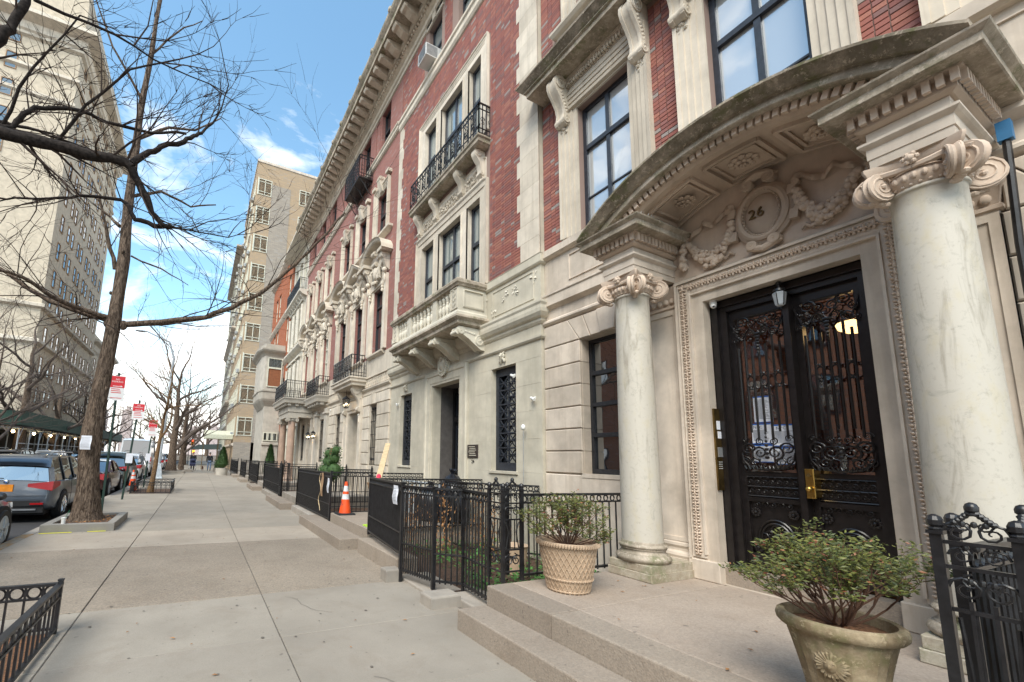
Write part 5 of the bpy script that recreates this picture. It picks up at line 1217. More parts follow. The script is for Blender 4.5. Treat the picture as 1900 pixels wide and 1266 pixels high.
# mouldings above the ground storey
def run24(prof, name, mat='painted_stone', a=Y1, b=Y0): m = MB(); m.cornice(prof, [(WX, a), (WX, b), (WX + .1, b)]); m.build(name, mat, H)
run24([(0, 3.80), (.03, 3.81), (.05, 3.84), (.05, 3.88), (0, 3.90)], 'string_course')
run24([(0, 4.08), (.02, 4.09), (.05, 4.13), (.05, 4.17), (.10, 4.20), (.14, 4.26), (.15, 4.32), (.15, 4.38), (.17, 4.42), (.17, 4.46), (0, 4.50)], 'cornice')
run24([(0, 5.20), (.03, 5.21), (.05, 5.24), (.05, 5.38), (.06, 5.40), (0, 5.42)], 'ledge')
m = MB(); m.frame([(0, 0), (0, .015), (.02, .015), (.02, 0)], [(6.98, 4.62), (6.98, 5.12), (5.78, 5.12), (5.78, 4.62)], WX, True); m.build('wall_panel', 'painted_stone', H)
m = MB(); r = random.Random(8)                                    # curling paint flakes
for (cy, cz, n) in ((6.55, 4.93, 9), (6.25, 4.99, 12), (5.75, 5.0, 6), (7.25, 5.0, 8), (6.93, 4.7, 5)):
    for i in range(n):
        y, z = cy + r.uniform(-.09, .09), cz + r.uniform(-.12, .12); a = r.uniform(.02, .05)
        m.add([(WX - .004, y, z), (WX - .004 - r.uniform(.01, .03), y + a * r.uniform(-1, 1), z - a), (WX - .004 - r.uniform(0, .02), y + a, z - a * .3), (WX - .003, y + a * .4, z + a * .6)], [(0, 1, 2), (0, 2, 3)])
m.build('paint_flakes', 'cream_paint', H, kind='stuff')
# balustraded balcony
BX, ya, yb = 4.50, 7.18, 10.56
ring = [(WX, yb), (BX, yb), (BX, ya), (WX, ya)]
m = MB(); m.cornice([(-.3, 4.40), (-.06, 4.41), (-.02, 4.44), (-.02, 4.50), (.02, 4.54), (.05, 4.56), (.05, 4.60), (.03, 4.62), (-.3, 4.625)], ring); m.box(BX + .1, WX, ya + .1, yb - .1, 4.405, 4.60); m.build('balcony_slab', 'weathered_stone', H)
m = MB(); m.cornice([(-.17, 4.62), (.0, 4.62), (0, 4.68), (-.02, 4.71), (-.02, 4.73), (-.17, 4.73)], ring); m.build('balcony_plinth', 'cream_paint', H)
m = MB(); m.cornice([(-.20, 5.24), (.01, 5.24), (.02, 5.27), (.05, 5.30), (.05, 5.36), (.03, 5.39), (-.20, 5.40)], ring); m.build('handrail', 'weathered_stone', H)
piers = [(ya, ya + .34, 1), (8.10, 8.32, 0), (9.42, 9.64, 0), (yb - .34, yb, 1)]
for (a, b, t) in piers:
    m = MB(); m.box(BX + .03, BX + .16, a + .02, b - .02, 4.73, 5.24)
    if t:
        m.frame([(0, 0), (0, .02), (.02, .02), (.02, 0)], [(b - .05, 4.78), (b - .05, 5.2), (a + .06, 5.2), (a + .06, 4.78)], BX + .03, True)
        for i in range(7): m.spiral((BX + .012, (a + b) / 2 + .03 * (-1) ** i, 4.83 + .055 * i), (0, 1, 0), (0, 0, 1), .035, 1.2, .1, .2, 0, (-1) ** i, 4, 7)
    m.build('balcony_pier', 'cream_paint', H)
m = MB(); m.box(BX + .05, WX, yb - .15, yb - .03, 4.73, 5.24); m.build('balcony_side', 'cream_paint', H); m = MB(); m.box(BX + .05, WX, ya + .03, ya + .15, 4.73, 5.24); m.sweep([(0, 0), (0, .02), (.03, .03), (.035, 0)], [(BX + .14, 4.79), (BX + .14, 5.19), (WX - .08, 5.19), (WX - .08, 4.79)], lambda a, b, v: (a, ya + .03 - v, b), True); m.build('balcony_side', 'cream_paint', H)
bal = proto(MB().lathe([(.052, 0), (.052, .03), (.034, .045), (.036, .06), (.060, .12), (.066, .17), (.052, .23), (.034, .27), (.042, .285), (.042, .31), (.030, .33), (.050, .40), (.056, .43), (.045, .46), (.036, .475), (.052, .485), (.052, .51)], n=14), 'baluster', 'cream_paint', smooth=True)
for (a, b, n) in ((ya + .34, 8.10, 4), (8.32, 9.42, 6), (9.64, yb - .34, 4)):
    for i in range(n): inst(bal, H, (BX + .10, a + (b - a) * (i + .5) / n, 4.73))
for y in (7.38, 8.36, 9.38, 10.36):
    m = MB(); pr = [(0, 4.40), (.66, 4.40), (.70, 4.33), (.66, 4.25), (.56, 4.24), (.40, 4.16), (.24, 4.05), (.10, 3.96), (0, 3.95)]
    for (w0, w1, e) in ((-.11, -.07, 0), (-.07, .07, -.015), (.07, .11, 0)): m.prism([(p + (e if p > .1 else 0), z + (.012 if e and z < 4.3 else 0)) for p, z in pr], y + w0, y + w1, lambda a, b, t: (WX - a, t, b))
    m.volute((WX - .60, y, 4.31), (0, 1, 0), (0, 0, 1), .085, .26, 2, 1); m.volute((WX - .13, y, 4.15), (0, 1, 0), (0, 0, 1), .12, .25, 2.2, -1)
    m.volute((WX - .68, y, 4.27), (0, 1, 0), (0, 0, 1), .05, .22, 1.2)
    for i in range(6):
        for s2 in (-1, 1): m.ell((WX - .26 - .045 * i, y + s2 * .115, 4.27 + .008 * i), (.028, .012, .03), 6, 4)
    m.build('console', 'cream_paint', H, smooth=True)
m = MB()                                                          # wreath with a boss over the door
for k in range(26):
    a = 2 * pi * k / 26
    for rr in (.17, .215, .25): m.ell((WX - .10 - .03 * (rr < .2), 8.85 + rr * .85 * cos(a + rr), 3.93 + rr * sin(a + rr)), (.035, .032, .03), 6, 5)
m.ell((WX - .10, 8.85, 3.94), (.07, .125, .14), 18, 10); m.box(WX - .09, WX, 8.62, 9.08, 3.75, 4.15)
m.volute((WX - .14, 8.85, 4.19), (1, 0, 0), (0, 0, 1), .06, .1, 1.5)
m.build('wreath', 'painted_stone', H, smooth=True)
# brick storeys: three-part windows, iron balcony, attic
T1 = (7.25, 10.5, 5.42, 7.72); T2 = (7.25, 10.5, 9.1, 11.45); AT = [(7.75, 8.55, 13.2, 14.8), (9.45, 10.25, 13.2, 14.8)]
ops = [(t[0] + .15, t[1] - .15, t[2], t[3] - .08) for t in (T1, T2)] + AT
m = MB(); facade(m, WX, Y0, Y1, 5.42, 15.3, ops, .3); m.build('brick_backing', 'mortar_dark', H)
for q, T in enumerate((T1, T2)):
    a, b, c, d = T; z1 = d
    m = MB(); surround(m, WX, a + .10, b - .10, c, d - .02, .2, .06); 
    m.box(WX - .03, WX + .2, a + .02, a + .2, c, d - .122); m.box(WX - .03, WX + .2, b - .2, b - .02, c, d - .122); m.box(WX - .03, WX + .2, a, b, d - .12, d + .02)
    m.build('window_surround', 'limestone_pale', H)
    for y in (8.10, 9.45):
        m = MB(); m.box(WX - .04, WX + .2, y - .12, y + .12, c, d - .12); m.box(WX - .055, WX, y - .12, y - .08, c, d - .12); m.box(WX - .055, WX, y + .08, y + .12, c, d - .12); m.build('mullion_pier', 'limestone_pale', H)
    for (p, s_, mu) in ((a + .2, 7.98, ()), (8.22, 9.33, (.5,)), (9.57, b - .2, ())):
        window(H, WX + .17, p, s_, c + .02, d - .12, mull=mu, tran=(.55,), fw=.075, mat='iron_blue', gl='glass_curtain', bars=((0, .45),))
m = MB(); m.cornice([(0, 7.74), (.05, 7.76), (.06, 7.86), (.09, 7.90), (.09, 7.94), (.02, 7.96), (.02, 8.42), (.05, 8.45), (0, 8.46)], [(WX, T1[1] + .02), (WX, T1[0] - .02)]); m.build('frieze', 'limestone_pale', H)
m = MB(); r = random.Random(2)
for (a, b) in ((7.55, 8.05), (8.3, 9.3), (9.6, 10.2)):
    n = int((b - a) / .055)
    for i in range(n):
        y = a + (b - a) * (i + .5) / n; z = 8.20
        m.spiral((WX - .03, y, z + .07 * (-1) ** i), (0, 1, 0), (0, 0, 1), .07, 1.6, .08, .2, i, (-1) ** i, 5, 8); m.ell((WX - .04, y, z + r.uniform(-.12, .12)), (.03, .03, .035), 6, 4)
m.build('carved_foliage', 'limestone_pale', H, smooth=True, kind='stuff')
for y in (7.38, 8.17, 9.43, 10.37):
    m = MB(); pr = [(0, 8.64), (.26, 8.64), (.28, 8.56), (.24, 8.46), (.14, 8.34), (.10, 8.18), (.11, 8.04), (.06, 7.98), (0, 7.98)]
    m.prism(pr, y - .075, y + .075, lambda a, b, t: (WX - a, t, b)); m.volute((WX - .17, y, 8.55), (0, 1, 0), (0, 0, 1), .09, .18, 1.8); m.volute((WX - .08, y, 8.08), (0, 1, 0), (0, 0, 1), .055, .18, 1.5, -1)
    m.ell((WX - .05, y, 7.93), (.05, .05, .06), 7, 5); m.build('console', 'limestone_pale', H, smooth=True)
m = MB(); m.cornice([(-.3, 8.62), (-.05, 8.63), (0, 8.67), (0, 8.75), (.03, 8.78), (.03, 8.82), (-.3, 8.83)], [(WX, 10.58), (4.92, 10.58), (4.92, 7.10), (WX, 7.10)]); m.box(4.98, WX, 7.15, 10.5, 8.63, 8.81); m.build('balcony_slab', 'weathered_stone', H)
def iron_balcony(par, x0, x1, a, b, z0, z1, fancy=True, n=30, mat='iron_black'):
    B_ = MB(); path = [(x1, b), (x0, b), (x0, a), (x1, a)]
    for z in (z0 + .04, z0 + .16, z1 - .14, z1): 
        for i in range(3): B_.beam((*path[i], z), (*path[i + 1], z), .03 if z == z1 else .018)
    B_.build('balcony_rail', mat, par)
    m = MB(); sc = MB(); L_ = b - a
    for i in range(n + 1):
        y = a + L_ * i / n
        if i % 3 == 2 and fancy:
            for k in range(4): sc.spiral((x0, y, z0 + .26 + (z1 - z0 - .5) * k / 3), (0, 1, 0), (0, 0, 1), L_ / n * .8, 1.4, .1, .16, k, (-1) ** k, 4, 7)
        else: m.box(x0 - .009, x0 + .009, y - .009, y + .009, z0, z1)
    for s2, y in ((-1, a), (1, b)):
        k = max(3, int((x1 - x0) / .09))
        for i in range(k + 1):
            x = x0 + (x1 - x0) * i / k; m.box(x - .009, x + .009, y - .009, y + .009, z0, z1)
            if fancy and i % 2: sc.spiral((x, y, (z0 + z1) / 2), (1, 0, 0), (0, 0, 1), .06, 1.5, .1, .16, 0, 1, 4, 7); sc.spiral((x, y, z0 + .3), (1, 0, 0), (0, 0, 1), .05, 1.5, .1, .16, 2, -1, 4, 7)
    m.build('balusters', mat, par, kind='stuff')
    for i in range(int(L_ / .14)):
        y = a + .07 + i * .14; sc.tube([(x0, y + .04 * cos(t), z1 - .07 + .04 * sin(t)) for t in (0, 1.05, 2.1, 3.14, 4.2, 5.25, 6.28)], .007, 4)
    sc.build('balcony_scrolls', mat, par, kind='stuff')
iron_balcony(H, 4.94, WX, 7.12, 10.56, 8.84, 9.62, n=34)
m = MB(); m.cornice([(0, 12.75), (.04, 12.77), (.08, 12.84), (.08, 12.98), (.12, 13.02), (.12, 13.10), (0, 13.15)], [(WX, Y1), (WX, Y0)]); m.build('belt_course', 'limestone_pale', H)
for (a, b, c, d) in AT:
    window(H, WX + .2, a, b, c, d, mull=(), tran=(.5,), fw=.06, mat='iron_blue', gl='glass_curtain')
    m = MB()
    for k in range(5):
        y0_ = (a + b) / 2 + (k - 2) * .2; m.box(WX - .05 - .03 * (k == 2), WX, y0_ - .095, y0_ + .095, d, d + .3)
    m.build('lintel', 'limestone_pale', H)
m = MB(); m.box(WX - .42, WX + .2, 9.62, 10.12, 13.22, 13.60); ac = m.build('air_conditioner', 'ac_white', H)
m = MB()
for i in range(9): m.box(WX - .432, WX - .42, 9.66, 10.08, 13.26 + i * .037, 13.27 + i * .037)
for i in range(9): m.box(WX - .4, WX - .05, 9.612, 9.62, 13.26 + i * .037, 13.27 + i * .037)
m.build('louvres', 'steel_grey', ac)
# quoins: toothed edge of the stone strips
z = 5.42; k = 0
while z < 12.7:
    h = .36
    for (a, b) in ((Y0, 6.10 + (.09 if k % 2 else 0)), (11.93 - (.09 if k % 2 else 0), Y1)):
        m = MB(); m.box(WX - .018, WX + .01, a, b, z + .002, min(z + h, 12.75) - .002); m.build('quoin', 'limestone_pale', H)
    z += h; k += 1
bricks(H, WX, [(6.09, 7.10, 5.42, 12.74), (10.66, 11.94, 5.42, 12.74), (7.10, 10.66, 11.6, 12.74), (Y0, 12.15, 13.16, 15.25)], [(9.28, 10.42, 13.0, 15.1), (7.58, 8.72, 13.0, 15.1)], 300)
# fixtures on the wall
def flood(x, y, z, lab):
    c = thing('security_camera', lab, 'camera', (x, y, z)); m = MB(); m.tube([(x, y, z + .05), (x - .06, y - .01, z + .04)], .012, 6); m.box(x - .01, x, y - .02, y + .02, z + .02, z + .07); m.build('bracket', 'white_plastic', c)
    m = MB(); m.tube([(x - .05, y + .05, z + .05), (x - .09, y - .08, z)], [.024, .026], 12); m.build('camera_body', 'white_plastic', c, smooth=True)
flood(WX, 6.30, 3.22, 'white bullet camera over the right lattice window of number 24'); flood(WX, 5.76, 2.72, 'small white bullet camera near the corner of number 24'); flood(WX, 11.60, 3.22, 'white bullet camera over the left lattice window of number 24')
c = thing('antenna_globe', 'white globe on a thin rod before the wall right of the lattice window', 'antenna', (5.15, 5.95, 1.2))
m = MB(); m.ell((5.15, 5.96, 2.25), (.04, .04, .055), 14, 10); m.build('globe', 'white_plastic', c, smooth=True); MB().tube([(5.15, 5.96, .1), (5.15, 5.96, 2.2)], .006, 5).build('rod', 'steel_grey', c)
c = thing('wall_plaque', 'dark bronze plaque on the wall right of the door of number 24', 'plaque', (5.24, 7.65, 1.68))
MB().cbox(WX - .025, WX, 7.47, 7.85, 1.70, 1.98, .008).build('plate', 'bronze_plaque', c)
m = MB()
for i in range(6): m.box(WX - .028, WX - .0255, 7.52 + .02 * (i % 3), 7.80 - .02 * ((i + 1) % 3), 1.745 + .037 * i, 1.757 + .037 * i)
m.build('raised_lines', 'painted_stone', c)
text('24', .105, H, 'iron_black', (WX - .006, 7.66, 1.62), '-X', .004, 'house_number')
# stoop of 24
ST = thing('stone_stoop', 'brown granite landing and step with a traffic cone on it', 'steps', (3.9, 8.6, 0))
slabblock('step', 'granite_step', ST, 2.36, 2.80, 7.55, 10.9, -.02, .19); slabblock('landing_slab', 'granite_step', ST, 2.80, 5.25, 7.35, 9.70, .0, .38)
def cone(x, y, z, lab, s=1.0, stripes=True):
    C_ = thing('traffic_cone', lab, 'traffic cone', (x, y, z))
    m = MB(); m.loft([[(x - .19 * s, y - .19 * s, z), (x + .19 * s, y - .19 * s, z), (x + .19 * s, y + .19 * s, z), (x - .19 * s, y + .19 * s, z)], [(x - .18 * s, y - .18 * s, z + .035 * s), (x + .18 * s, y - .18 * s, z + .035 * s), (x + .18 * s, y + .18 * s, z + .035 * s), (x - .18 * s, y + .18 * s, z + .035 * s)]]); m.build('cone_base', 'rubber', C_)
    rf = lambda h: .135 - .105 * (h / .71)
    hs = [.03, .33, .44, .50, .62, .71]; mt = ['cone_orange', 'cone_white', 'cone_orange', 'cone_white', 'cone_orange']
    for i in range(5): MB().lathe([(rf(hs[i]) * s + .001 * (i in (1, 3)), z + hs[i] * s), (rf(hs[i + 1]) * s + .001 * (i in (1, 3)), z + hs[i + 1] * s)], (x, y, 0), 24, cap=(i == 4)).build('cone_band', mt[i], C_, smooth=True)
    m = MB()
    for a0 in (pi + .3,):
        for (u0, v0, u1, v1) in ((-.05, .20, .0, .29), (.0, .29, .05, .20), (-.05, .20, .05, .21), (-.03, .23, .03, .235)):
            f_ = lambda u, v: (x + (rf(v) + .003) * cos(a0 + u / .12) * s, y + (rf(v) + .003) * sin(a0 + u / .12) * s, z + v * s)
            m.tube([f_(u0, v0), f_((u0 + u1) / 2, (v0 + v1) / 2), f_(u1, v1)], .004 * s, 4)
    m.build('marker_scrawl', 'ink', C_)
cone(3.02, 9.35, .38, 'orange cone with two white bands on the granite landing')
F = thing('iron_fence', 'far black railing behind the cone, left side of the landing of 24', 'fence', (4.0, 9.8, .3), 'black iron railings along the houses')
fence_run(F, (2.80, 9.78), (5.2, 9.78), .35, 1.29, .10, midz=.5, sep=False)
box = thing('cardboard_box', 'open cardboard box behind the railing on the landing', 'box', (3.4, 8.6, .38))
m = MB(); m.box(3.35, 3.62, 8.35, 8.7, .38, .98); m.beam((3.35, 8.5, .98), (3.28, 8.45, 1.12), .25, .01); m.build('carton', 'cardboard', box)
tag(MB().beam((3.55, 8.75, 1.20), (4.42, 10.35, 2.02), .13, .03).build('leaning_plank', 'wood_pale', None), 'pale wooden board leaning over the railing towards number 22', 'plank')
o = MB().tube([(3.50, 8.66, 1.16), (3.57, 8.80, 1.25)], .05, 12).build('paint_marker_cap', 'pink_paint', None); tag(o, 'bright pink cap on the lower end of the leaning board', 'cap')
tag(MB().box(2.86, 2.98, 7.42, 7.75, .38, .40).build('dustpan', 'lime_plastic', None), 'lime green dustpan lying at the railing end on the landing', 'dustpan')
o = MB().beam((3.5, 8.9, .41), (4.1, 9.3, .44), .05, .03).beam((3.45, 8.75, .42), (3.6, 8.9, .55), .07, .03).beam((3.62, 8.6, .40), (3.75, 8.3, .42), .12, .02).build('wood_offcuts', 'wood_pale', None, kind='stuff'); tag(o, 'pale wood offcuts lying on the landing beside the box', 'wood offcuts')
tag(MB().box(3.55, 3.75, 8.0, 8.3, .385, .42).build('orange_board', 'cone_orange', None), 'flat orange board lying on the landing behind the railing', 'board')
def bag(x, y, z, h, w, seed, lab):
    B_ = thing('trash_bag', lab, 'bag', (x, y, z)); r = random.Random(seed); rings = []
    for i, (rr, t) in enumerate(((.3, 0), (.92, .05), (1.0, .3), (.96, .55), (.7, .72), (.34, .86), (.12, .90), (.10, .93), (.16, .97), (.22, 1.0), (.05, 1.0))): rings.append([(x + w * rr * (1 + r.uniform(-.22, .22)) * cos(k * pi / 10), y + w * rr * (1 + r.uniform(-.22, .22)) * 1.2 * sin(k * pi / 10), z + h * t + r.uniform(-.03, .03) * (i > 1)) for k in range(20)])
    m = MB(); m.loft(rings); m.build('bag', 'bag_black', B_, smooth=True, ang=60)
bag(4.78, 7.72, .38, 1.06, .34, 6, 'tied shiny black trash bag piled by the door of number 24, showing above the railing'); bag(4.45, 8.05, .38, .78, .30, 9, 'lower black trash bag leaning on the tied one by the door of number 24')
m = MB(); 
for y in (8.0, 8.25, 8.5, 8.75, 9.0, 9.25, 9.5): m.tube([(4.55, y, .40), (4.55, y, 1.12)], .014, 6)
m.tube([(4.55, 7.85, .39), (4.55, 7.85, 1.12), (4.55, 9.6, 1.12), (4.55, 9.6, .39)], .02, 8); m.tube([(4.55, 7.85, .5), (4.55, 9.6, .5)], .014, 6)
o = m.build('crowd_barrier', 'steel_galv', None); tag(o, 'galvanised steel crowd barrier on the landing of number 24', 'barrier')
# ================================================================== row houses 22 and 20
WX = 5.25
def rowhouse(Y0, lab, gl):
    H = thing('townhouse', lab, 'house', (WX, Y0 + 3.5, 0)); Y1 = Y0 + 7.0; bays = [Y0 + 1.42, Y0 + 3.5, Y0 + 5.58]
    near = Y0 < 15
    g_ops = [(bays[0] - .36, bays[0] + .36, 1.40, 3.47), (bays[1] - .58, bays[1] + .58, .38, 3.35), (bays[2] - .36, bays[2] + .36, 1.40, 3.47)]
    f1 = [(b - .44, b + .44, 5.28, 7.62) for b in bays]; f2 = [(b - .44, b + .44, 9.68, 11.36) for b in bays]; f3 = [(b - .44, b + .44, 13.2, 14.86) for b in bays]
    m = MB(); facade(m, WX, Y0, Y1, 0, 5.2, g_ops, .3); m.build('wall', 'limestone_pale', H)
    m = MB(); facade(m, WX, Y0, Y1, 5.2, 15.4, f1 + f2 + f3, .26); m.build('brick_wall', 'brick_red_wall', H)
    m = MB(); m.box(6, 9.5, Y0, Y1, 15, 15.9); m.build('roof', 'roof_dark', H)
    if near:
        gr = [1.42, 1.83, 2.24, 2.65, 3.06, 3.47]
        for (a, b) in ((Y0 + .02, g_ops[0][0]), (g_ops[0][1], bays[1] - 1.05), (bays[1] + 1.05, g_ops[2][0]), (g_ops[2][1], Y1)):
            for i in range(5): m = MB(); m.cbox(WX - .05, WX, a + .004, b - .004, gr[i] + .01, gr[i + 1] - .01, .012); m.build('ashlar_block', 'limestone_pale', H)
            m = MB(); m.cbox(WX - .06, WX, a, b, 0, 1.40, .012); m.build('base_course', 'limestone_pale', H)
            m = MB(); m.cbox(WX - .05, WX, a - (.18 if a > Y0 + .1 else 0), b + (.18 if b < Y1 - .1 else 0), 3.49, 3.82, .012); m.build('voussoir', 'limestone_pale', H)
        for b in (bays[0], bays[2]):
            for k in (-1, 0, 1): m = MB(); m.cbox(WX - .07 - .02 * (k == 0), WX, b + k * .13 - .062, b + k * .13 + .062, 3.48, 3.83, .01); m.build('keystone', 'limestone_pale', H)
    for b in (bays[0], bays[2]):
        MB().box(WX + .22, WX + .24, b - .36, b + .36, 1.4, 3.47).build('pane', 'glass_dark', H)
        m = MB(); x = WX + .05
        for i in range(5): m.box(x - .01, x + .01, b - .3 + .15 * i - .008, b - .3 + .15 * i + .008, 1.42, 3.4)
        for z in (1.44, 2.0, 2.45, 2.9, 3.25): m.box(x - .012, x + .012, b - .36, b + .36, z - .012, z + .012)
        for z in (1.6, 3.33):
            for i in range(4): m.spiral((x, b - .22 + .15 * i, z), (0, 1, 0), (0, 0, 1), .06, 1.4, .1, .2, 0, 1, 4, 7)
        m.build('window_grille', 'iron_black', H)
    b = bays[1]
    m = MB(); m.frame([(0, 0), (0, .05), (.10, .05), (.12, .09), (.42, .09), (.45, .12), (.45, 0)], [(b + .58, .38), (b + .58, 3.35), (b - .58, 3.35), (b - .58, .38)], WX); m.build('door_surround', 'limestone_pale', H)
    m = MB(); m.box(WX + .5, WX + .55, b - .58, b + .58, .38, 3.35); m.box(WX + .45, WX + .5, b - .04, b + .04, .38, 3.3); m.build('front_door', 'iron_black', H)
    m = MB(); m.box(WX + .3, WX + .5, b + .575, b + .6, .38, 3.35); m.box(WX + .3, WX + .5, b - .6, b - .575, .38, 3.35); m.build('door_reveal', 'limestone_pale', H)
    def run(prof, nm, mt='limestone_pale', x=WX): m = MB(); m.cornice(prof, [(x, Y1), (x, Y0 + .001)]); m.build(nm, mt, H)
    run([(0, 3.84), (.05, 3.85), (.05, 3.90), (.02, 3.92), (.02, 3.98), (.07, 4.02), (.10, 4.06), (.10, 4.10), (0, 4.13)], 'string_course')
    run([(0, 4.46), (.05, 4.47), (.05, 4.50), (0, 4.51)], 'string_course')
    m = MB()
    n = 40
    for i in range(n):                                            # fretwork band
        y = Y0 + .1 + (6.8) * i / n
        m.box(WX - .02, WX, y, y + .1, 4.17, 4.21); m.box(WX - .02, WX, y + .06, y + .16, 4.385, 4.425); m.box(WX - .02, WX, y, y + .03, 4.21, 4.33); m.box(WX - .02, WX, y + .085, y + .115, 4.27, 4.385)
    m.build('fretwork_band', 'limestone_pale', H, kind='stuff')
    for i, b in enumerate(bays):
        m = MB(); m.cornice([(0, 5.12), (.05, 5.14), (.09, 5.18), (.12, 5.20), (.12, 5.26), (0, 5.28)], [(WX, b + .72), (WX, b - .72)]); m.build('sill', 'limestone_pale', H)
        m = MB(); surround(m, WX, b - .44, b + .44, 5.28, 7.62, .22, .07); m.box(WX - .10, WX, b - .86, b - .68, 5.28, 7.9); m.box(WX - .10, WX, b + .68, b + .86, 5.28, 7.9); m.build('window_surround', 'limestone_pale', H)
        for s2 in (-1, 1):                                        # brackets with drops
            m = MB()
            y = b + s2 * .80; m.prism([(0, 8.62), (.34, 8.62), (.34, 8.5), (.2, 8.3), (.14, 8.1), (0, 8.0)], y - .09, y + .09, lambda a, c_, t: (WX - a, t, c_))
            m.volute((WX - .24, y, 8.48), (0, 1, 0), (0, 0, 1), .10, .22, 1.6); m.ell((WX - .14, y, 8.0), (.10, .09, .10), 8, 5); m.ell((WX - .13, y, 7.72), (.05, .05, .16), 7, 5)
            for k in range(3): m.ell((WX - .12, b + s2 * .60, 7.6 - .12 * k), (.06, .05 - .01 * k, .07), 6, 4)
            m.build('bracket', 'limestone_pale', H, smooth=True)
        m = MB(); r = random.Random(i)
        m.box(WX - .08, WX, b - .62, b + .62, 7.66, 8.6)
        m.ell((WX - .16, b, 8.15), (.10, .17, .26), 12, 8); m.volute((WX - .20, b, 8.46), (0, 1, 0), (0, 0, 1), .09, .3, 1.5); m.volute((WX - .24, b, 8.85), (0, 1, 0), (0, 0, 1), .10, .26, 1.5)
        for k in range(26):
            a = r.uniform(0, 2 * pi); m.ell((WX - .13 - r.uniform(0, .07), b + .33 * cos(a) * r.uniform(.7, 1.3), 8.12 + .33 * sin(a)), (.06, .07, .07), 6, 4)
        m.tube([(WX - .1, b - .5, 8.45), (WX - .2, b - .38, 8.2), (WX - .14, b - .42, 7.85)], [.03, .07, .02], 6); m.tube([(WX - .1, b + .5, 8.45), (WX - .2, b + .38, 8.2), (WX - .14, b + .42, 7.85)], [.03, .07, .02], 6)
        m.build('carved_cartouche', 'limestone_pale', H, smooth=True)
        prof = [(.10, 0), (0, .10), (0, .16), (.0, .40), (.03, .42), (.08, .46), (.12, .46), (.12, 0)]
        if i == 1: path = [(b + 1.0, 8.62), (b, 9.18), (b - 1.0, 8.62)]
        else: path = [(b + 1.0 * cos(pi * (t + .0) / 14), 8.62 + .56 * sin(pi * t / 14)) for t in range(15)]
        m = MB(); m.sweep([(-.0, .0), (0, .34), (.04, .38), (.10, .40), (.13, .44), (.13, .0)], path, lambda a, c_, v: (WX - v, a, c_))
        for s2 in (-1, 1): m.box(WX - .40, WX, b + s2 * .84 - .2, b + s2 * .84 + .2, 8.60, 8.72)
        m.build('pediment', 'limestone_pale', H)
        m = MB(); m.add([(WX - .06, a, c_) for a, c_ in path], [tuple(range(len(path)))]); m.build('pediment_back', 'limestone', H)
        window(H, WX + .17, b - .44, b + .44, 5.28, 7.62, mull=(), tran=(.45, .75), fw=.06, mat='window_black' if near else 'window_cream', gl=gl)
        window(H, WX + .17, b - .44, b + .44, 9.68, 11.36, mull=(), tran=(.5,), fw=.06, mat='window_black' if near else 'window_cream', gl=gl)
        window(H, WX + .2, b - .44, b + .44, 13.2, 14.86, mull=(), tran=(.5,), fw=.06, mat='window_black' if near else 'iron_blue', gl='glass_dark')
        m = MB(); surround(m, WX, b - .44, b + .44, 9.68, 11.36, .26, .09); m.box(WX - .16, WX, b - .78, b - .52, 11.72, 11.84); m.box(WX - .16, WX, b + .52, b + .78, 11.72, 11.84); m.build('window_surround', 'limestone_pale', H)
        m = MB(); m.prism([(0, 11.9), (.22, 11.9), (.2, 11.6), (.10, 11.35), (0, 11.3)], b - .13, b + .13, lambda a, c_, t: (WX - a, t, c_)); m.volute((WX - .16, b, 11.82), (0, 1, 0), (0, 0, 1), .08, .30, 1.4); m.build('keystone', 'limestone_pale', H, smooth=True)
        m = MB(); m.cornice([(0, 9.42), (.06, 9.45), (.14, 9.50), (.18, 9.52), (.18, 9.60), (0, 9.68)], [(WX, b + .86), (WX - .001, b + .86), (WX - .001, b - .86), (WX, b - .86)]); m.build('sill', 'limestone_pale', H)
        m = MB(); m.frame([(0, 0), (0, .03), (.05, .03), (.05, 0)], [(b + .95, 13.3), (b + .95, 14.75), (b + .60, 14.75), (b + .60, 13.3)], WX, True); m.build('brick_panel', 'brick_red_wall', H)
    run([(0, 12.92), (.05, 12.94), (.09, 12.99), (.09, 13.08), (.13, 13.12), (.13, 13.16), (0, 13.19)], 'belt_course')
    return H
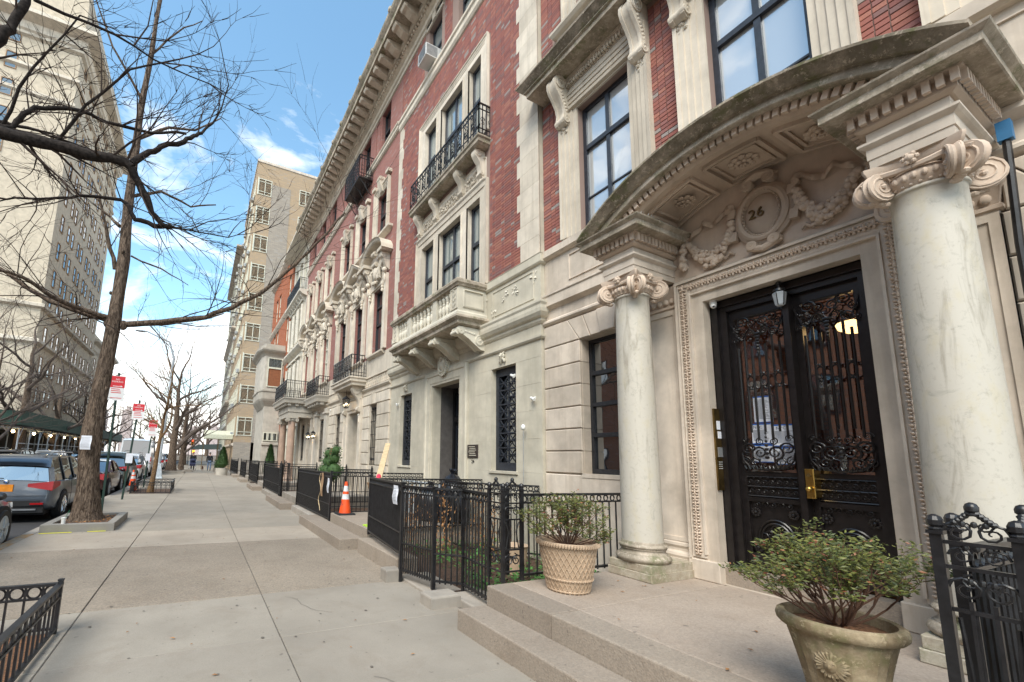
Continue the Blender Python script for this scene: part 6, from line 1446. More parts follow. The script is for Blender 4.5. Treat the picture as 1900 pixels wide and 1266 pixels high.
def top_cornice(H, Y0, Y1, big=False):
    w = 'limestone_pale'
    m = MB(); m.cornice([(0, 14.88), (.05, 14.9), (.05, 15.02), (.10, 15.05), (.10, 15.2), (.2, 15.26), (.2, 15.36), (.32, 15.40), (.32, 15.62), (0, 15.62)], [(WX, Y1), (WX, Y0)]); m.build('bed_moulding', w, H)
    m = MB(); m.cornice([(0, 15.62), (.88, 15.64), (.88, 15.80), (.92, 15.84), (.98, 15.92), (1.0, 15.98), (1.0, 16.03), (0, 16.06)], [(WX, Y1), (WX, Y0)]); m.build('crowning_cornice', 'weathered_stone', H)
    n = int((Y1 - Y0) / (.62 if big else .50)); k = (Y1 - Y0) / n
    q = MB(); s_ = 1.25 if big else 1.0
    q.prism([(0, 0), (-.50, 0), (-.52, -.06), (-.47, -.13), (-.36, -.15), (-.2, -.20 * s_), (0, -.24 * s_)], -.11 * s_, .11 * s_, lambda a, b, t: (a, t, b)); q.volute((-.42, 0, -.075), (0, 1, 0), (0, 0, 1), .07, .24 * s_, 1.3)
    pz = proto(q, 'modillion', w)
    for i in range(n): inst(pz, H, (WX - .32, Y0 + k * (i + .5), 15.62))
    dn = proto(MB().box(-.07, 0, -.035, .035, 0, .09), 'dentil', w); n = int((Y1 - Y0) / .14)
    for i in range(n): inst(dn, H, (WX - .2, Y0 + (Y1 - Y0) * (i + .5) / n, 15.27))
    m = MB()
    for i in range(int((Y1 - Y0) / 1.25)):                       # lion masks on the gutter
        y = Y0 + .6 + 1.25 * i; m.ell((WX - 1.0, y, 16.04), (.05, .09, .09), 8, 6); m.ell((WX - .98, y, 16.13), (.04, .05, .05), 6, 4)
    m.build('gutter_masks', 'weathered_stone', H, smooth=True)
top_cornice(H, 5.585, 12.2, True)
H22 = rowhouse(12.2, 'red brick townhouse with carved pediments and a lantern under its iron balcony', 'glass_dark'); top_cornice(H22, 12.2, 19.2)
H20 = rowhouse(19.2, 'farther red brick townhouse with pediments and a projecting columned porch', 'glass_far'); top_cornice(H20, 19.2, 26.2)
# balcony, consoles and lantern over the entrance of 22
b = 15.7
m = MB(); m.cornice([(-.4, 4.24), (-.12, 4.25), (-.08, 4.32), (0, 4.38), (.0, 4.46), (.04, 4.50), (.04, 4.54), (-.4, 4.55)], [(WX, b + 1.22), (4.62, b + 1.22), (4.62, b - 1.22), (WX, b - 1.22)]); m.box(4.7, WX, b - 1.15, b + 1.15, 4.25, 4.53); m.build('balcony_slab', 'limestone_pale', H22)
for s2 in (-1, 1):
    y = b + s2 * .82; m = MB(); pr = [(0, 4.24), (.42, 4.24), (.45, 4.12), (.38, 3.98), (.22, 3.80), (.14, 3.55), (.16, 3.38), (.08, 3.30), (0, 3.3)]
    m.prism(pr, y - .10, y + .10, lambda a, c_, t: (WX - a, t, c_)); m.volute((WX - .27, y, 4.08), (0, 1, 0), (0, 0, 1), .15, .26, 2.0); m.volute((WX - .13, y, 3.40), (0, 1, 0), (0, 0, 1), .10, .24, 1.5, -1)
    for k in range(4): m.ell((WX - .08, y, 3.2 - .08 * k), (.06, .06 - .012 * k, .06), 6, 4)
    m.build('console', 'limestone_pale', H22, smooth=True)
iron_balcony(H22, 4.66, WX, b - 1.15, b + 1.15, 4.56, 5.36, n=24)
b = 15.75
iron_balcony(H22, 4.66, WX, b - .92, b + .92, 12.62, 13.55, n=22)
m = MB(); m.box(4.66, WX, b - .92, b + .92, 12.58, 12.63)
for y in (b - .85, b - .3, b + .3, b + .85):
    m.tube([(WX, y, 12.0), (WX - .15, y, 12.1), (WX - .32, y, 12.35), (WX - .55, y, 12.58)], .02, 5); m.spiral((WX - .2, y, 12.42), (1, 0, 0), (0, 0, 1), .14, 1.6, .1, .12, 0, 1, 5, 9)
m.build('balcony_floor', 'iron_black', H22)
def lantern(x, y, z, lab, s=1.0):
    L = thing('hanging_lantern', lab, 'lantern', (x, y, z)); m = MB(); h = .30 * s; r0, r1 = .11 * s, .14 * s
    m.lathe([(.01, z + h + .16 * s), (.04 * s, z + h + .12 * s), (r1 * 1.15, z + h + .02 * s), (r1 * 1.15, z + h)], (x, y, 0), 6); m.lathe([(r0, z), (r0, z - .02), (.02, z - .04)], (x, y, 0), 6); m.tube([(x, y, z + h + .14 * s), (x, y, z + h + .36 * s)], .01, 5)
    for k in range(6): m.tube([(x + r1 * cos(k * pi / 3), y + r1 * sin(k * pi / 3), z + h), (x + r0 * cos(k * pi / 3), y + r0 * sin(k * pi / 3), z)], .008 * s, 4)
    m.build('lantern_frame', 'iron_black', L)
    MB().lathe([(r0 * .95, z), (r1 * .95, z + h)], (x, y, 0), 6, cap=False).build('lantern_glass', 'glass_clear', L)
    m = MB()
    for k in (-1, 0, 1): m.ell((x + .01, y + .035 * k, z + .13 * s), (.014, .014, .03), 6, 5)
    m.build('candle_bulb', 'glow_bulb', L, smooth=True)
lantern(4.85, 15.55, 3.52, 'lit black hanging lantern under the iron balcony of number 22')
flood(WX, 18.9, 3.72, 'white camera at the far edge of the ground storey of number 22')
# porch and side balcony of 20
for (x0, ya_, yb_, z0_, z1_) in ((3.62, 22.2, 25.9, 4.20, 4.62), (4.62, 19.5, 22.15, 4.05, 4.50)):
    m = MB(); m.cornice([(-.8, z0_), (-.35, z0_ + .02), (-.30, z0_ + .1), (-.08, z0_ + .16), (-.05, z0_ + .3), (0, z1_ - .04), (0, z1_), (-.8, z1_ + .01)], [(WX, yb_), (x0, yb_), (x0, ya_), (WX, ya_)]); m.box(x0 + .4, WX, ya_ + .3, yb_ - .3, z0_ + .005, z1_); m.build('porch_cornice', 'stucco_grey', H20)
    m = MB()
    for i in range(int((yb_ - ya_) / .45)): m.box(x0 + .14, x0 + .30, ya_ + .25 + .45 * i, ya_ + .45 + .45 * i, z0_ + .02, z0_ + .16)
    for i in range(int((WX - x0) / .4)): m.box(x0 + .25 + .4 * i, x0 + .42 + .4 * i, ya_ + .14, ya_ + .30, z0_ + .02, z0_ + .16)
    m.build('modillions', 'stucco_grey', H20, kind='stuff')
    iron_balcony(H20, x0 + .12, WX, ya_ + .12, yb_ - .1, z1_ + .02, z1_ + .92, n=int((yb_ - ya_) / .14))
m = MB(); m.cornice([(-.6, 3.66), (0, 3.66), (0, 3.9), (.04, 3.92), (.04, 4.2), (-.6, 4.2)], [(WX, 25.6), (3.98, 25.6), (3.98, 22.5), (WX, 22.5)]); m.build('porch_architrave', 'stucco_grey', H20)
for (x, y) in ((4.22, 22.75), (4.22, 25.3)):
    m = MB(); m.lathe([(.26, .3), (.26, .5), (.22, .56)] + [(.21 - .03 * t / 8, .58 + 2.85 * t / 8) for t in range(9)], (x, y, 0), 24); m.build('porch_column', 'pink_granite', H20, smooth=True)
    m = MB(); m.box(x - .26, x + .26, y - .26, y + .26, 3.58, 3.66)
    for s1 in (-1, 1):
        for s2 in (-1, 1): m.volute((x + s1 * .22, y + s2 * .2, 3.5), (0, 1, 0), (0, 0, 1), .10, .10, 1.6)
    m.lathe([(.19, 3.42), (.24, 3.5), (.2, 3.58)], (x, y, 0), 16); m.build('capital', 'stucco_grey', H20, smooth=True)
for y in (19.5, 21.3, 22.3, 25.9): m = MB(); m.box(WX - .14, WX, y - .2, y + .2, .3, 3.9); m.cornice([(0, 3.6), (.06, 3.64), (.06, 3.72), (0, 3.74)], [(WX, y + .2), (WX - .14, y + .2), (WX - .14, y - .2), (WX, y - .2)]); m.build('pilaster', 'stucco_grey', H20)
m = MB(); m.box(3.7, WX, 22.3, 25.8, -.02, .30); m.build('porch_floor', 'granite_kerb', H20)
lantern(4.95, 21.0, 2.55, 'small black wall lantern right of the porch columns', .8); lantern(4.95, 22.1, 2.55, 'small black wall lantern beside the porch door', .8)
# stoops and railings along the row
def stoop(y0, y1, lab):
    T = thing('stone_stoop', lab, 'steps', (3.5, (y0 + y1) / 2, 0)); slabblock('step', 'granite_step', T, 2.36, 2.78, y0 + .1, y1 + .9, -.02, .19); slabblock('landing_slab', 'granite_kerb', T, 2.78, 5.25, y0, y1, 0, .38)
stoop(13.6, 15.9, 'pale stone stoop before the entrance of number 22'); stoop(21.2, 23.0, 'stone stoop before the columned porch'); stoop(27.6, 29.4, 'stone stoop before the white stone house'); stoop(33.6, 35.2, 'farthest stone stoop, before the orange brick house')
def railing(lab, runs, sp=.09, solid=False):
    F = thing('iron_fence', lab, 'fence', (runs[0][0][0], runs[0][0][1], .2), 'black iron railings along the houses')
    for (a, b_) in runs: fence_run(F, a, b_, .2, 1.27, sp, midz=.55, sep=False, r=.011, rings=a[1] < 14); post(F, a[0], a[1], .1, 1.30, .045, False); post(F, b_[0], b_[1], .1, 1.30, .045, a[1] > 13)
    return F
railing('black railing with hanging notices before number 22', [((2.80, 9.80), (2.80, 13.45)), ((2.80, 13.45), (5.2, 13.45))], .055)
railing('black railing with a scroll post between the stoops of 22 and 20', [((2.80, 16.2), (2.80, 20.9)), ((2.8, 16.2), (5.2, 16.2)), ((2.8, 20.9), (5.2, 20.9))])
box_post(bpy.data.objects[[o.name for o in bpy.data.objects if o.get('label', '').startswith('black railing with a scroll post')][0]], 2.72, 3.0, 16.0, 16.25, .2, 1.27)
railing('black railing before the columned porch and the white house', [((2.80, 23.2), (2.80, 27.4)), ((2.8, 23.2), (3.7, 23.2)), ((2.8, 27.4), (5.2, 27.4))])
railing('black railing before the orange brick house', [((2.80, 29.6), (2.80, 33.4)), ((2.8, 33.4), (5.2, 33.4)), ((2.8, 29.6), (5.2, 29.6))])
railing('farthest black railing, ending at the yellow brick tower', [((2.75, 35.4), (2.75, 43.5)), ((2.3, 35.4), (2.75, 35.4))])
pnotice(2.775, 9.95, .80, 1.14, .15, 'white paper notice tied to the railing before number 22')
pnotice(2.775, 10.5, .68, 1.24, .20, 'strip of cardboard hung on the railing before number 22', mat='cardboard')
m = MB(); m.tube([(2.76, 10.62 + .1 * sin(t), 1.22 - .08 * t) for t in range(12)], .009, 5); o = m.build('hung_cord', 'wood_pale', None); tag(o, 'loose cord hanging beside the cardboard strip on the railing', 'cord')
# clipped cloud-pruned topiary behind the railing
T = thing('topiary', 'cloud-pruned green topiary behind the railing of number 22', 'topiary', (3.5, 12.4, .3)); r = random.Random(9)
MB().tube([(3.5, 12.4, .2), (3.5, 12.4, 1.9)], .05, 6).build('trunk', 'bark_tan', T)
for (dy, z, R) in ((.05, 1.18, .30), (.55, 1.22, .22), (-.45, 1.26, .23), (.42, 1.50, .17), (-.12, 1.46, .18), (-.42, 1.60, .17), (.36, 1.74, .13), (-.50, 1.82, .14)):
    m = MB(); m.ell((3.5, 12.4 + dy * .9, z), R * .86, 12, 8)
    for i in range(int(900 * R)):
        a, e = r.uniform(0, 6.28), r.uniform(-1.2, 1.57); d = Vector((cos(a) * cos(e), sin(a) * cos(e), sin(e))); p = Vector((3.5, 12.4 + dy * .9, z)) + d * R * r.uniform(.84, 1.04); u = (d + Vector((r.uniform(-.7, .7),) * 3)).normalized() * .05; w = u.orthogonal().normalized() * .013
        m.add([p, p + u * .6 + w, p + u * 1.3, p + u * .6 - w], [(0, 1, 2, 3)])
    m.build('foliage_ball', 'leaf_conifer', T)
def conifer(x, y, z, h, R, lab, pot=True, seed=1):
    T = thing('conifer_shrub', lab, 'shrub', (x, y, z)); r = random.Random(seed)
    if pot:
        P = thing('planter_tub', 'round pale concrete tub under ' + lab.split(',')[0], 'planter', (x, y, 0)); MB().lathe([(.42, 0), (.46, z), (.40, z), (.38, z - .06), (.01, z - .05)], (x, y, 0), 24).build('tub', 'stucco_grey', P, smooth=True)
    m = MB(); m.lathe([(R * .5, z + .1), (R * .86, z + .3), (R * .7, z + h * .5), (R * .35, z + h * .8), (.02, z + h * .97)], (x, y, 0), 14)
    for i in range(1700):
        t = r.random() ** .8; a = r.uniform(0, 6.28); rr = R * (1 - t) ** .75 * (1 if t > .08 else .8) + .03; p = Vector((x + rr * cos(a), y + rr * sin(a), z + .1 + t * (h - .1))); u = Vector((cos(a), sin(a), r.uniform(.2, 1.6))).normalized() * r.uniform(.06, .14); w = Vector((-sin(a), cos(a), 0)) * .022
        m.add([p - u * .3, p + u * .4 + w, p + u, p + u * .4 - w], [(0, 1, 2, 3)])
    m.build('foliage', 'leaf_conifer', T, kind='stuff')
conifer(1.75, 37.4, .55, 1.65, .5, 'cone-shaped conifer, standing in a tub on the pavement'); conifer(4.3, 30.0, .3, 2.05, .42, 'cone-shaped conifer, growing behind the railing near the porch', False, 2)
# ================================================================== farther buildings, our side
def bldg(name, lab, cat='building', loc=(0, 0, 0), group=None): return thing(name, lab, cat, loc, group)
def wbox(H, mat, x0, x1, y0, y1, z0, z1, name='wall'): return MB().box(x0, x1, y0, y1, z0, z1).build(name, mat, H)
def small_window(w, h, fr='window_cream', gl='glass_far', mull=1, rows=(.2, .82)):
    """far window in local coordinates, facing -X, origin at its lower near corner"""
    m = MB(); t = .07
    for q in ((0, t, 0, h), (w - t, w, 0, h), (t, w - t, 0, t), (t, w - t, h - t, h)): m.box(-.06, .04, *q)
    for r_ in rows: m.box(-.045, .03, t, w - t, h * r_ - .03, h * r_ + .03)
    for k in range(mull): m.box(-.045, .03, w * (k + 1) / (mull + 1) - .035, w * (k + 1) / (mull + 1) + .035, t, h - t)
    f = proto(m, 'window', fr); p = proto(MB().add([(0, t, t), (0, w - t, t), (0, w - t, h - t), (0, t, h - t)], [(3, 2, 1, 0)]), 'pane', gl)
    return f, p
def put_window(H, wp, loc, rz=0.0):
    a = inst(wp[0], H, loc, rz); b = bpy.data.objects.new('pane', wp[1].data); COL.objects.link(b); b.parent = a; return a
# white stone house 18
H = bldg('townhouse', 'white stone townhouse with a three-part upper bay beyond the porch', 'house', (5.25, 28.7, 0)); y0, y1 = 26.2, 31.2
m = MB(); wo_ = [(y0 + .6 + 1.45 * i, y0 + 1.5 + 1.45 * i, z, z + h) for i in range(3) for z, h in ((1.2, 2.3), (5.2, 2.4), (9.0, 2.3), (13.2, 1.7))]
facade(m, 5.25, y0, y1, 0, 16.2, wo_, .2); m.build('wall', 'white_stone', H)
for (a, b, c, d) in wo_: window(H, 5.42, a, b, c, d, mull=(), tran=(.5,), fw=.07, mat='window_cream', gl='glass_far')
wbox(H, 'roof_dark', 5.5, 9, y0, y1, 15.6, 16.1, 'roof')
for z, p in ((4.2, .2), (8.55, .35), (12.0, .5), (15.9, .9)): m = MB(); m.cornice([(0, z - .25), (p * .6, z - .15), (p, z), (p, z + .12), (0, z + .16)], [(5.25, y1), (5.25, y0)]); m.build('cornice', 'white_stone', H)
m = MB()
for (a, b, c, d) in wo_:
    if c < 5 or c > 12: continue
    m.frame(arch_prof(.2, .08), [(b, c), (b, d), (a, d), (a, c)], 5.25); m.box(5.05, 5.25, a - .2, b + .2, d + .25, d + .38)
    for s2 in (a - .12, b + .12): m.tube([(5.1, s2, c), (5.1, s2, d)], .09, 8)
m.build('window_surround', 'white_stone', H, kind='stuff'); iron_balcony(H, 4.8, 5.25, y0 + .3, y1 - .3, 12.15, 13.0, False, 40)
for i in range(8): MB().prism([(0, 12.0), (.4, 12.0), (.36, 11.8), (.1, 11.5), (0, 11.4)], -.08, .08, lambda a, b, t: (5.25 - a, y0 + .4 + .6 * i + t, b)).build('bracket', 'white_stone', H)
# orange brick house 16
H = bldg('townhouse', 'bright orange brick townhouse squeezed between the white house and the bay-windowed one', 'house', (5.2, 36, 0)); y0, y1 = 31.2, 41.0
wo_ = [(y0 + .7 + 1.55 * i, y0 + 1.75 + 1.55 * i, z, z + 2.1) for i in (0, 3, 4) for z in (1.3, 5.3, 10.2, 13.4)]
m = MB(); facade(m, 5.15, y0, y1, 0, 17.4, wo_, .2); m.add([(5.15, y0, 0), (5.15, y0, 17.4), (9, y0, 17.4), (9, y0, 0)], [(0, 1, 2, 3)]); m.build('wall', 'brick_orange_wall', H)
for (a, b, c, d) in wo_: window(H, 5.3, a, b, c, d, mull=(), tran=(.5,), fw=.07, mat='window_cream', gl='glass_far')
for z, p in ((4.4, .2), (8.6, .2), (12.5, .2), (17.2, .3)): m = MB(); m.cornice([(0, z - .3), (p * .6, z - .15), (p, z), (p, z + .12), (0, z + .16)], [(5.15, y1), (5.15, y0)]); m.build('cornice', 'limestone', H)
# stone bay projecting from the orange house
H = bldg('stone_bay_house', 'grey stone house front with a projecting bay in front of the orange brick wall', 'house', (4.6, 34.5, 0)); y0, y1 = 32.4, 37.5
wbox(H, 'stucco_grey', 3.98, 5.14, y0 + .15, y1, 0, 5.2)
m = MB(); m.loft([[(5.14, y0, z), (3.80, y0, z), (3.6, y0 + .9, z), (3.6, y1 - .9, z), (3.80, y1, z), (5.14, y1, z)] for z in (5.9, 9.2)]); m.build('bay', 'stucco_grey', H)
for prof in ([(-.6, 5.05), (-.35, 5.1), (-.02, 5.6), (.04, 5.75), (.04, 6.25), (.10, 6.3), (.10, 6.4), (-.6, 6.4)], [(-.2, 8.95), (.02, 8.96), (.10, 9.1), (.30, 9.25), (.36, 9.35), (.36, 9.45), (.05, 9.5), (.05, 9.85), (-.2, 9.86)]):
    m = MB(); m.cornice(prof, [(5.14, y1), (3.80, y1), (3.6, y1 - .9), (3.6, y0 + .9), (3.80, y0), (5.14, y0)]); m.build('bay_cornice', 'stucco_grey', H)
wbox(H, 'stucco_grey', 3.9, 5.14, y0 + .1, y1 - .1, 9.4, 9.84, 'parapet')
for (x0, x1, z0, z1, mt, yy) in ((4.05, 4.95, 6.7, 8.0, 'timber_brown', y0), (4.05, 4.95, 8.12, 8.75, 'glass_far', y0), (4.10, 4.28, 2.75, 3.25, 'glass_dark', y0 + .15), (4.42, 4.60, 2.75, 3.25, 'glass_dark', y0 + .15), (4.74, 4.98, 2.75, 3.25, 'glass_dark', y0 + .15)):
    m = MB()
    for q in ((x0 - .06, x0, z0 - .06, z1 + .06), (x1, x1 + .06, z0 - .06, z1 + .06), (x0, x1, z0 - .06, z0), (x0, x1, z1, z1 + .06)): m.box(q[0], q[1], yy - .08, yy + .02, q[2], q[3])
    w_ = m.build('window', 'window_cream', H); MB().box(x0, x1, yy - .03, yy - .004, z0, z1).build('pane', mt, w_)
m = MB(); m.cornice([(0, 2.35), (.1, 2.4), (.1, 2.55), (0, 2.6)], [(3.98, y0 + .15), (5.14, y0 + .15)]); m.build('sill_course', 'stucco_grey', H)
# yellow brick apartment tower
H = bldg('apartment_tower', 'tall yellow brick apartment tower with white air conditioners along its street front', 'building', (3.2, 60, 0))
TX_, TY = 3.2, 49.6
wbox(H, 'brick_tan_wall', TX_ + .03, 14, TY + .03, 66, 0, 36.3); 
m = MB(); m.box(4.98, 7.15, TY, TY + .05, 0, 33.6); m.box(TX_, 14, TY, TY + .05, 0, 3.0); m.build('grey_brick_strip', 'brick_grey_wall', H)
m = MB(); m.cornice([(0, 36.0), (.08, 36.05), (.08, 36.35), (0, 36.36)], [(TX_ + .03, 66), (TX_ + .03, TY + .03), (14, TY + .03)]); m.cornice([(0, 2.55), (.14, 2.65), (.14, 2.85), (0, 2.9)], [(TX_, 66), (TX_, TY + .03)]); m.build('coping', 'limestone', H)
wn_ = small_window(1.5, 2.0, 'window_cream', 'glass_sky', 1, (.2, .82)); ws = small_window(1.9, 2.0, 'window_cream', 'glass_far', 2, (.2, .82))
acp = proto(MB().box(-.34, .05, 0, .62, 0, .40), 'air_conditioner', 'ac_white'); 
m = MB()
for i in range(7): m.box(-.35, -.34, .04, .58, .04 + i * .048, .06 + i * .048); m.box(-.3, -.06, -.012, 0, .04 + i * .048, .06 + i * .048)
lvp = proto(m, 'louvres', 'steel_grey'); r = random.Random(12)
for i in range(9):
    z = 3.72 + 3.53 * i + (.0 if i < 8 else 0)
    put_window(H, wn_, (4.95, TY + .03, z), pi / 2 * 1)
    MB().box(3.36, 3.45, TY - .06, TY + .03, z - .1, z + 2.1).build('corner_pilaster', 'window_cream', H)
    if i > 5: put_window(H, wn_, (9.7, TY + .03, z), pi / 2)
    for k in range(5):
        y = TY + .5 + 3.2 * k; put_window(H, ws, (TX_ + .02, y, z))
        if r.random() < .75: a = inst(acp, H, (TX_ + .05, y + r.choice((0, .65, 1.2)), z + .02)); b = bpy.data.objects.new('louvres', lvp.data); COL.objects.link(b); b.parent = a
H2 = bldg('apartment_building', 'older stone apartment building with bracketed cornices beyond the yellow tower', 'building', (3, 75, 0))
wbox(H2, 'brick_grey_wall', 3.1, 14, 66, 90, 0, 33); wp = small_window(1.2, 1.9, 'window_cream', 'glass_far', 0, (.5,))
for z, p in ((9.0, .4), (20.0, .45), (32.4, .8)): m = MB(); m.cornice([(0, z - .5), (p * .4, z - .3), (p, z), (p, z + .25), (0, z + .35)], [(3.1, 90), (3.1, 66), (5, 66)]); m.build('cornice', 'limestone', H2)
for i in range(9):
    for k in range(7):
        y = 67.2 + 3.2 * k; put_window(H2, wp, (3.08, y, 2.2 + 3.5 * i))
        if r.random() < .5: inst(acp, H2, (3.1, y + .3, 2.2 + 3.5 * i))
T = thing('entrance_awning', 'pale cream entrance canopy reaching over the pavement before the tower', 'awning', (1.8, 51, 0))
m = MB(); m.add([(.3, 51, 3.3), (3.2, 51, 3.3), (3.2, 53.4, 3.3), (.3, 53.4, 3.3), (.3, 51, 3.75), (3.2, 51, 3.75), (3.2, 53.4, 3.75), (.3, 53.4, 3.75), (.3, 52.2, 4.25), (3.2, 52.2, 4.25)], [(0, 1, 5, 4), (3, 2, 6, 7), (0, 4, 8, 7, 3), (4, 5, 9, 8), (7, 6, 9, 8), (1, 2, 6, 9, 5)]); m.build('canvas', 'awning_cream', T)
m = MB()
for x in (.35, 1.8): m.tube([(x, 51.05, 0), (x, 51.05, 3.3)], .03, 6); m.tube([(x, 53.35, 0), (x, 53.35, 3.3)], .03, 6)
m.build('awning_post', 'brass_dull', T)
T = thing('entrance_awning', 'dark green tent-like awning far down the pavement', 'awning', (0, 70, 0))
m = MB(); m.loft([[(-1.4, 70, 2.2), (3.0, 70, 2.4), (3.0, 73, 2.4), (-1.4, 73, 2.2)], [(-.2, 71.4, 3.0), (3, 71.4, 3.2), (3, 71.6, 3.2), (-.2, 71.6, 3.0)]]); m.build('canvas', 'awning_dark', T)
m = MB()
for x in (-1.35, 2.9): m.tube([(x, 70, 0), (x, 70, 2.3)], .04, 5)
m.build('awning_post', 'iron_black', T)
for (x, y, lab) in ((2.9, 49.3, 'left'), (3.3, 49.2, 'right')):
    L = thing('wall_lamp', 'small lit wall lamp, the %s one, at the foot of the yellow tower' % lab, 'lamp', (x + 1.2, y - 12.5, 1.9)); MB().ell((x + 1.45, y - 11.6, 2.0), (.07, .07, .1), 8, 6).build('lamp_globe', 'glow_bulb', L, smooth=True); MB().box(x + 1.4, x + 1.5, y - 11.5, y - 11.3, 1.8, 2.1).build('lamp_bracket', 'iron_black', L)
m = MB(); m.box(1.4, 2.2, 40.3, 47.5, 0, .28); o = m.build('planting_bed', 'granite_kerb', None); tag(o, 'low stone-edged planting bed along the tower front', 'planting bed')
m = MB(); r = random.Random(3)
for i in range(2200):
    y = r.uniform(40.5, 47.3); x = r.uniform(1.5, 2.1); z = .25 + r.uniform(0, .75); a = r.uniform(0, 6.28); u = Vector((cos(a), sin(a), r.uniform(0, 1))) * .09; w = Vector((-sin(a), cos(a), 0)) * .03
    m.add([(x, y, z), Vector((x, y, z)) + u + w, Vector((x, y, z)) + u * 1.8, Vector((x, y, z)) + u - w], [(0, 1, 2, 3)])
o = m.build('low_hedge', 'leaf_conifer', None, kind='stuff'); tag(o, 'low green hedge in the bed along the tower front', 'hedge')

# ================================================================== across the street
def tower(lab, x, y0, y1, h, mat, rows, cols, belts, corn, xback=-42, side_cols=4):
    H = bldg('apartment_tower', lab, 'building', (x, (y0 + y1) / 2, 0)); wbox(H, mat, xback, x, y0, y1, 0, h)
    wp = small_window(1.0, 1.9, 'cardboard', 'glass_far', 0, (.5,)); wb = small_window(1.0, 1.9, 'cardboard', 'glass_curtain', 0, (.5,)); rr = random.Random(int(h))
    for i in range(rows):
        z = 6.2 + (h - 9) * i / rows
        for k in range(cols):
            y = y0 + 1.6 + (y1 - y0 - 2.6) * k / cols + (.5 if k % 2 else 0); a = inst(wp[0], H, (x + .02, y + 1.15, z), pi); b = bpy.data.objects.new('pane', rr.choice((wp, wp, wb))[1].data); COL.objects.link(b); b.parent = a
        for k in range(side_cols): 
            a = inst(wp[0], H, (x - 5.2 - 2.6 * k, y0 - .02, z), pi / 2); b = bpy.data.objects.new('pane', wp[1].data); COL.objects.link(b); b.parent = a
    for z, p in belts: m = MB(); m.cornice([(0, z - .3), (p, z - .1), (p, z + .2), (0, z + .35)], [(xback, y0), (x, y0), (x, y1)]); m.build('belt_course', 'limestone_pale', H)
    z, p = corn; m = MB(); m.cornice([(0, z - 2), (p * .3, z - 1.6), (p * .35, z - .8), (p, z - .4), (p, z), (0, z + .2)], [(xback, y0), (x, y0), (x, y1), (xback, y1)]); m.build('cornice', 'limestone_pale', H)
    return H
tower('tall cream brick apartment tower across the street, at the left edge', -16, 55, 79, 54, 'tower_brick_cream', 14, 10, ((12.5, .35), (16.2, .35), (39.4, .2), (42.3, .3), (46, .3)), (48, 1.6))
tower('farther cream apartment tower across the street behind the first one', -16.5, 81, 98, 20, 'tower_brick_cream', 4, 6, ((9, .3),), (19, .8), -34, 1)
def brickrow(lab, y0, y1, h, mat):
    H = bldg('apartment_building', lab, 'building', (-17, (y0 + y1) / 2, 0)); wbox(H, mat, -30, -17, y0, y1, 0, h); wq = small_window(1.2, 1.9, 'window_black', 'glass_dark', 0, (.5,))
    for i in range(int(h / 3.5)):
        for k in range(int((y1 - y0) / 2.7)): a = inst(wq[0], H, (-16.98, y0 + 2.4 + 2.7 * k, 1.2 + 3.4 * i), pi); b = bpy.data.objects.new('pane', wq[1].data); COL.objects.link(b); b.parent = a
    m = MB(); m.cornice([(0, h - 1), (.5, h - .5), (.5, h), (0, h + .2)], [(-17, y0), (-17, y1)]); m.build('cornice', 'limestone', H)
brickrow('orange-brown brick apartment house facing number 26 across the street', -16, 8, 15, 'brick_brown_wall'); brickrow('second brick apartment house across the street', 8.2, 30, 13, 'brick_brown_wall')
# sidewalk shed
T = thing('sidewalk_shed', 'long green scaffold shed over the opposite pavement with lit bulbs under it', 'scaffold', (-14, 66, 0))
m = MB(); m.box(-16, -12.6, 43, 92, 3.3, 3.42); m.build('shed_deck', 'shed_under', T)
pp = proto(MB().box(-.04, 0, 0, 2.38, 0, 1.25), 'parapet_panel', 'shed_green'); po = proto(MB().tube([(0, 0, 0), (0, 0, 3.3)], .06, 6), 'post', 'steel_galv')
for i in range(20):
    inst(pp, T, (-12.6, 43 + 2.44 * i, 3.3)); inst(po, T, (-12.7, 43.2 + 2.44 * i, -.19)); inst(po, T, (-15.6, 43.2 + 2.44 * i, -.19))
for i in range(1): pass
m = MB()
for i in range(19):
    y = 43.2 + 2.44 * i; m.beam((-12.7, y, 2.0), (-12.7, y + 2.44, 2.0), .05); m.beam((-12.7, y, 2.2), (-12.7, y + .8, 3.3), .05); m.beam((-12.7, y, 3.2), (-15.6, y, 3.2), .08)
m.build('brace', 'steel_galv', T, kind='stuff')
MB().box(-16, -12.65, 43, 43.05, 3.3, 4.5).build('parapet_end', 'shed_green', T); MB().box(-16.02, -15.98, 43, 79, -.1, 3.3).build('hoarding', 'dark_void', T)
bl = proto(MB().ell((0, 0, 0), .11, 8, 6), 'bulb', 'glow_bulb')
for i in range(9): inst(bl, T, (-13.6, 45 + 4.9 * i, 2.95))

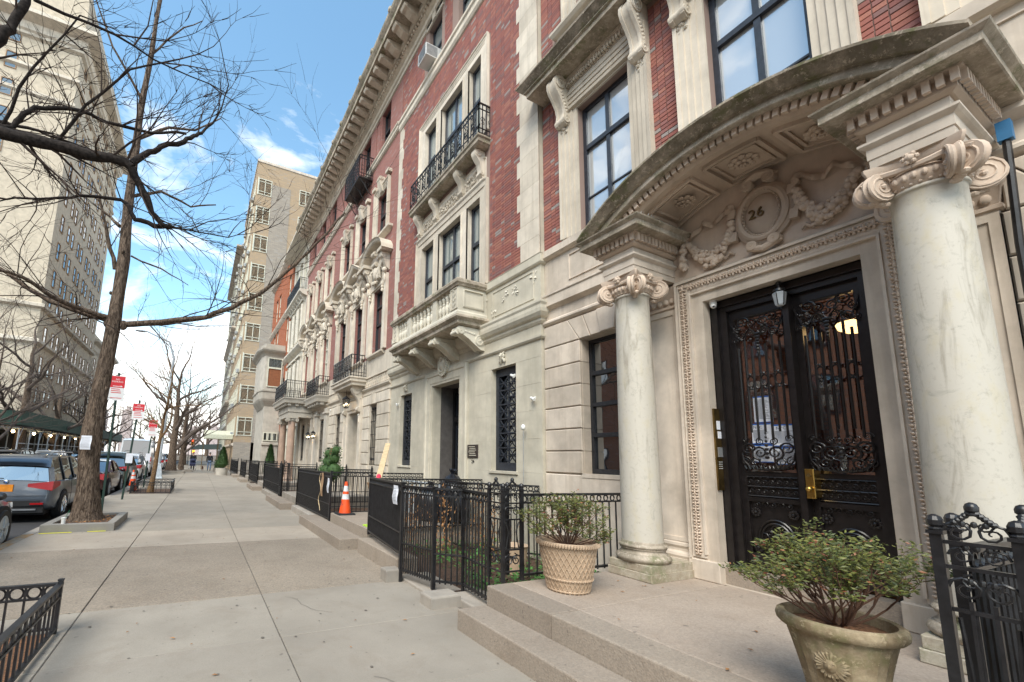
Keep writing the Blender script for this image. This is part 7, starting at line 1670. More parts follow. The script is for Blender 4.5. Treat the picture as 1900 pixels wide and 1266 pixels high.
# ================================================================== trees
def branchset(m, start, d, L_, r0, dep, maxd, rnd, droop=0.0, wig=.25, nch=(2, 4), thin=3):
    n = max(3, int(L_ / .35)) if dep < 2 else 4; n = min(n, 9); p = Vector(start); pts = [p.copy()]; ds = [d]
    for i in range(n):
        d = (d + Vector((rnd.uniform(-wig, wig), rnd.uniform(-wig, wig), rnd.uniform(-wig, wig) * .8 + .03 - droop * dep * .03))).normalized(); p = p + d * (L_ / n); pts.append(p.copy()); ds.append(d)
    m.tube(pts, [r0 * (1 - .62 * i / n) for i in range(n + 1)], 7 if dep < 1 else (5 if dep < 2 else thin), False)
    if dep < maxd:
        k = rnd.randint(*nch)
        for i in range(k):
            j = rnd.randint(max(1, n // 3), n); dd = (ds[j] + Vector((rnd.uniform(-1, 1), rnd.uniform(-1, 1), rnd.uniform(-.45, .8))) * .85).normalized()
            branchset(m, pts[j], dd, L_ * rnd.uniform(.42, .72), max(r0 * (1 - .62 * j / n) * .62, .004), dep + 1, maxd, rnd, droop, wig, nch, thin)
        branchset(m, pts[-1], ds[-1], L_ * .6, max(r0 * .36, .004), dep + 1, maxd, rnd, droop, wig, nch, thin)
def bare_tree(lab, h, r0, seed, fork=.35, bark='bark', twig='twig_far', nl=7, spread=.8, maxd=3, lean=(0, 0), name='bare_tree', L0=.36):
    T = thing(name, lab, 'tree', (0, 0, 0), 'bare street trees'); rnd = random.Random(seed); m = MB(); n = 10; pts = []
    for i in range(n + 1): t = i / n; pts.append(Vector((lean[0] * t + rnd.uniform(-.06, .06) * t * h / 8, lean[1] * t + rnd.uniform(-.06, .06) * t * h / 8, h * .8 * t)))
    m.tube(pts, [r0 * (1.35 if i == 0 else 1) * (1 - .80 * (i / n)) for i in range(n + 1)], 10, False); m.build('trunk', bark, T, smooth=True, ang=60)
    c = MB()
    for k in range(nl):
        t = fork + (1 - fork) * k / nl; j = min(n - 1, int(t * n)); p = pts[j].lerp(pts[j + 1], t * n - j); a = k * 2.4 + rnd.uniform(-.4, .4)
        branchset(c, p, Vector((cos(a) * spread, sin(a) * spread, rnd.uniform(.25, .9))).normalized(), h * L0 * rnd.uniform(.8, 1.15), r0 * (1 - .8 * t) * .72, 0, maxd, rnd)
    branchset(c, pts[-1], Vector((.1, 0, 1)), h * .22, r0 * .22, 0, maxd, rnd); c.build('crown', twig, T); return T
tA = bare_tree('big bare tree with dark forked trunk in the second stone tree pit', 10.5, .36, 5, .22, nl=8); tA.location = (-1.95, 40.5, 0)
sA = snapshot(tA)
tB = bare_tree('slender bare tree just beyond the big forked one', 10, .20, 15, .2, nl=9, spread=.9); tB.location = (-1.3, 43.2, 0); sB = snapshot(tB)
tC = bare_tree('thin tan-barked young tree inside the small iron guard', 6.4, .10, 25, .42, 'bark_tan', 'bark_tan', 7, .75, 3, (.35, 0), L0=.3); tC.location = (-1.62, 20.3, 0)
for (s_, x, y, rz, sc, lab) in ((sA, -13.4, 46, 2.1, 1.25, 'bare tree across the street before the scaffold shed'), (sB, -13.6, 40.5, .7, 1.1, 'bare tree across the street nearest the left edge'), (sA, -13.5, 56, 4.0, 1.15, 'bare tree across the street halfway along the shed'),
                               (sB, -13.4, 66, 3.1, 1.2, 'bare tree across the street, farther along the shed'), (sA, -13.4, 79, 1.0, 1.1, 'bare tree near the far end of the shed'), (sB, -1.8, 56, 2.2, 1.0, 'bare tree on our pavement beyond the canopy'), (sA, -1.9, 70, 5.0, .95, 'bare tree near the street corner'), (sB, -14.2, 35, 4.4, 1.15, 'bare tree across the street, lowest branches at the left edge')):
    dup(None, (x, y, -.05), rz, lab, sc, tree=s_)
park = bpy.data.objects.new('park', None); COL.objects.link(park); park['kind'] = 'structure'
MB().box(-300, 300, 118, 600, -.5, .4).build('park_ground', 'soil', park)
r = random.Random(2)
for i in range(26):
    x = -62 + 4.6 * i + r.uniform(-1.5, 1.5); dup(None, (x, 122 + r.uniform(0, 30), .3), r.uniform(0, 6), 'bare park tree at the end of the street', r.uniform(1.1, 1.6), tree=r.choice((sA, sB)))['group'] = 'bare park trees at the end of the street'
m = MB(); r = random.Random(6)
for i in range(5200):
    x, y = r.uniform(-95, 60), r.uniform(125, 190); z = r.uniform(0, 1) ** 1.3 * 9; a = r.uniform(0, 6.28); u = Vector((cos(a) * .6, sin(a) * .3, r.uniform(.2, 1))) * r.uniform(1.2, 3.0); w = Vector((.05, .02, 0))
    m.add([(x, y, z), (x + w.x, y, z), (x + u.x, y + u.y, z + u.z)], [(0, 1, 2)])
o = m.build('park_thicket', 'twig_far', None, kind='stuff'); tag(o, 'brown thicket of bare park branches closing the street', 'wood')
MB().box(-60, 60, 116.5, 117, 0, 1.1).build('park_wall', 'granite_kerb', park)
for i, (x, y, w, h) in enumerate(((-74, 520, 9, 44), (8, 560, 12, 34), (-16, 640, 16, 34), (-120, 600, 20, 46))):
    H = bldg('distant_tower', ('pinkish distant tower above the park trees left of the sign poles', 'pale distant tower behind the right traffic light', 'low distant tower between the two traffic lights', 'distant tower far left beyond the park')[i], 'building', (x, y, 0)); wbox(H, 'far_pink', x, x + w, y, y + 10, 0, h); wbox(H, 'far_pink', x + 3, x + w - 3, y + 1, y + 8, h, h + 4, 'water_tank')

# ---- main street tree with its paper notice, stone pit
T = thing('street_tree', 'big bare street tree with rough bark and a white paper tied round it', 'tree', (-2.1, 11.75, 0))
cl_ = [(-2.10, .02, .38), (-2.10, .12, .30), (-2.12, .3, .25), (-2.14, .7, .215), (-2.18, 1.44, .195), (-2.18, 2.1, .182), (-2.15, 2.8, .165), (-2.12, 3.5, .152), (-2.05, 4.6, .138), (-2.05, 6.17, .122), (-2.08, 8.0, .095), (-2.11, 8.7, .088), (-2.09, 10.2, .070), (-2.04, 11.8, .055), (-1.99, 13.4, .042), (-1.97, 15.2, .028), (-1.95, 17, .015)]
m = MB(); rings = []; r = random.Random(1)
fine = []
for i in range(len(cl_) - 1):
    for k in range(4): t = k / 4; fine.append(tuple(cl_[i][j] * (1 - t) + cl_[i + 1][j] * t for j in range(3)))
for (x, z, R) in fine: rings.append([(x + .012 * sin(z * 2.3) + R * (1 + .06 * sin(5 * a + z * 1.3) + .04 * sin(11 * a - z * 2) + .05 * sin(2 * a + z * 4.3)) * cos(a), 11.75 + R * (1 + .06 * sin(5 * a + z * 1.3) + .05 * sin(3 * a + z * 3.1)) * sin(a), z) for a in [2 * pi * k / 26 for k in range(26)]])
m.loft(rings); m.build('trunk', 'bark', T, smooth=True, ang=70)
limbs = [([(-1.91, 11.75, 4.56), (-1.10, 11.63, 4.75), (-0.17, 11.51, 4.99), (0.42, 11.39, 5.29), (1.02, 11.27, 5.76), (1.50, 11.15, 6.26), (2.00, 11.03, 6.86), (2.51, 10.91, 7.56), (3.04, 10.79, 8.36)], .085), ([(-1.91, 11.75, 4.53), (-0.99, 11.85, 4.75), (-0.05, 11.95, 5.11), (0.26, 12.05, 5.32)], .05), ([(-2.13, 11.75, 4.61), (-2.73, 11.85, 4.76), (-3.32, 11.95, 4.91), (-3.86, 12.05, 5.24), (-4.35, 12.15, 5.55), (-4.87, 12.25, 5.82)], .09), ([(-2.14, 11.75, 4.68), (-2.75, 11.45, 4.73), (-3.15, 11.15, 4.82), (-3.44, 10.85, 4.98), (-3.65, 10.55, 4.98), (-3.89, 10.25, 4.86)], .07),
         ([(-2.18, 11.75, 5.87), (-2.38, 11.65, 6.59), (-2.52, 11.55, 7.04), (-2.61, 11.45, 7.50)], .06), ([(-1.90, 11.75, 6.28), (-1.25, 11.85, 6.13), (-0.63, 11.95, 5.88)], .03), ([(-2.20, 11.75, 6.96), (-2.44, 11.95, 7.21), (-2.67, 12.15, 7.46), (-3.02, 12.35, 8.33)], .05), ([(-2.05, 11.8, 9.4), (-1.5, 12.0, 10.1), (-.9, 12.1, 10.3), (-.3, 12.2, 11.0)], .05), ([(-2.1, 11.7, 10.4), (-2.8, 11.5, 11.4), (-3.3, 11.4, 12.6)], .04), ([(-2.08, 11.8, 7.8), (-1.5, 12.1, 8.3), (-.8, 12.3, 8.2), (-.2, 12.4, 8.5)], .05), ([(-2.04, 11.8, 11.8), (-1.6, 11.9, 12.8), (-1.0, 12, 13.6)], .035)]
lm = MB(); tw = MB(); r = random.Random(31)
for (x, z, a, q) in ((-2.2, 1.25, -1.2, .05), (-2.16, 2.5, -2.0, .045), (-2.05, 4.55, 3.0, .09), (-2.0, 4.55, 0, .09), (-2.1, 3.0, -.9, .04), (-2.06, 6.3, -1.5, .04), (-2.1, 5.3, 2.6, .035)): lm.ell((x + .13 * cos(a), 11.75 + .13 * sin(a), z), (q, q, q * 1.3), 10, 8)
def jag(pts, rnd, amt=.05, per=3):
    out = []
    for i in range(len(pts) - 1):
        a, b = Vector(pts[i]), Vector(pts[i + 1])
        for k in range(per): out.append(a.lerp(b, k / per) + Vector([rnd.uniform(-amt, amt)] * 1 + [rnd.uniform(-amt, amt), rnd.uniform(-amt, amt)]) * (1 if i + k else 0))
    out.append(Vector(pts[-1])); return out
def limb(pts, r0, rnd, m, tw, dens=1.0, tl=1.0, end=.35, amt=.02):
    P = jag(pts, rnd, amt); n = len(P); rs = [r0 * (1 - (1 - end) * i / (n - 1)) * rnd.uniform(.93, 1.09) for i in range(n)]; m.tube(P, rs, 9, True)
    for i in range(1, n):
        for q in range(1 + int(rnd.random() < .6 * dens)):
            if rnd.random() > .75 * dens: continue
            d = (P[i] - P[i - 1]).normalized(); dd = (d * .7 + Vector((rnd.uniform(-1, 1), rnd.uniform(-.8, .8), rnd.uniform(-.7, 1)))).normalized()
            branchset(tw, P[i], dd, tl * rnd.uniform(.6, 1.5), max(rs[i] * .28, .009), 1, 3, rnd, .5, .28, (2, 3))
for p, r0 in limbs: limb(p, r0 * .85, r, lm, tw, .58, 1.35)
lm.build('limb', 'bark', T, smooth=True, ang=60, kind='stuff'); tw.build('crown', 'twig', T)
pnotice(-2.22, 11.44, 1.62, 1.92, .24, 'white paper notice tied to the trunk of the big street tree')
bpy.data.objects[[o.name for o in bpy.data.objects if o.get('label', '').startswith('white paper notice tied to the trunk')][0]].rotation_euler = (0, 0, radians(62))
T = thing('tree_pit', 'low dark stone kerb box round the foot of the big street tree', 'tree pit', (-2.0, 11.7, 0))
for q in ((-2.62, -1.42, 10.72, 10.88), (-2.62, -1.42, 12.45, 12.61), (-2.62, -2.47, 10.88, 12.45), (-1.57, -1.42, 10.88, 12.45)): slabblock('kerb_stone', 'tree_kerb', T, *q, -.02, .155, .012)
MB().box(-2.47, -1.57, 10.88, 12.45, 0, .10).build('pit_soil', 'soil', T)
m = MB()
for i in range(260): x, y = r.uniform(-2.45, -1.6), r.uniform(10.9, 12.4); a = r.uniform(0, 6.28); m.add([(x, y, .105), (x + .05 * cos(a), y + .05 * sin(a), .12), (x + .05 * cos(a + 1), y + .05 * sin(a + 1), .11)], [(0, 1, 2)])
m.build('leaf_litter', 'leaf_dry', T, kind='stuff')
for i, (a, b) in enumerate((((-2.6, 10.64), (-2.1, 10.67)), ((-1.85, 10.68), (-1.55, 10.69)))): tag(MB().beam((*a, .006), (*b, .006), .05, .004).build('yellow_paint_mark', 'yellow_paint', None), ('left', 'right')[i] + ' yellow spray-paint dash on the pavement before the tree pit', 'paint mark')
T = thing('drink_cup', 'clear plastic cup with a green straw at the tree pit corner', 'cup', (-2.28, 10.80, .155)); MB().lathe([(.033, .155), (.045, .27), (.047, .275), (.02, .28)], (-2.28, 10.80, 0), 16).build('cup_body', 'white_plastic', T, smooth=True); MB().tube([(-2.28, 10.80, .2), (-2.20, 10.78, .42)], .005, 5).build('straw', 'green_plastic', T)
# ---- limbs of the tree overhanging from the near left guard
T = thing('overhanging_tree', 'nearest tree, its thick black limbs reaching in over the pavement from the left', 'tree', (-3.6, 5.6, 0))
MB().tube([(-3.9, 5.2, 0), (-3.85, 5.3, 1.5), (-3.7, 5.5, 3.4), (-3.3, 5.8, 4.9)], [.3, .22, .19, .14], 12).build('trunk', 'bark_dark', T, smooth=True)
NL = [([(-3.3, 5.8, 4.9), (-2.62, 6.00, 5.16), (-2.35, 6.00, 5.14), (-1.99, 6.00, 5.14), (-1.55, 6.00, 5.16), (-1.20, 6.00, 5.21), (-1.08, 6.00, 5.14)], .085, .62), ([(-1.08, 6.00, 5.14), (-0.96, 6.05, 4.92), (-0.81, 6.10, 4.67), (-0.71, 6.15, 4.55), (-0.60, 6.20, 4.57)], .05, .5), ([(-1.09, 6.00, 5.19), (-0.94, 6.08, 5.46), (-0.82, 6.16, 5.65), (-0.58, 6.24, 5.88), (-0.47, 6.32, 6.07), (-0.38, 6.40, 6.20)], .042, .5), ([(-2.45, 6.00, 5.20), (-2.27, 6.02, 5.25), (-2.19, 6.04, 5.47), (-2.04, 6.06, 5.63), (-1.69, 6.08, 5.75), (-1.42, 6.10, 5.73), (-0.95, 6.12, 5.78), (-0.55, 6.14, 5.93)], .032, .5),
      ([(-0.60, 6.20, 4.57), (-0.81, 6.30, 4.59), (-1.05, 6.40, 4.66), (-1.14, 6.50, 4.86), (-1.26, 6.60, 4.99), (-1.73, 6.70, 4.97), (-2.08, 6.80, 4.87), (-2.43, 6.90, 4.80), (-2.73, 7.00, 4.78)], .034, .3), ([(-3.3, 5.8, 4.9), (-2.2, 4.6, 4.7), (-1.98, 4.50, 4.85), (-1.87, 4.50, 5.12), (-1.81, 4.50, 5.28), (-1.75, 4.50, 5.57), (-1.74, 4.50, 5.80)], .05, .6), ([(-2.67, 6.30, 5.44), (-2.34, 6.30, 5.46), (-2.03, 6.30, 5.45), (-1.64, 6.30, 5.41)], .022, .5), ([(-1.9, 6.1, 5.2), (-1.6, 5.9, 5.7), (-1.2, 5.8, 6.3), (-.7, 5.8, 6.7)], .02, .4), ([(-2.4, 6.1, 5.2), (-2.1, 5.8, 5.9), (-1.7, 5.6, 6.6)], .02, .4), ([(-.38, 6.4, 6.2), (-.2, 6.5, 6.6), (-.1, 6.5, 7.2)], .018, .4), ([(-1.7, 4.5, 5.6), (-1.2, 4.9, 5.9), (-.7, 5.3, 6.1), (-.1, 5.6, 6.3)], .016, .3), ([(-.6, 6.2, 4.57), (-.3, 6.5, 4.75), (.1, 6.8, 4.9), (.5, 7.0, 5.2)], .013, .3)]
lm = MB(); tw = MB(); r = random.Random(77)
for p, r0, e in NL: limb(p, r0, r, lm, tw, .55, .6, e, .016)
lm.build('limb', 'bark_dark', T, smooth=True, ang=60, kind='stuff'); tw.build('crown', 'twig', T)
# ================================================================== vehicles (built at the origin, rear at y = 0, heading +Y)
def car(name, lab, x, y, pt, L=4.65, W_=1.86, Hh=1.62, kind='suv', gl='glass_car', plate=True, group='cars parked along the near kerb', detail=True, head=1):
    T = thing(name, lab, 'van' if kind == 'van' else 'car', (x, y, -.13), group); X, Y, Z = x, y, -.13; w = W_ / 2; s = Hh / 1.62
    belt = .98 * s if kind != 'van' else 1.05 * s
    # (y, bottom, top, width factor)
    st = {'suv': [(0.0, .42, .62, .84), (.03, .36, .95, .90), (.10, .30, belt, .95), (.45, .24, belt + .01, .985), (1.0, .22, belt, 1), (2.4, .22, belt - .02, 1), (3.2, .22, belt - .03, 1), (3.55, .22, belt - .05, .99), (4.15, .25, belt - .14, .95), (4.5, .30, belt - .26, .86), (4.65, .40, belt - .42, .72)],
          'sedan': [(0.0, .42, .60, .82), (.04, .34, .88, .88), (.12, .30, .97, .92), (.8, .24, 1.0, .97), (1.1, .22, .97, 1), (2.4, .22, .93, 1), (3.1, .22, .92, 1), (3.4, .22, .93, .99), (4.1, .25, .80, .95), (4.5, .30, .68, .86), (4.65, .40, .52, .72)],
          'van': [(0.0, .40, .9, .94), (.03, .36, belt, .96), (.3, .26, belt, 1), (3.4, .24, belt, 1), (3.7, .24, belt, .99), (4.3, .28, belt - .12, .95), (4.65, .38, belt - .4, .80)]}[kind]
    k = L / 4.65; rings = []
    for (yy, zb, zt, f) in st:
        ww = w * f; P = [(0, zb), (ww * .80, zb), (ww * .96, zb + .07), (ww * 1.0, zb + (zt - zb) * .42), (ww * .985, zb + (zt - zb) * .70), (ww * .94, zt - .045), (ww * .86, zt - .005), (ww * .45, zt + .018), (0, zt + .024)]
        rings.append([(X + a, Y + yy * k, Z + b) for a, b in P] + [(X - a, Y + yy * k, Z + b) for a, b in P[-2:0:-1]])
    m = MB(); m.loft(rings); m.build('body', pt, T, smooth=True, ang=42)
    # greenhouse
    gs = {'suv': [(.06, .0), (.20, .34), (.42, .56), (1.0, .60), (2.3, .60), (2.7, .54), (3.5, .0)], 'sedan': [(.85, .0), (1.25, .22), (1.65, .40), (2.1, .46), (2.6, .44), (2.85, .38), (3.45, .0)], 'van': [(.04, .0), (.08, .86), (.4, .96), (2.6, .96), (3.0, .82), (3.75, .0)]}[kind]
    def gp(yy, h, inset=0.0, top=False): 
        hh = h * s; ww = (w * .90) * (1 - .20 * h / .6 if kind != 'van' else 1 - .10 * h) - inset; b = Z + belt - .03 + hh if kind != 'sedan' else Z + .95 + hh
        return ww, b
    base = Z + (belt if kind != 'sedan' else .95) - .06; rings = []
    for (yy, h) in gs:
        ww, b = gp(yy, h); rings.append([(X - w * .90, Y + yy * k, base), (X - ww, Y + yy * k, b), (X, Y + yy * k, b + .03 * min(1, h * 3)), (X + ww, Y + yy * k, b), (X + w * .90, Y + yy * k, base)])
    m = MB(); m.loft(rings, True, True); m.build('windows', gl, T, smooth=False)
    hm = max(h for _, h in gs); rf = [g_ for g_ in gs if g_[1] > hm * .52]; rings = []
    for i, (yy, h) in enumerate(rf):
        ww, b = gp(yy, h); yq = Y + yy * k + (-.05 if i == 0 and kind != 'sedan' else 0); rings.append([(X - ww - .012, yq, b - .05), (X - ww - .002, yq, b + .012), (X - ww * .6, yq, b + .035), (X, yq, b + .042), (X + ww * .6, yq, b + .035), (X + ww + .002, yq, b + .012), (X + ww + .012, yq, b - .05)])
    m = MB(); m.loft(rings, False, False); m.build('roof', pt, T, smooth=True)
    m = MB()
    for sx in (-1, 1):
        for i in range(len(gs) - 1):
            (ya, ha), (yb, hb) = gs[i], gs[i + 1]
            if ha >= hm * .5 and hb >= hm * .5: continue
            wa, ba = gp(ya, ha); wb, bb = gp(yb, hb); m.beam((X + sx * wa, Y + ya * k, ba - .02), (X + sx * wb, Y + yb * k, bb), .10 if yb < 2 else .05, .05)
        for yy in ((1.15, 2.1) if kind == 'suv' else ((2.25,) if kind == 'sedan' else (2.3,))):
            ww, b = gp(yy, hm); m.beam((X + sx * (w * .905), Y + yy * k, base + .04), (X + sx * (ww + .005), Y + (yy - .08) * k, b), .07, .02)
        if kind == 'van': m.box(X + sx * (w * .9) - .02, X + sx * (w * .9) + .02, Y + .1, Y + 2.2, base, Z + belt + .75)
    m.build('pillars', pt, T)
    tl = MB(); rw = Z + .34
    for sx in (-1, 1):
        for yy in (.86, 3.66):
            cx = X + sx * (w - .06); cy = Y + yy * k; wh = MB(); R = .345
            ring = lambda r_, o: [(cx + sx * o, cy + r_ * cos(t * pi / 14), rw + r_ * sin(t * pi / 14)) for t in range(28)]
            wh.loft([ring(.22, -.12), ring(R - .03, -.12), ring(R, -.09), ring(R, .05), ring(R - .03, .09), ring(.235, .085), ring(.225, .05)]); wo2 = wh.build('wheel', 'rubber', T, smooth=True)
            rm = MB(); rm.loft([ring(.235, .08), ring(.20, .085), ring(.19, .04), ring(.02, .03)]);
            for q in range(5): a = q * 2 * pi / 5 + .3; rm.beam((cx + sx * .085, cy, rw), (cx + sx * .085, cy + .21 * cos(a), rw + .21 * sin(a)), .045, .02, up=(1, 0, 0))
            rm.build('rim', 'chrome' if kind == 'suv' else 'steel_galv', wo2)
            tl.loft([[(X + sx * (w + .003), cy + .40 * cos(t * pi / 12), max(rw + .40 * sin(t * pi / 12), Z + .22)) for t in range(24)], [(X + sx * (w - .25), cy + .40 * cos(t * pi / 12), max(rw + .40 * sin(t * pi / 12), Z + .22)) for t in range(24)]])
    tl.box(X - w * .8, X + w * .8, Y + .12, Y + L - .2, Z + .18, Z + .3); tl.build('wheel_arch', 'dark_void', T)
    # rear end
    zl = Z + (.86 if kind == 'suv' else .80) * (s if kind == 'suv' else 1)
    for sx in (-1, 1):
        m = MB()
        if kind == 'van': m.box(X + sx * (w * .93) - .06, X + sx * (w * .93) + .06, Y - .012, Y + .05, Z + .95, Z + 1.4)
        else:
            q = [(X + sx * w * a, Y + b, zl + c) for a, b, c in ((.44, -.035, -.02), (.94, -.005, -.11), (1.012, .33, .0), (1.008, .35, .10), (.94, .02, .11), (.44, -.03, .05), (.44, .1, -.02), (.9, .1, -.11), (.9, .35, 0), (.9, .35, .1), (.9, .1, .11), (.44, .1, .05))]
            m.add(q, [(0, 1, 4, 5), (1, 2, 3, 4), (0, 6, 7, 1), (1, 7, 8, 2), (2, 8, 9, 3), (3, 9, 10, 4), (4, 10, 11, 5), (5, 11, 6, 0)])
        m.build('tail_light', 'lamp_red', T, smooth=False)
        MB().loft([[(X + sx * a, Y + L - b, Z + c) for a, b, c in ((w * .50, .06, .62), (w * .86, .22, .60), (w * .93, .42, .66), (w * .88, .30, .74), (w * .50, .12, .72))], [(X + sx * a * .98, Y + L - b - .05, Z + c) for a, b, c in ((w * .50, .06, .62), (w * .86, .22, .60), (w * .93, .42, .66), (w * .88, .30, .74), (w * .50, .12, .72))]]).build('headlight', 'lamp_clear', T)
        m = MB(); m.ell((X + sx * (w + .10), Y + (3.0 if kind != 'van' else 3.3) * k, Z + belt + .08), (.10, .05, .07), 8, 6); m.build('mirror', pt, T, smooth=True)
    if detail:
        if plate: MB().box(X - .17, X + .14, Y - .012, Y + .03, zl - .13, zl + .03).build('licence_plate', 'traffic_yellow', T)
        m = MB(); m.box(X - w * .72, X + w * .72, Y - .03, Y + .05, Z + .40, Z + .52); m.box(X - w * .8, X + w * .8, Y + .0, Y + .1, Z + .24, Z + .40); m.build('bumper_trim', 'rubber', T)
        m = MB(); m.box(X - w * .66, X + w * .66, Y - .025, Y + .05, Z + .30, Z + .335); m.build('bumper_strip', 'steel_grey', T)
        if kind == 'suv':
            m = MB(); m.box(X - w * .66, X + w * .66, Y - .02, Y + .30, Z + belt + .545 * s, Z + belt + .575 * s); m.build('spoiler', pt, T)
            for sx in (-1, 1): MB().tube([(X + sx * w * .68, Y + .45, Z + Hh - .02), (X + sx * w * .69, Y + .6, Z + Hh + .04), (X + sx * w * .69, Y + 2.4, Z + Hh + .04), (X + sx * w * .68, Y + 2.6, Z + Hh - .01)], .018, 6).build('roof_rail', 'steel_grey', T)
            MB().beam((X - .05, Y - .0, Z + belt + .05), (X - .42, Y + .0, Z + belt + .07), .02, .02).build('wiper', 'rubber', T)
    return T
NS = ('cone', 1)
BM = car('parked_car', 'blue-grey SUV with orange plate and wide red tail lights parked by the big tree', -3.95, 13.15, 'paint_grey')
m = MB(); m.lathe([(.001, 0), (.042, 0), (.042, .008), (.001, .012)], n=20); e = m.build('emblem', 'chrome', None); e.parent = BM; e.rotation_euler = (pi / 2, 0, 0); e.location = (0, -.02, .955)
m = MB()
for y_ in (14.55, 15.55, 16.35): m.tube([(-3.008, y_, .12), (-2.995, y_, .5), (-3.02, y_, .86)], .006, 4)
m.tube([(-4.75, 13.165, .50), (-4.72, 13.17, .80), (-4.6, 13.22, .84)], .006, 4); m.tube([(-3.15, 13.165, .50), (-3.18, 13.17, .70)], .006, 4); m.tube([(-4.75, 13.135, .50), (-3.15, 13.135, .50)], .006, 4)
m.build('panel_gap', 'dark_void', BM)
m = MB()
for q in range(2):
    a0 = q * pi + pi / 2; m.add([(0, 0, .0132)] + [(.028 * cos(a0 + t * pi / 10), .028 * sin(a0 + t * pi / 10), .0132) for t in range(6)], [tuple(range(7))])
eq = m.build('emblem_quarters', 'ink_blue', None); eq.parent = e
for sx in (-1, 1): MB().box(-3.95 + sx * .62 - .12, -3.95 + sx * .62 + .12, 13.10, 13.2, .30, .34).build('reflector', 'lamp_red', BM)
car('parked_car', 'dark sedan, only its front fender showing at the left edge', -3.84, 6.2, 'paint_dark', 4.65, 1.84, 1.45, 'sedan')
car('parked_car', 'maroon sedan parked ahead of the blue-grey SUV', -3.85, 18.9, 'paint_maroon', 4.7, 1.82, 1.46, 'sedan')
car('parked_car', 'dark olive SUV with roof rails parked ahead of the maroon sedan', -3.9, 24.5, 'paint_olive', 4.7, 1.88, 1.75, 'suv', 'glass_car_dark')
car('parked_car', 'white SUV parked ahead of the dark olive one', -3.9, 30.0, 'paint_white', 4.6, 1.85, 1.66, 'suv')
car('parked_van', 'white van with square rear windows parked beyond the white SUV', -4.0, 35.6, 'paint_white', 5.3, 2.0, 2.15, 'van', 'glass_car_dark')
car('parked_car', 'dark red SUV parked behind the lamp post', -3.9, 42.0, 'paint_maroon', 4.6, 1.86, 1.7)
c5 = car('parked_car', 'white SUV parked near the forked tree', -3.9, 48.0, 'paint_white', 4.6, 1.86, 1.7); s5 = snapshot(c5)
c6 = car('parked_car', 'dark SUV parked near the far end of our kerb', -3.9, 54.0, 'paint_dark', 4.6, 1.86, 1.7); s6 = snapshot(c6)
for (s_, x, y, lab) in ((s5, -3.9, 60.5, 'white SUV farthest along our kerb'), (s6, -3.95, 67, 'dark SUV farthest along our kerb'), (s5, -11.1, 28, 'white SUV parked across the street, seen beside the big trunk'), (s6, -11.1, 36, 'dark SUV parked across the street before the shed'), (s6, -11.1, 21, 'dark SUV parked across the street opposite the maroon sedan'), (s5, -11.1, 44, 'white SUV parked across the street under the bare trees'), (s6, -11.1, 52, 'dark SUV parked across the street halfway along the shed')):
    o = dup(None, (x, y, -.13), 0, lab, 1, tree=s_); o['group'] = 'cars parked along the ' + ('near' if x > -5 else 'far') + ' kerb'
# ================================================================== signs, posts, guards
def parking_sign(par, x, y, z0, z1, w=.36, h2=.48):
    s_ = MB().box(x - w / 2, x + w / 2, y - .05, y - .045, z0, z1).build('sign_plate', 'sign_white', par); zm = z1 - (z1 - z0) * h2
    MB().box(x - w / 2 + .01, x + w / 2 - .01, y - .0525, y - .0505, zm, z1 - .01).build('red_field', 'sign_red', s_)
    text('NO\nPARKING', .062, s_, 'sign_white', (x, y - .054, (zm + z1) / 2 + .03), '-Y', .0006)
    m = MB(); m.box(x - .10, x + .08, y - .0545, y - .053, zm + .03, zm + .045); m.add([(x + .13, y - .054, zm + .037), (x + .08, y - .054, zm + .062), (x + .08, y - .054, zm + .012)], [(0, 1, 2)]); m.build('arrow', 'sign_white', s_)
    m = MB(); 
    for i in range(3): m.box(x - w * .36, x + w * (.2 + .05 * i), y - .0525, y - .0505, zm - .05 - .05 * i, zm - .03 - .05 * i)
    m.box(x - .13, x + .13, y - .0525, y - .0505, z0 + .06, z0 + .075); m.build('red_lines', 'sign_red', s_)
def signpost(lab, x, y, top, z0, z1, lean=0.0, note=None, w=.36):
    T = thing('parking_sign', lab, 'street sign', (x, y, 0)); MB().tube([(x, y, -.02), (x + lean * .6, y, top * .6), (x + lean, y, top)], .032, 7).build('post', 'post_green', T); parking_sign(T, x + lean, y, z0, z1, w)
    if note: o = thing('paper_notice', note, 'notice', (x + .05, y - .06, 1.3)); MB().box(x + lean * .4 - .10, x + lean * .4 + .10, y - .05, y - .045, 1.22, 1.55).build('sheet', 'paper', o)
signpost('red and white parking sign half hidden behind the big trunk', -2.18, 14.0, 3.75, 2.98, 3.66)
signpost('red and white parking sign on a leaning green post before the tree guard', -2.19, 17.5, 3.4, 2.72, 3.27, .17, 'white paper taped to the leaning sign post before the tree guard')
signpost('red and white parking sign on the post beyond the tree guard', -2.15, 23.4, 3.3, 2.35, 3.12, .10, 'white paper taped to the sign post beyond the tree guard')
T = thing('lamp_post', 'tall grey steel lamp post with a wide tapered base', 'lamp post', (-2.15, 30.6, 0))
m = MB(); m.loft([[(-2.15 + a * q, 30.6 + b * q, z) for a, b in ((-1, -1), (1, -1), (1, 1), (-1, 1))] for q, z in ((.27, 0), (.27, .1), (.24, .14), (.15, .85), (.15, .9), (.1, .95))]); m.build('base', 'steel_galv', T)
MB().tube([(-2.15, 30.6, .9), (-2.05, 30.6, 4), (-1.98, 30.6, 7.6), (-2.3, 30.6, 8.6), (-3.6, 30.6, 9.1)], [.095, .085, .07, .06, .045], 8).build('shaft', 'steel_galv', T, smooth=True); MB().ell((-3.9, 30.6, 9.08), (.35, .14, .08), 12, 6).build('lamp_head', 'steel_galv', T, smooth=True)
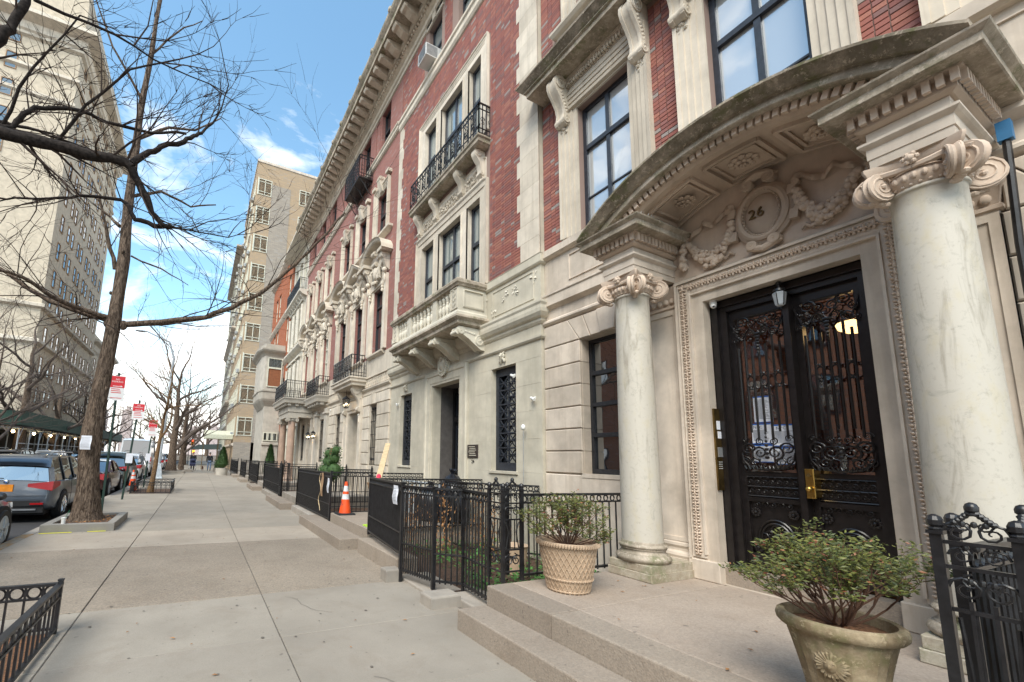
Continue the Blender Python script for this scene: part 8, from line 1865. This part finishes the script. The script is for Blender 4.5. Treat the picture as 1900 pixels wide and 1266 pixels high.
s_ = MB().box(-2.28, -1.82, 30.45, 30.46, 2.60, 2.86).build('sign_plate', 'sign_white', T); m = MB(); m.tube([(-2.12 + .07 * cos(t * .5236), 30.445, 2.73 + .07 * sin(t * .5236)) for t in range(13)], .012, 4); m.beam((-2.16, 30.445, 2.77), (-2.08, 30.445, 2.69), .012); m.beam((-2.02, 30.445, 2.74), (-1.86, 30.445, 2.74), .015); m.build('red_ring', 'sign_red', s_)
cone(-2.30, 21.1, 0, 'orange cone standing beside the small tree guard'); cone(-2.32, 20.85, .22, 'second orange cone, stacked and tilted beside the tree guard', .92)
def guard(lab, x0, x1, y0, y1, h, sides, sp, rings=True, w=.035):
    T = thing('tree_guard', lab, 'tree guard', (x1, y1, 0)); C4 = {'N': ((x0, y1), (x1, y1)), 'E': ((x1, y1), (x1, y0)), 'S': ((x0, y0), (x1, y0)), 'W': ((x0, y1), (x0, y0))}
    for sd_ in sides:
        (ax, ay), (bx, by) = C4[sd_]; A = Vector((ax, ay, 0)); B = Vector((bx, by, 0)); L_ = (B - A).length; d = (B - A) / L_; n = max(2, int(L_ / sp)); m = MB()
        m.beam((ax, ay, h - .012), (bx, by, h - .012), .048, .022); m.beam((ax, ay, h - .125), (bx, by, h - .125), .03, .016); m.beam((ax, ay, .045), (bx, by, .045), .035, .018); m.build('rail', 'iron_black', T)
        br = proto(MB().box(-.008, .008, -.008, .008, .04, h - .015), 'bar', 'iron_black')
        for i in range(1, n): q = A + d * (L_ * i / n); inst(br, T, (q.x, q.y, 0))
        if rings:
            R_ = min(.048, L_ / n * .46); rgp = proto(MB().tube([(d.x * R_ * cos(t * pi / 8), d.y * R_ * cos(t * pi / 8), h - .07 + .048 * sin(t * pi / 8)) for t in range(17)], .009, 6, False), 'ring', 'iron_black', smooth=True)
            for i in range(n): q = A + d * (L_ * (i + .5) / n); inst(rgp, T, (q.x, q.y, 0))
    for (x, y) in ((x0, y0), (x1, y0), (x1, y1), (x0, y1)):
        m = MB(); m.box(x - w / 2, x + w / 2, y - w / 2, y + w / 2, 0, h + .015); m.box(x - w * .62, x + w * .62, y - w * .62, y + w * .62, h + .015, h + .03); m.build('post', 'iron_black', T)
    return T
G1 = guard('low black tree guard with rings at the bottom left corner', -2.55, -1.0, 2.2, 4.95, .43, 'NE', .115)
m = MB(); m.box(-2.55, -1.03, 2.2, 4.93, -.01, .012); m.build('pit_soil', 'mulch', G1)
G2 = guard('low black tree guard round the thin young tree', -2.25, -.88, 19.85, 22.3, .45, 'NESW', .16); MB().box(-2.22, -.9, 19.88, 22.27, -.01, .01).build('pit_soil', 'soil', G2)
for (x, y, lab) in ((-1.95, 40.5, 'stone kerb box round the big forked tree'), (-1.4, 43.9, 'stone kerb box round the slender tree beyond')):
    T = thing('tree_pit', lab, 'tree pit', (x, y, 0))
    for q in ((-.75, 1.0, -.9, -.75), (-.75, 1.0, .75, .9), (-.75, -.6, -.75, .75), (.85, 1.0, -.75, .75)): slabblock('kerb_stone', 'granite_kerb', T, x + q[0], x + q[1], y + q[2], y + q[3], 0, .2)
    MB().box(x - .6, x + .85, y - .75, y + .75, 0, .12).build('pit_soil', 'soil', T)
def signal(x, y, h, lab):
    T = thing('traffic_light', lab, 'traffic light', (x, y, 0)); MB().tube([(x, y, 0), (x, y, h)], .08, 6).build('pole', 'iron_black', T); MB().box(x - .22, x + .22, y - .25, y - .02, h - 1.0, h + .1).build('signal_housing', 'traffic_yellow', T)
    for i, mt in enumerate(('glow_red', 'dark_void', 'dark_void')): MB().ell((x, y - .26, h - .12 - .33 * i), (.11, .03, .11), 10, 6).build('signal_lens', mt, T, smooth=True)
    MB().box(x + .1, x + .5, y - .3, y - .1, h - 2.3, h - 1.85).build('walk_signal', 'glow_orange', T)
signal(-1.2, 88, 4.1, 'traffic light with orange walk signal at the street corner beyond the people'); signal(-9.3, 88, 3.9, 'traffic light seen left of the lamp post')
# ================================================================== people, stroller, dog
def skinmesh(name, verts, edges, rads, mat, par, lv=2):
    me = bpy.data.meshes.new(name); me.from_pydata(verts, edges, []); me.materials.append(MATS[mat]); o = bpy.data.objects.new(name, me); COL.objects.link(o); o.parent = par
    md = o.modifiers.new('skin', 'SKIN'); 
    if not me.skin_vertices: me.attributes.new('x', 'FLOAT', 'POINT')
    bm = bmesh.new(); bm.from_mesh(me); ly = bm.verts.layers.skin.verify()
    for v in bm.verts: v[ly].radius = (rads[v.index],) * 2 if not isinstance(rads[v.index], tuple) else rads[v.index]; v[ly].use_root = v.index == 0
    bm.to_mesh(me); bm.free(); ss = o.modifiers.new('sub', 'SUBSURF'); ss.levels = ss.render_levels = lv; return o
def person(lab, x, y, rz, jacket, trousers, arms, hair='cloth_black'):
    T = thing('person', lab, 'person', (x, y, 0)); T.rotation_euler = (0, 0, rz)
    hand = [(-.24, .26 if arms == 'push' else .04, .98 if arms == 'push' else .84), (.24, .26 if arms == 'push' else -.02, .98 if arms == 'push' else .84)]
    V = [(0, 0, .96), (0, 0, 1.18), (0, .01, 1.40), (0, .01, 1.50), (0, .03, 1.60), (0, .03, 1.72), (-.20, 0, 1.41), (-.25, .02, 1.16), hand[0], (.20, 0, 1.41), (.25, .02, 1.16), hand[1], (-.10, .02, .90), (-.11, .09, .50), (-.11, .06, .08), (-.11, .17, .04), (.10, .0, .90), (.11, -.06, .50), (.11, -.16, .09), (.11, -.06, .04)]
    E_ = [(0, 1), (1, 2), (2, 3), (3, 4), (4, 5), (2, 6), (6, 7), (7, 8), (2, 9), (9, 10), (10, 11), (0, 12), (12, 13), (13, 14), (14, 15), (0, 16), (16, 17), (17, 18), (18, 19)]
    R_ = [(.15, .10), (.14, .10), (.15, .10), .055, (.075, .09), (.07, .085), .06, .045, .035, .06, .045, .035, .085, .06, .042, .04, .085, .06, .042, .04]
    skinmesh('body', V, E_, R_, 'skin', T)
    skinmesh('jacket', [V[i] for i in (0, 1, 2, 6, 7, 8, 9, 10, 11)] + [(0, .01, 1.47), (0, 0, .84)], [(0, 1), (1, 2), (2, 3), (3, 4), (4, 5), (2, 6), (6, 7), (7, 8), (2, 9), (0, 10)], [(.19, .14), (.18, .135), (.18, .13), .08, .065, .05, .08, .065, .05, .075, (.19, .14)], jacket, T)
    skinmesh('trousers', [V[i] for i in (0, 12, 13, 14, 16, 17, 18)], [(0, 1), (1, 2), (2, 3), (0, 4), (4, 5), (5, 6)], [(.165, .12), .10, .075, .06, .10, .075, .06], trousers, T)
    m = MB(); m.ell((x, y - .0, 1.70), (.098, .115, .10), 12, 8); m.build('hair', hair, T, smooth=True)
    m = MB()
    for sx in (-.11, .11): m.ell((x + sx, y + (.13 if sx < 0 else -.10), .05), (.05, .14, .055), 8, 6)
    m.build('shoes', 'rubber', T, smooth=True)
    for c in T.children: pass
    return T
person('person in a dark coat pushing a navy stroller down the pavement', -.45, 47.6, pi, 'cloth_black', 'cloth_black', 'push')
person('person in an open black jacket and pale jeans walking beside a small brown dog', 1.02, 47.2, pi, 'cloth_black', 'cloth_blue', 'down')
T = thing('stroller', 'navy stroller with a silver frame in front of the person in a dark coat', 'stroller', (-.45, 46.8, 0))
m = MB(); m.loft([[(-.70, 46.95, .55), (-.20, 46.95, .55), (-.20, 46.55, .45), (-.70, 46.55, .45)], [(-.72, 47.0, .85), (-.18, 47.0, .85), (-.20, 46.5, .65), (-.70, 46.5, .65)]]); m.ell((-.45, 46.85, .98), (.27, .26, .17), 12, 8); m.build('seat_hood', 'cloth_navy', T, smooth=True, ang=50)
m = MB()
for x in (-.73, -.17): m.tube([(x, 47.35, 1.02), (x, 46.9, .6), (x, 46.5, .15)], .015, 5); m.tube([(x, 46.7, .5), (x, 47.1, .15)], .015, 5)
m.tube([(-.73, 47.35, 1.02), (-.17, 47.35, 1.02)], .018, 5); m.build('stroller_frame', 'steel_galv', T)
wz = proto(MB().loft([[(o_, .12 * cos(t), .12 * sin(t)) for t in [k * pi / 8 for k in range(16)]] for o_ in (-.02, .02)]), 'wheel', 'rubber')
for x in (-.73, -.17):
    for y in (46.5, 47.1): inst(wz, T, (x, y, .12))
T = thing('dog', 'small brown dog walking between the stroller and the person in jeans', 'dog', (.45, 46.9, 0))
skinmesh('body', [(0, .0, .30), (0, .16, .30), (0, -.14, .32), (0, -.24, .40), (0, -.31, .44), (0, -.40, .42), (-.05, -.13, .18), (-.05, -.14, .02), (.05, -.13, .18), (.05, -.11, .02), (-.05, .17, .20), (-.05, .21, .12), (-.05, .18, .02), (.05, .17, .20), (.05, .22, .12), (.05, .20, .02), (0, .24, .36), (0, .30, .46)], [(0, 1), (0, 2), (2, 3), (3, 4), (4, 5), (2, 6), (6, 7), (2, 8), (8, 9), (1, 10), (10, 11), (11, 12), (1, 13), (13, 14), (14, 15), (1, 16), (16, 17)], [.085, .08, .09, .055, .06, .025, .035, .02, .035, .02, .04, .022, .02, .04, .022, .02, .02, .012], 'fur_brown', T, 1)
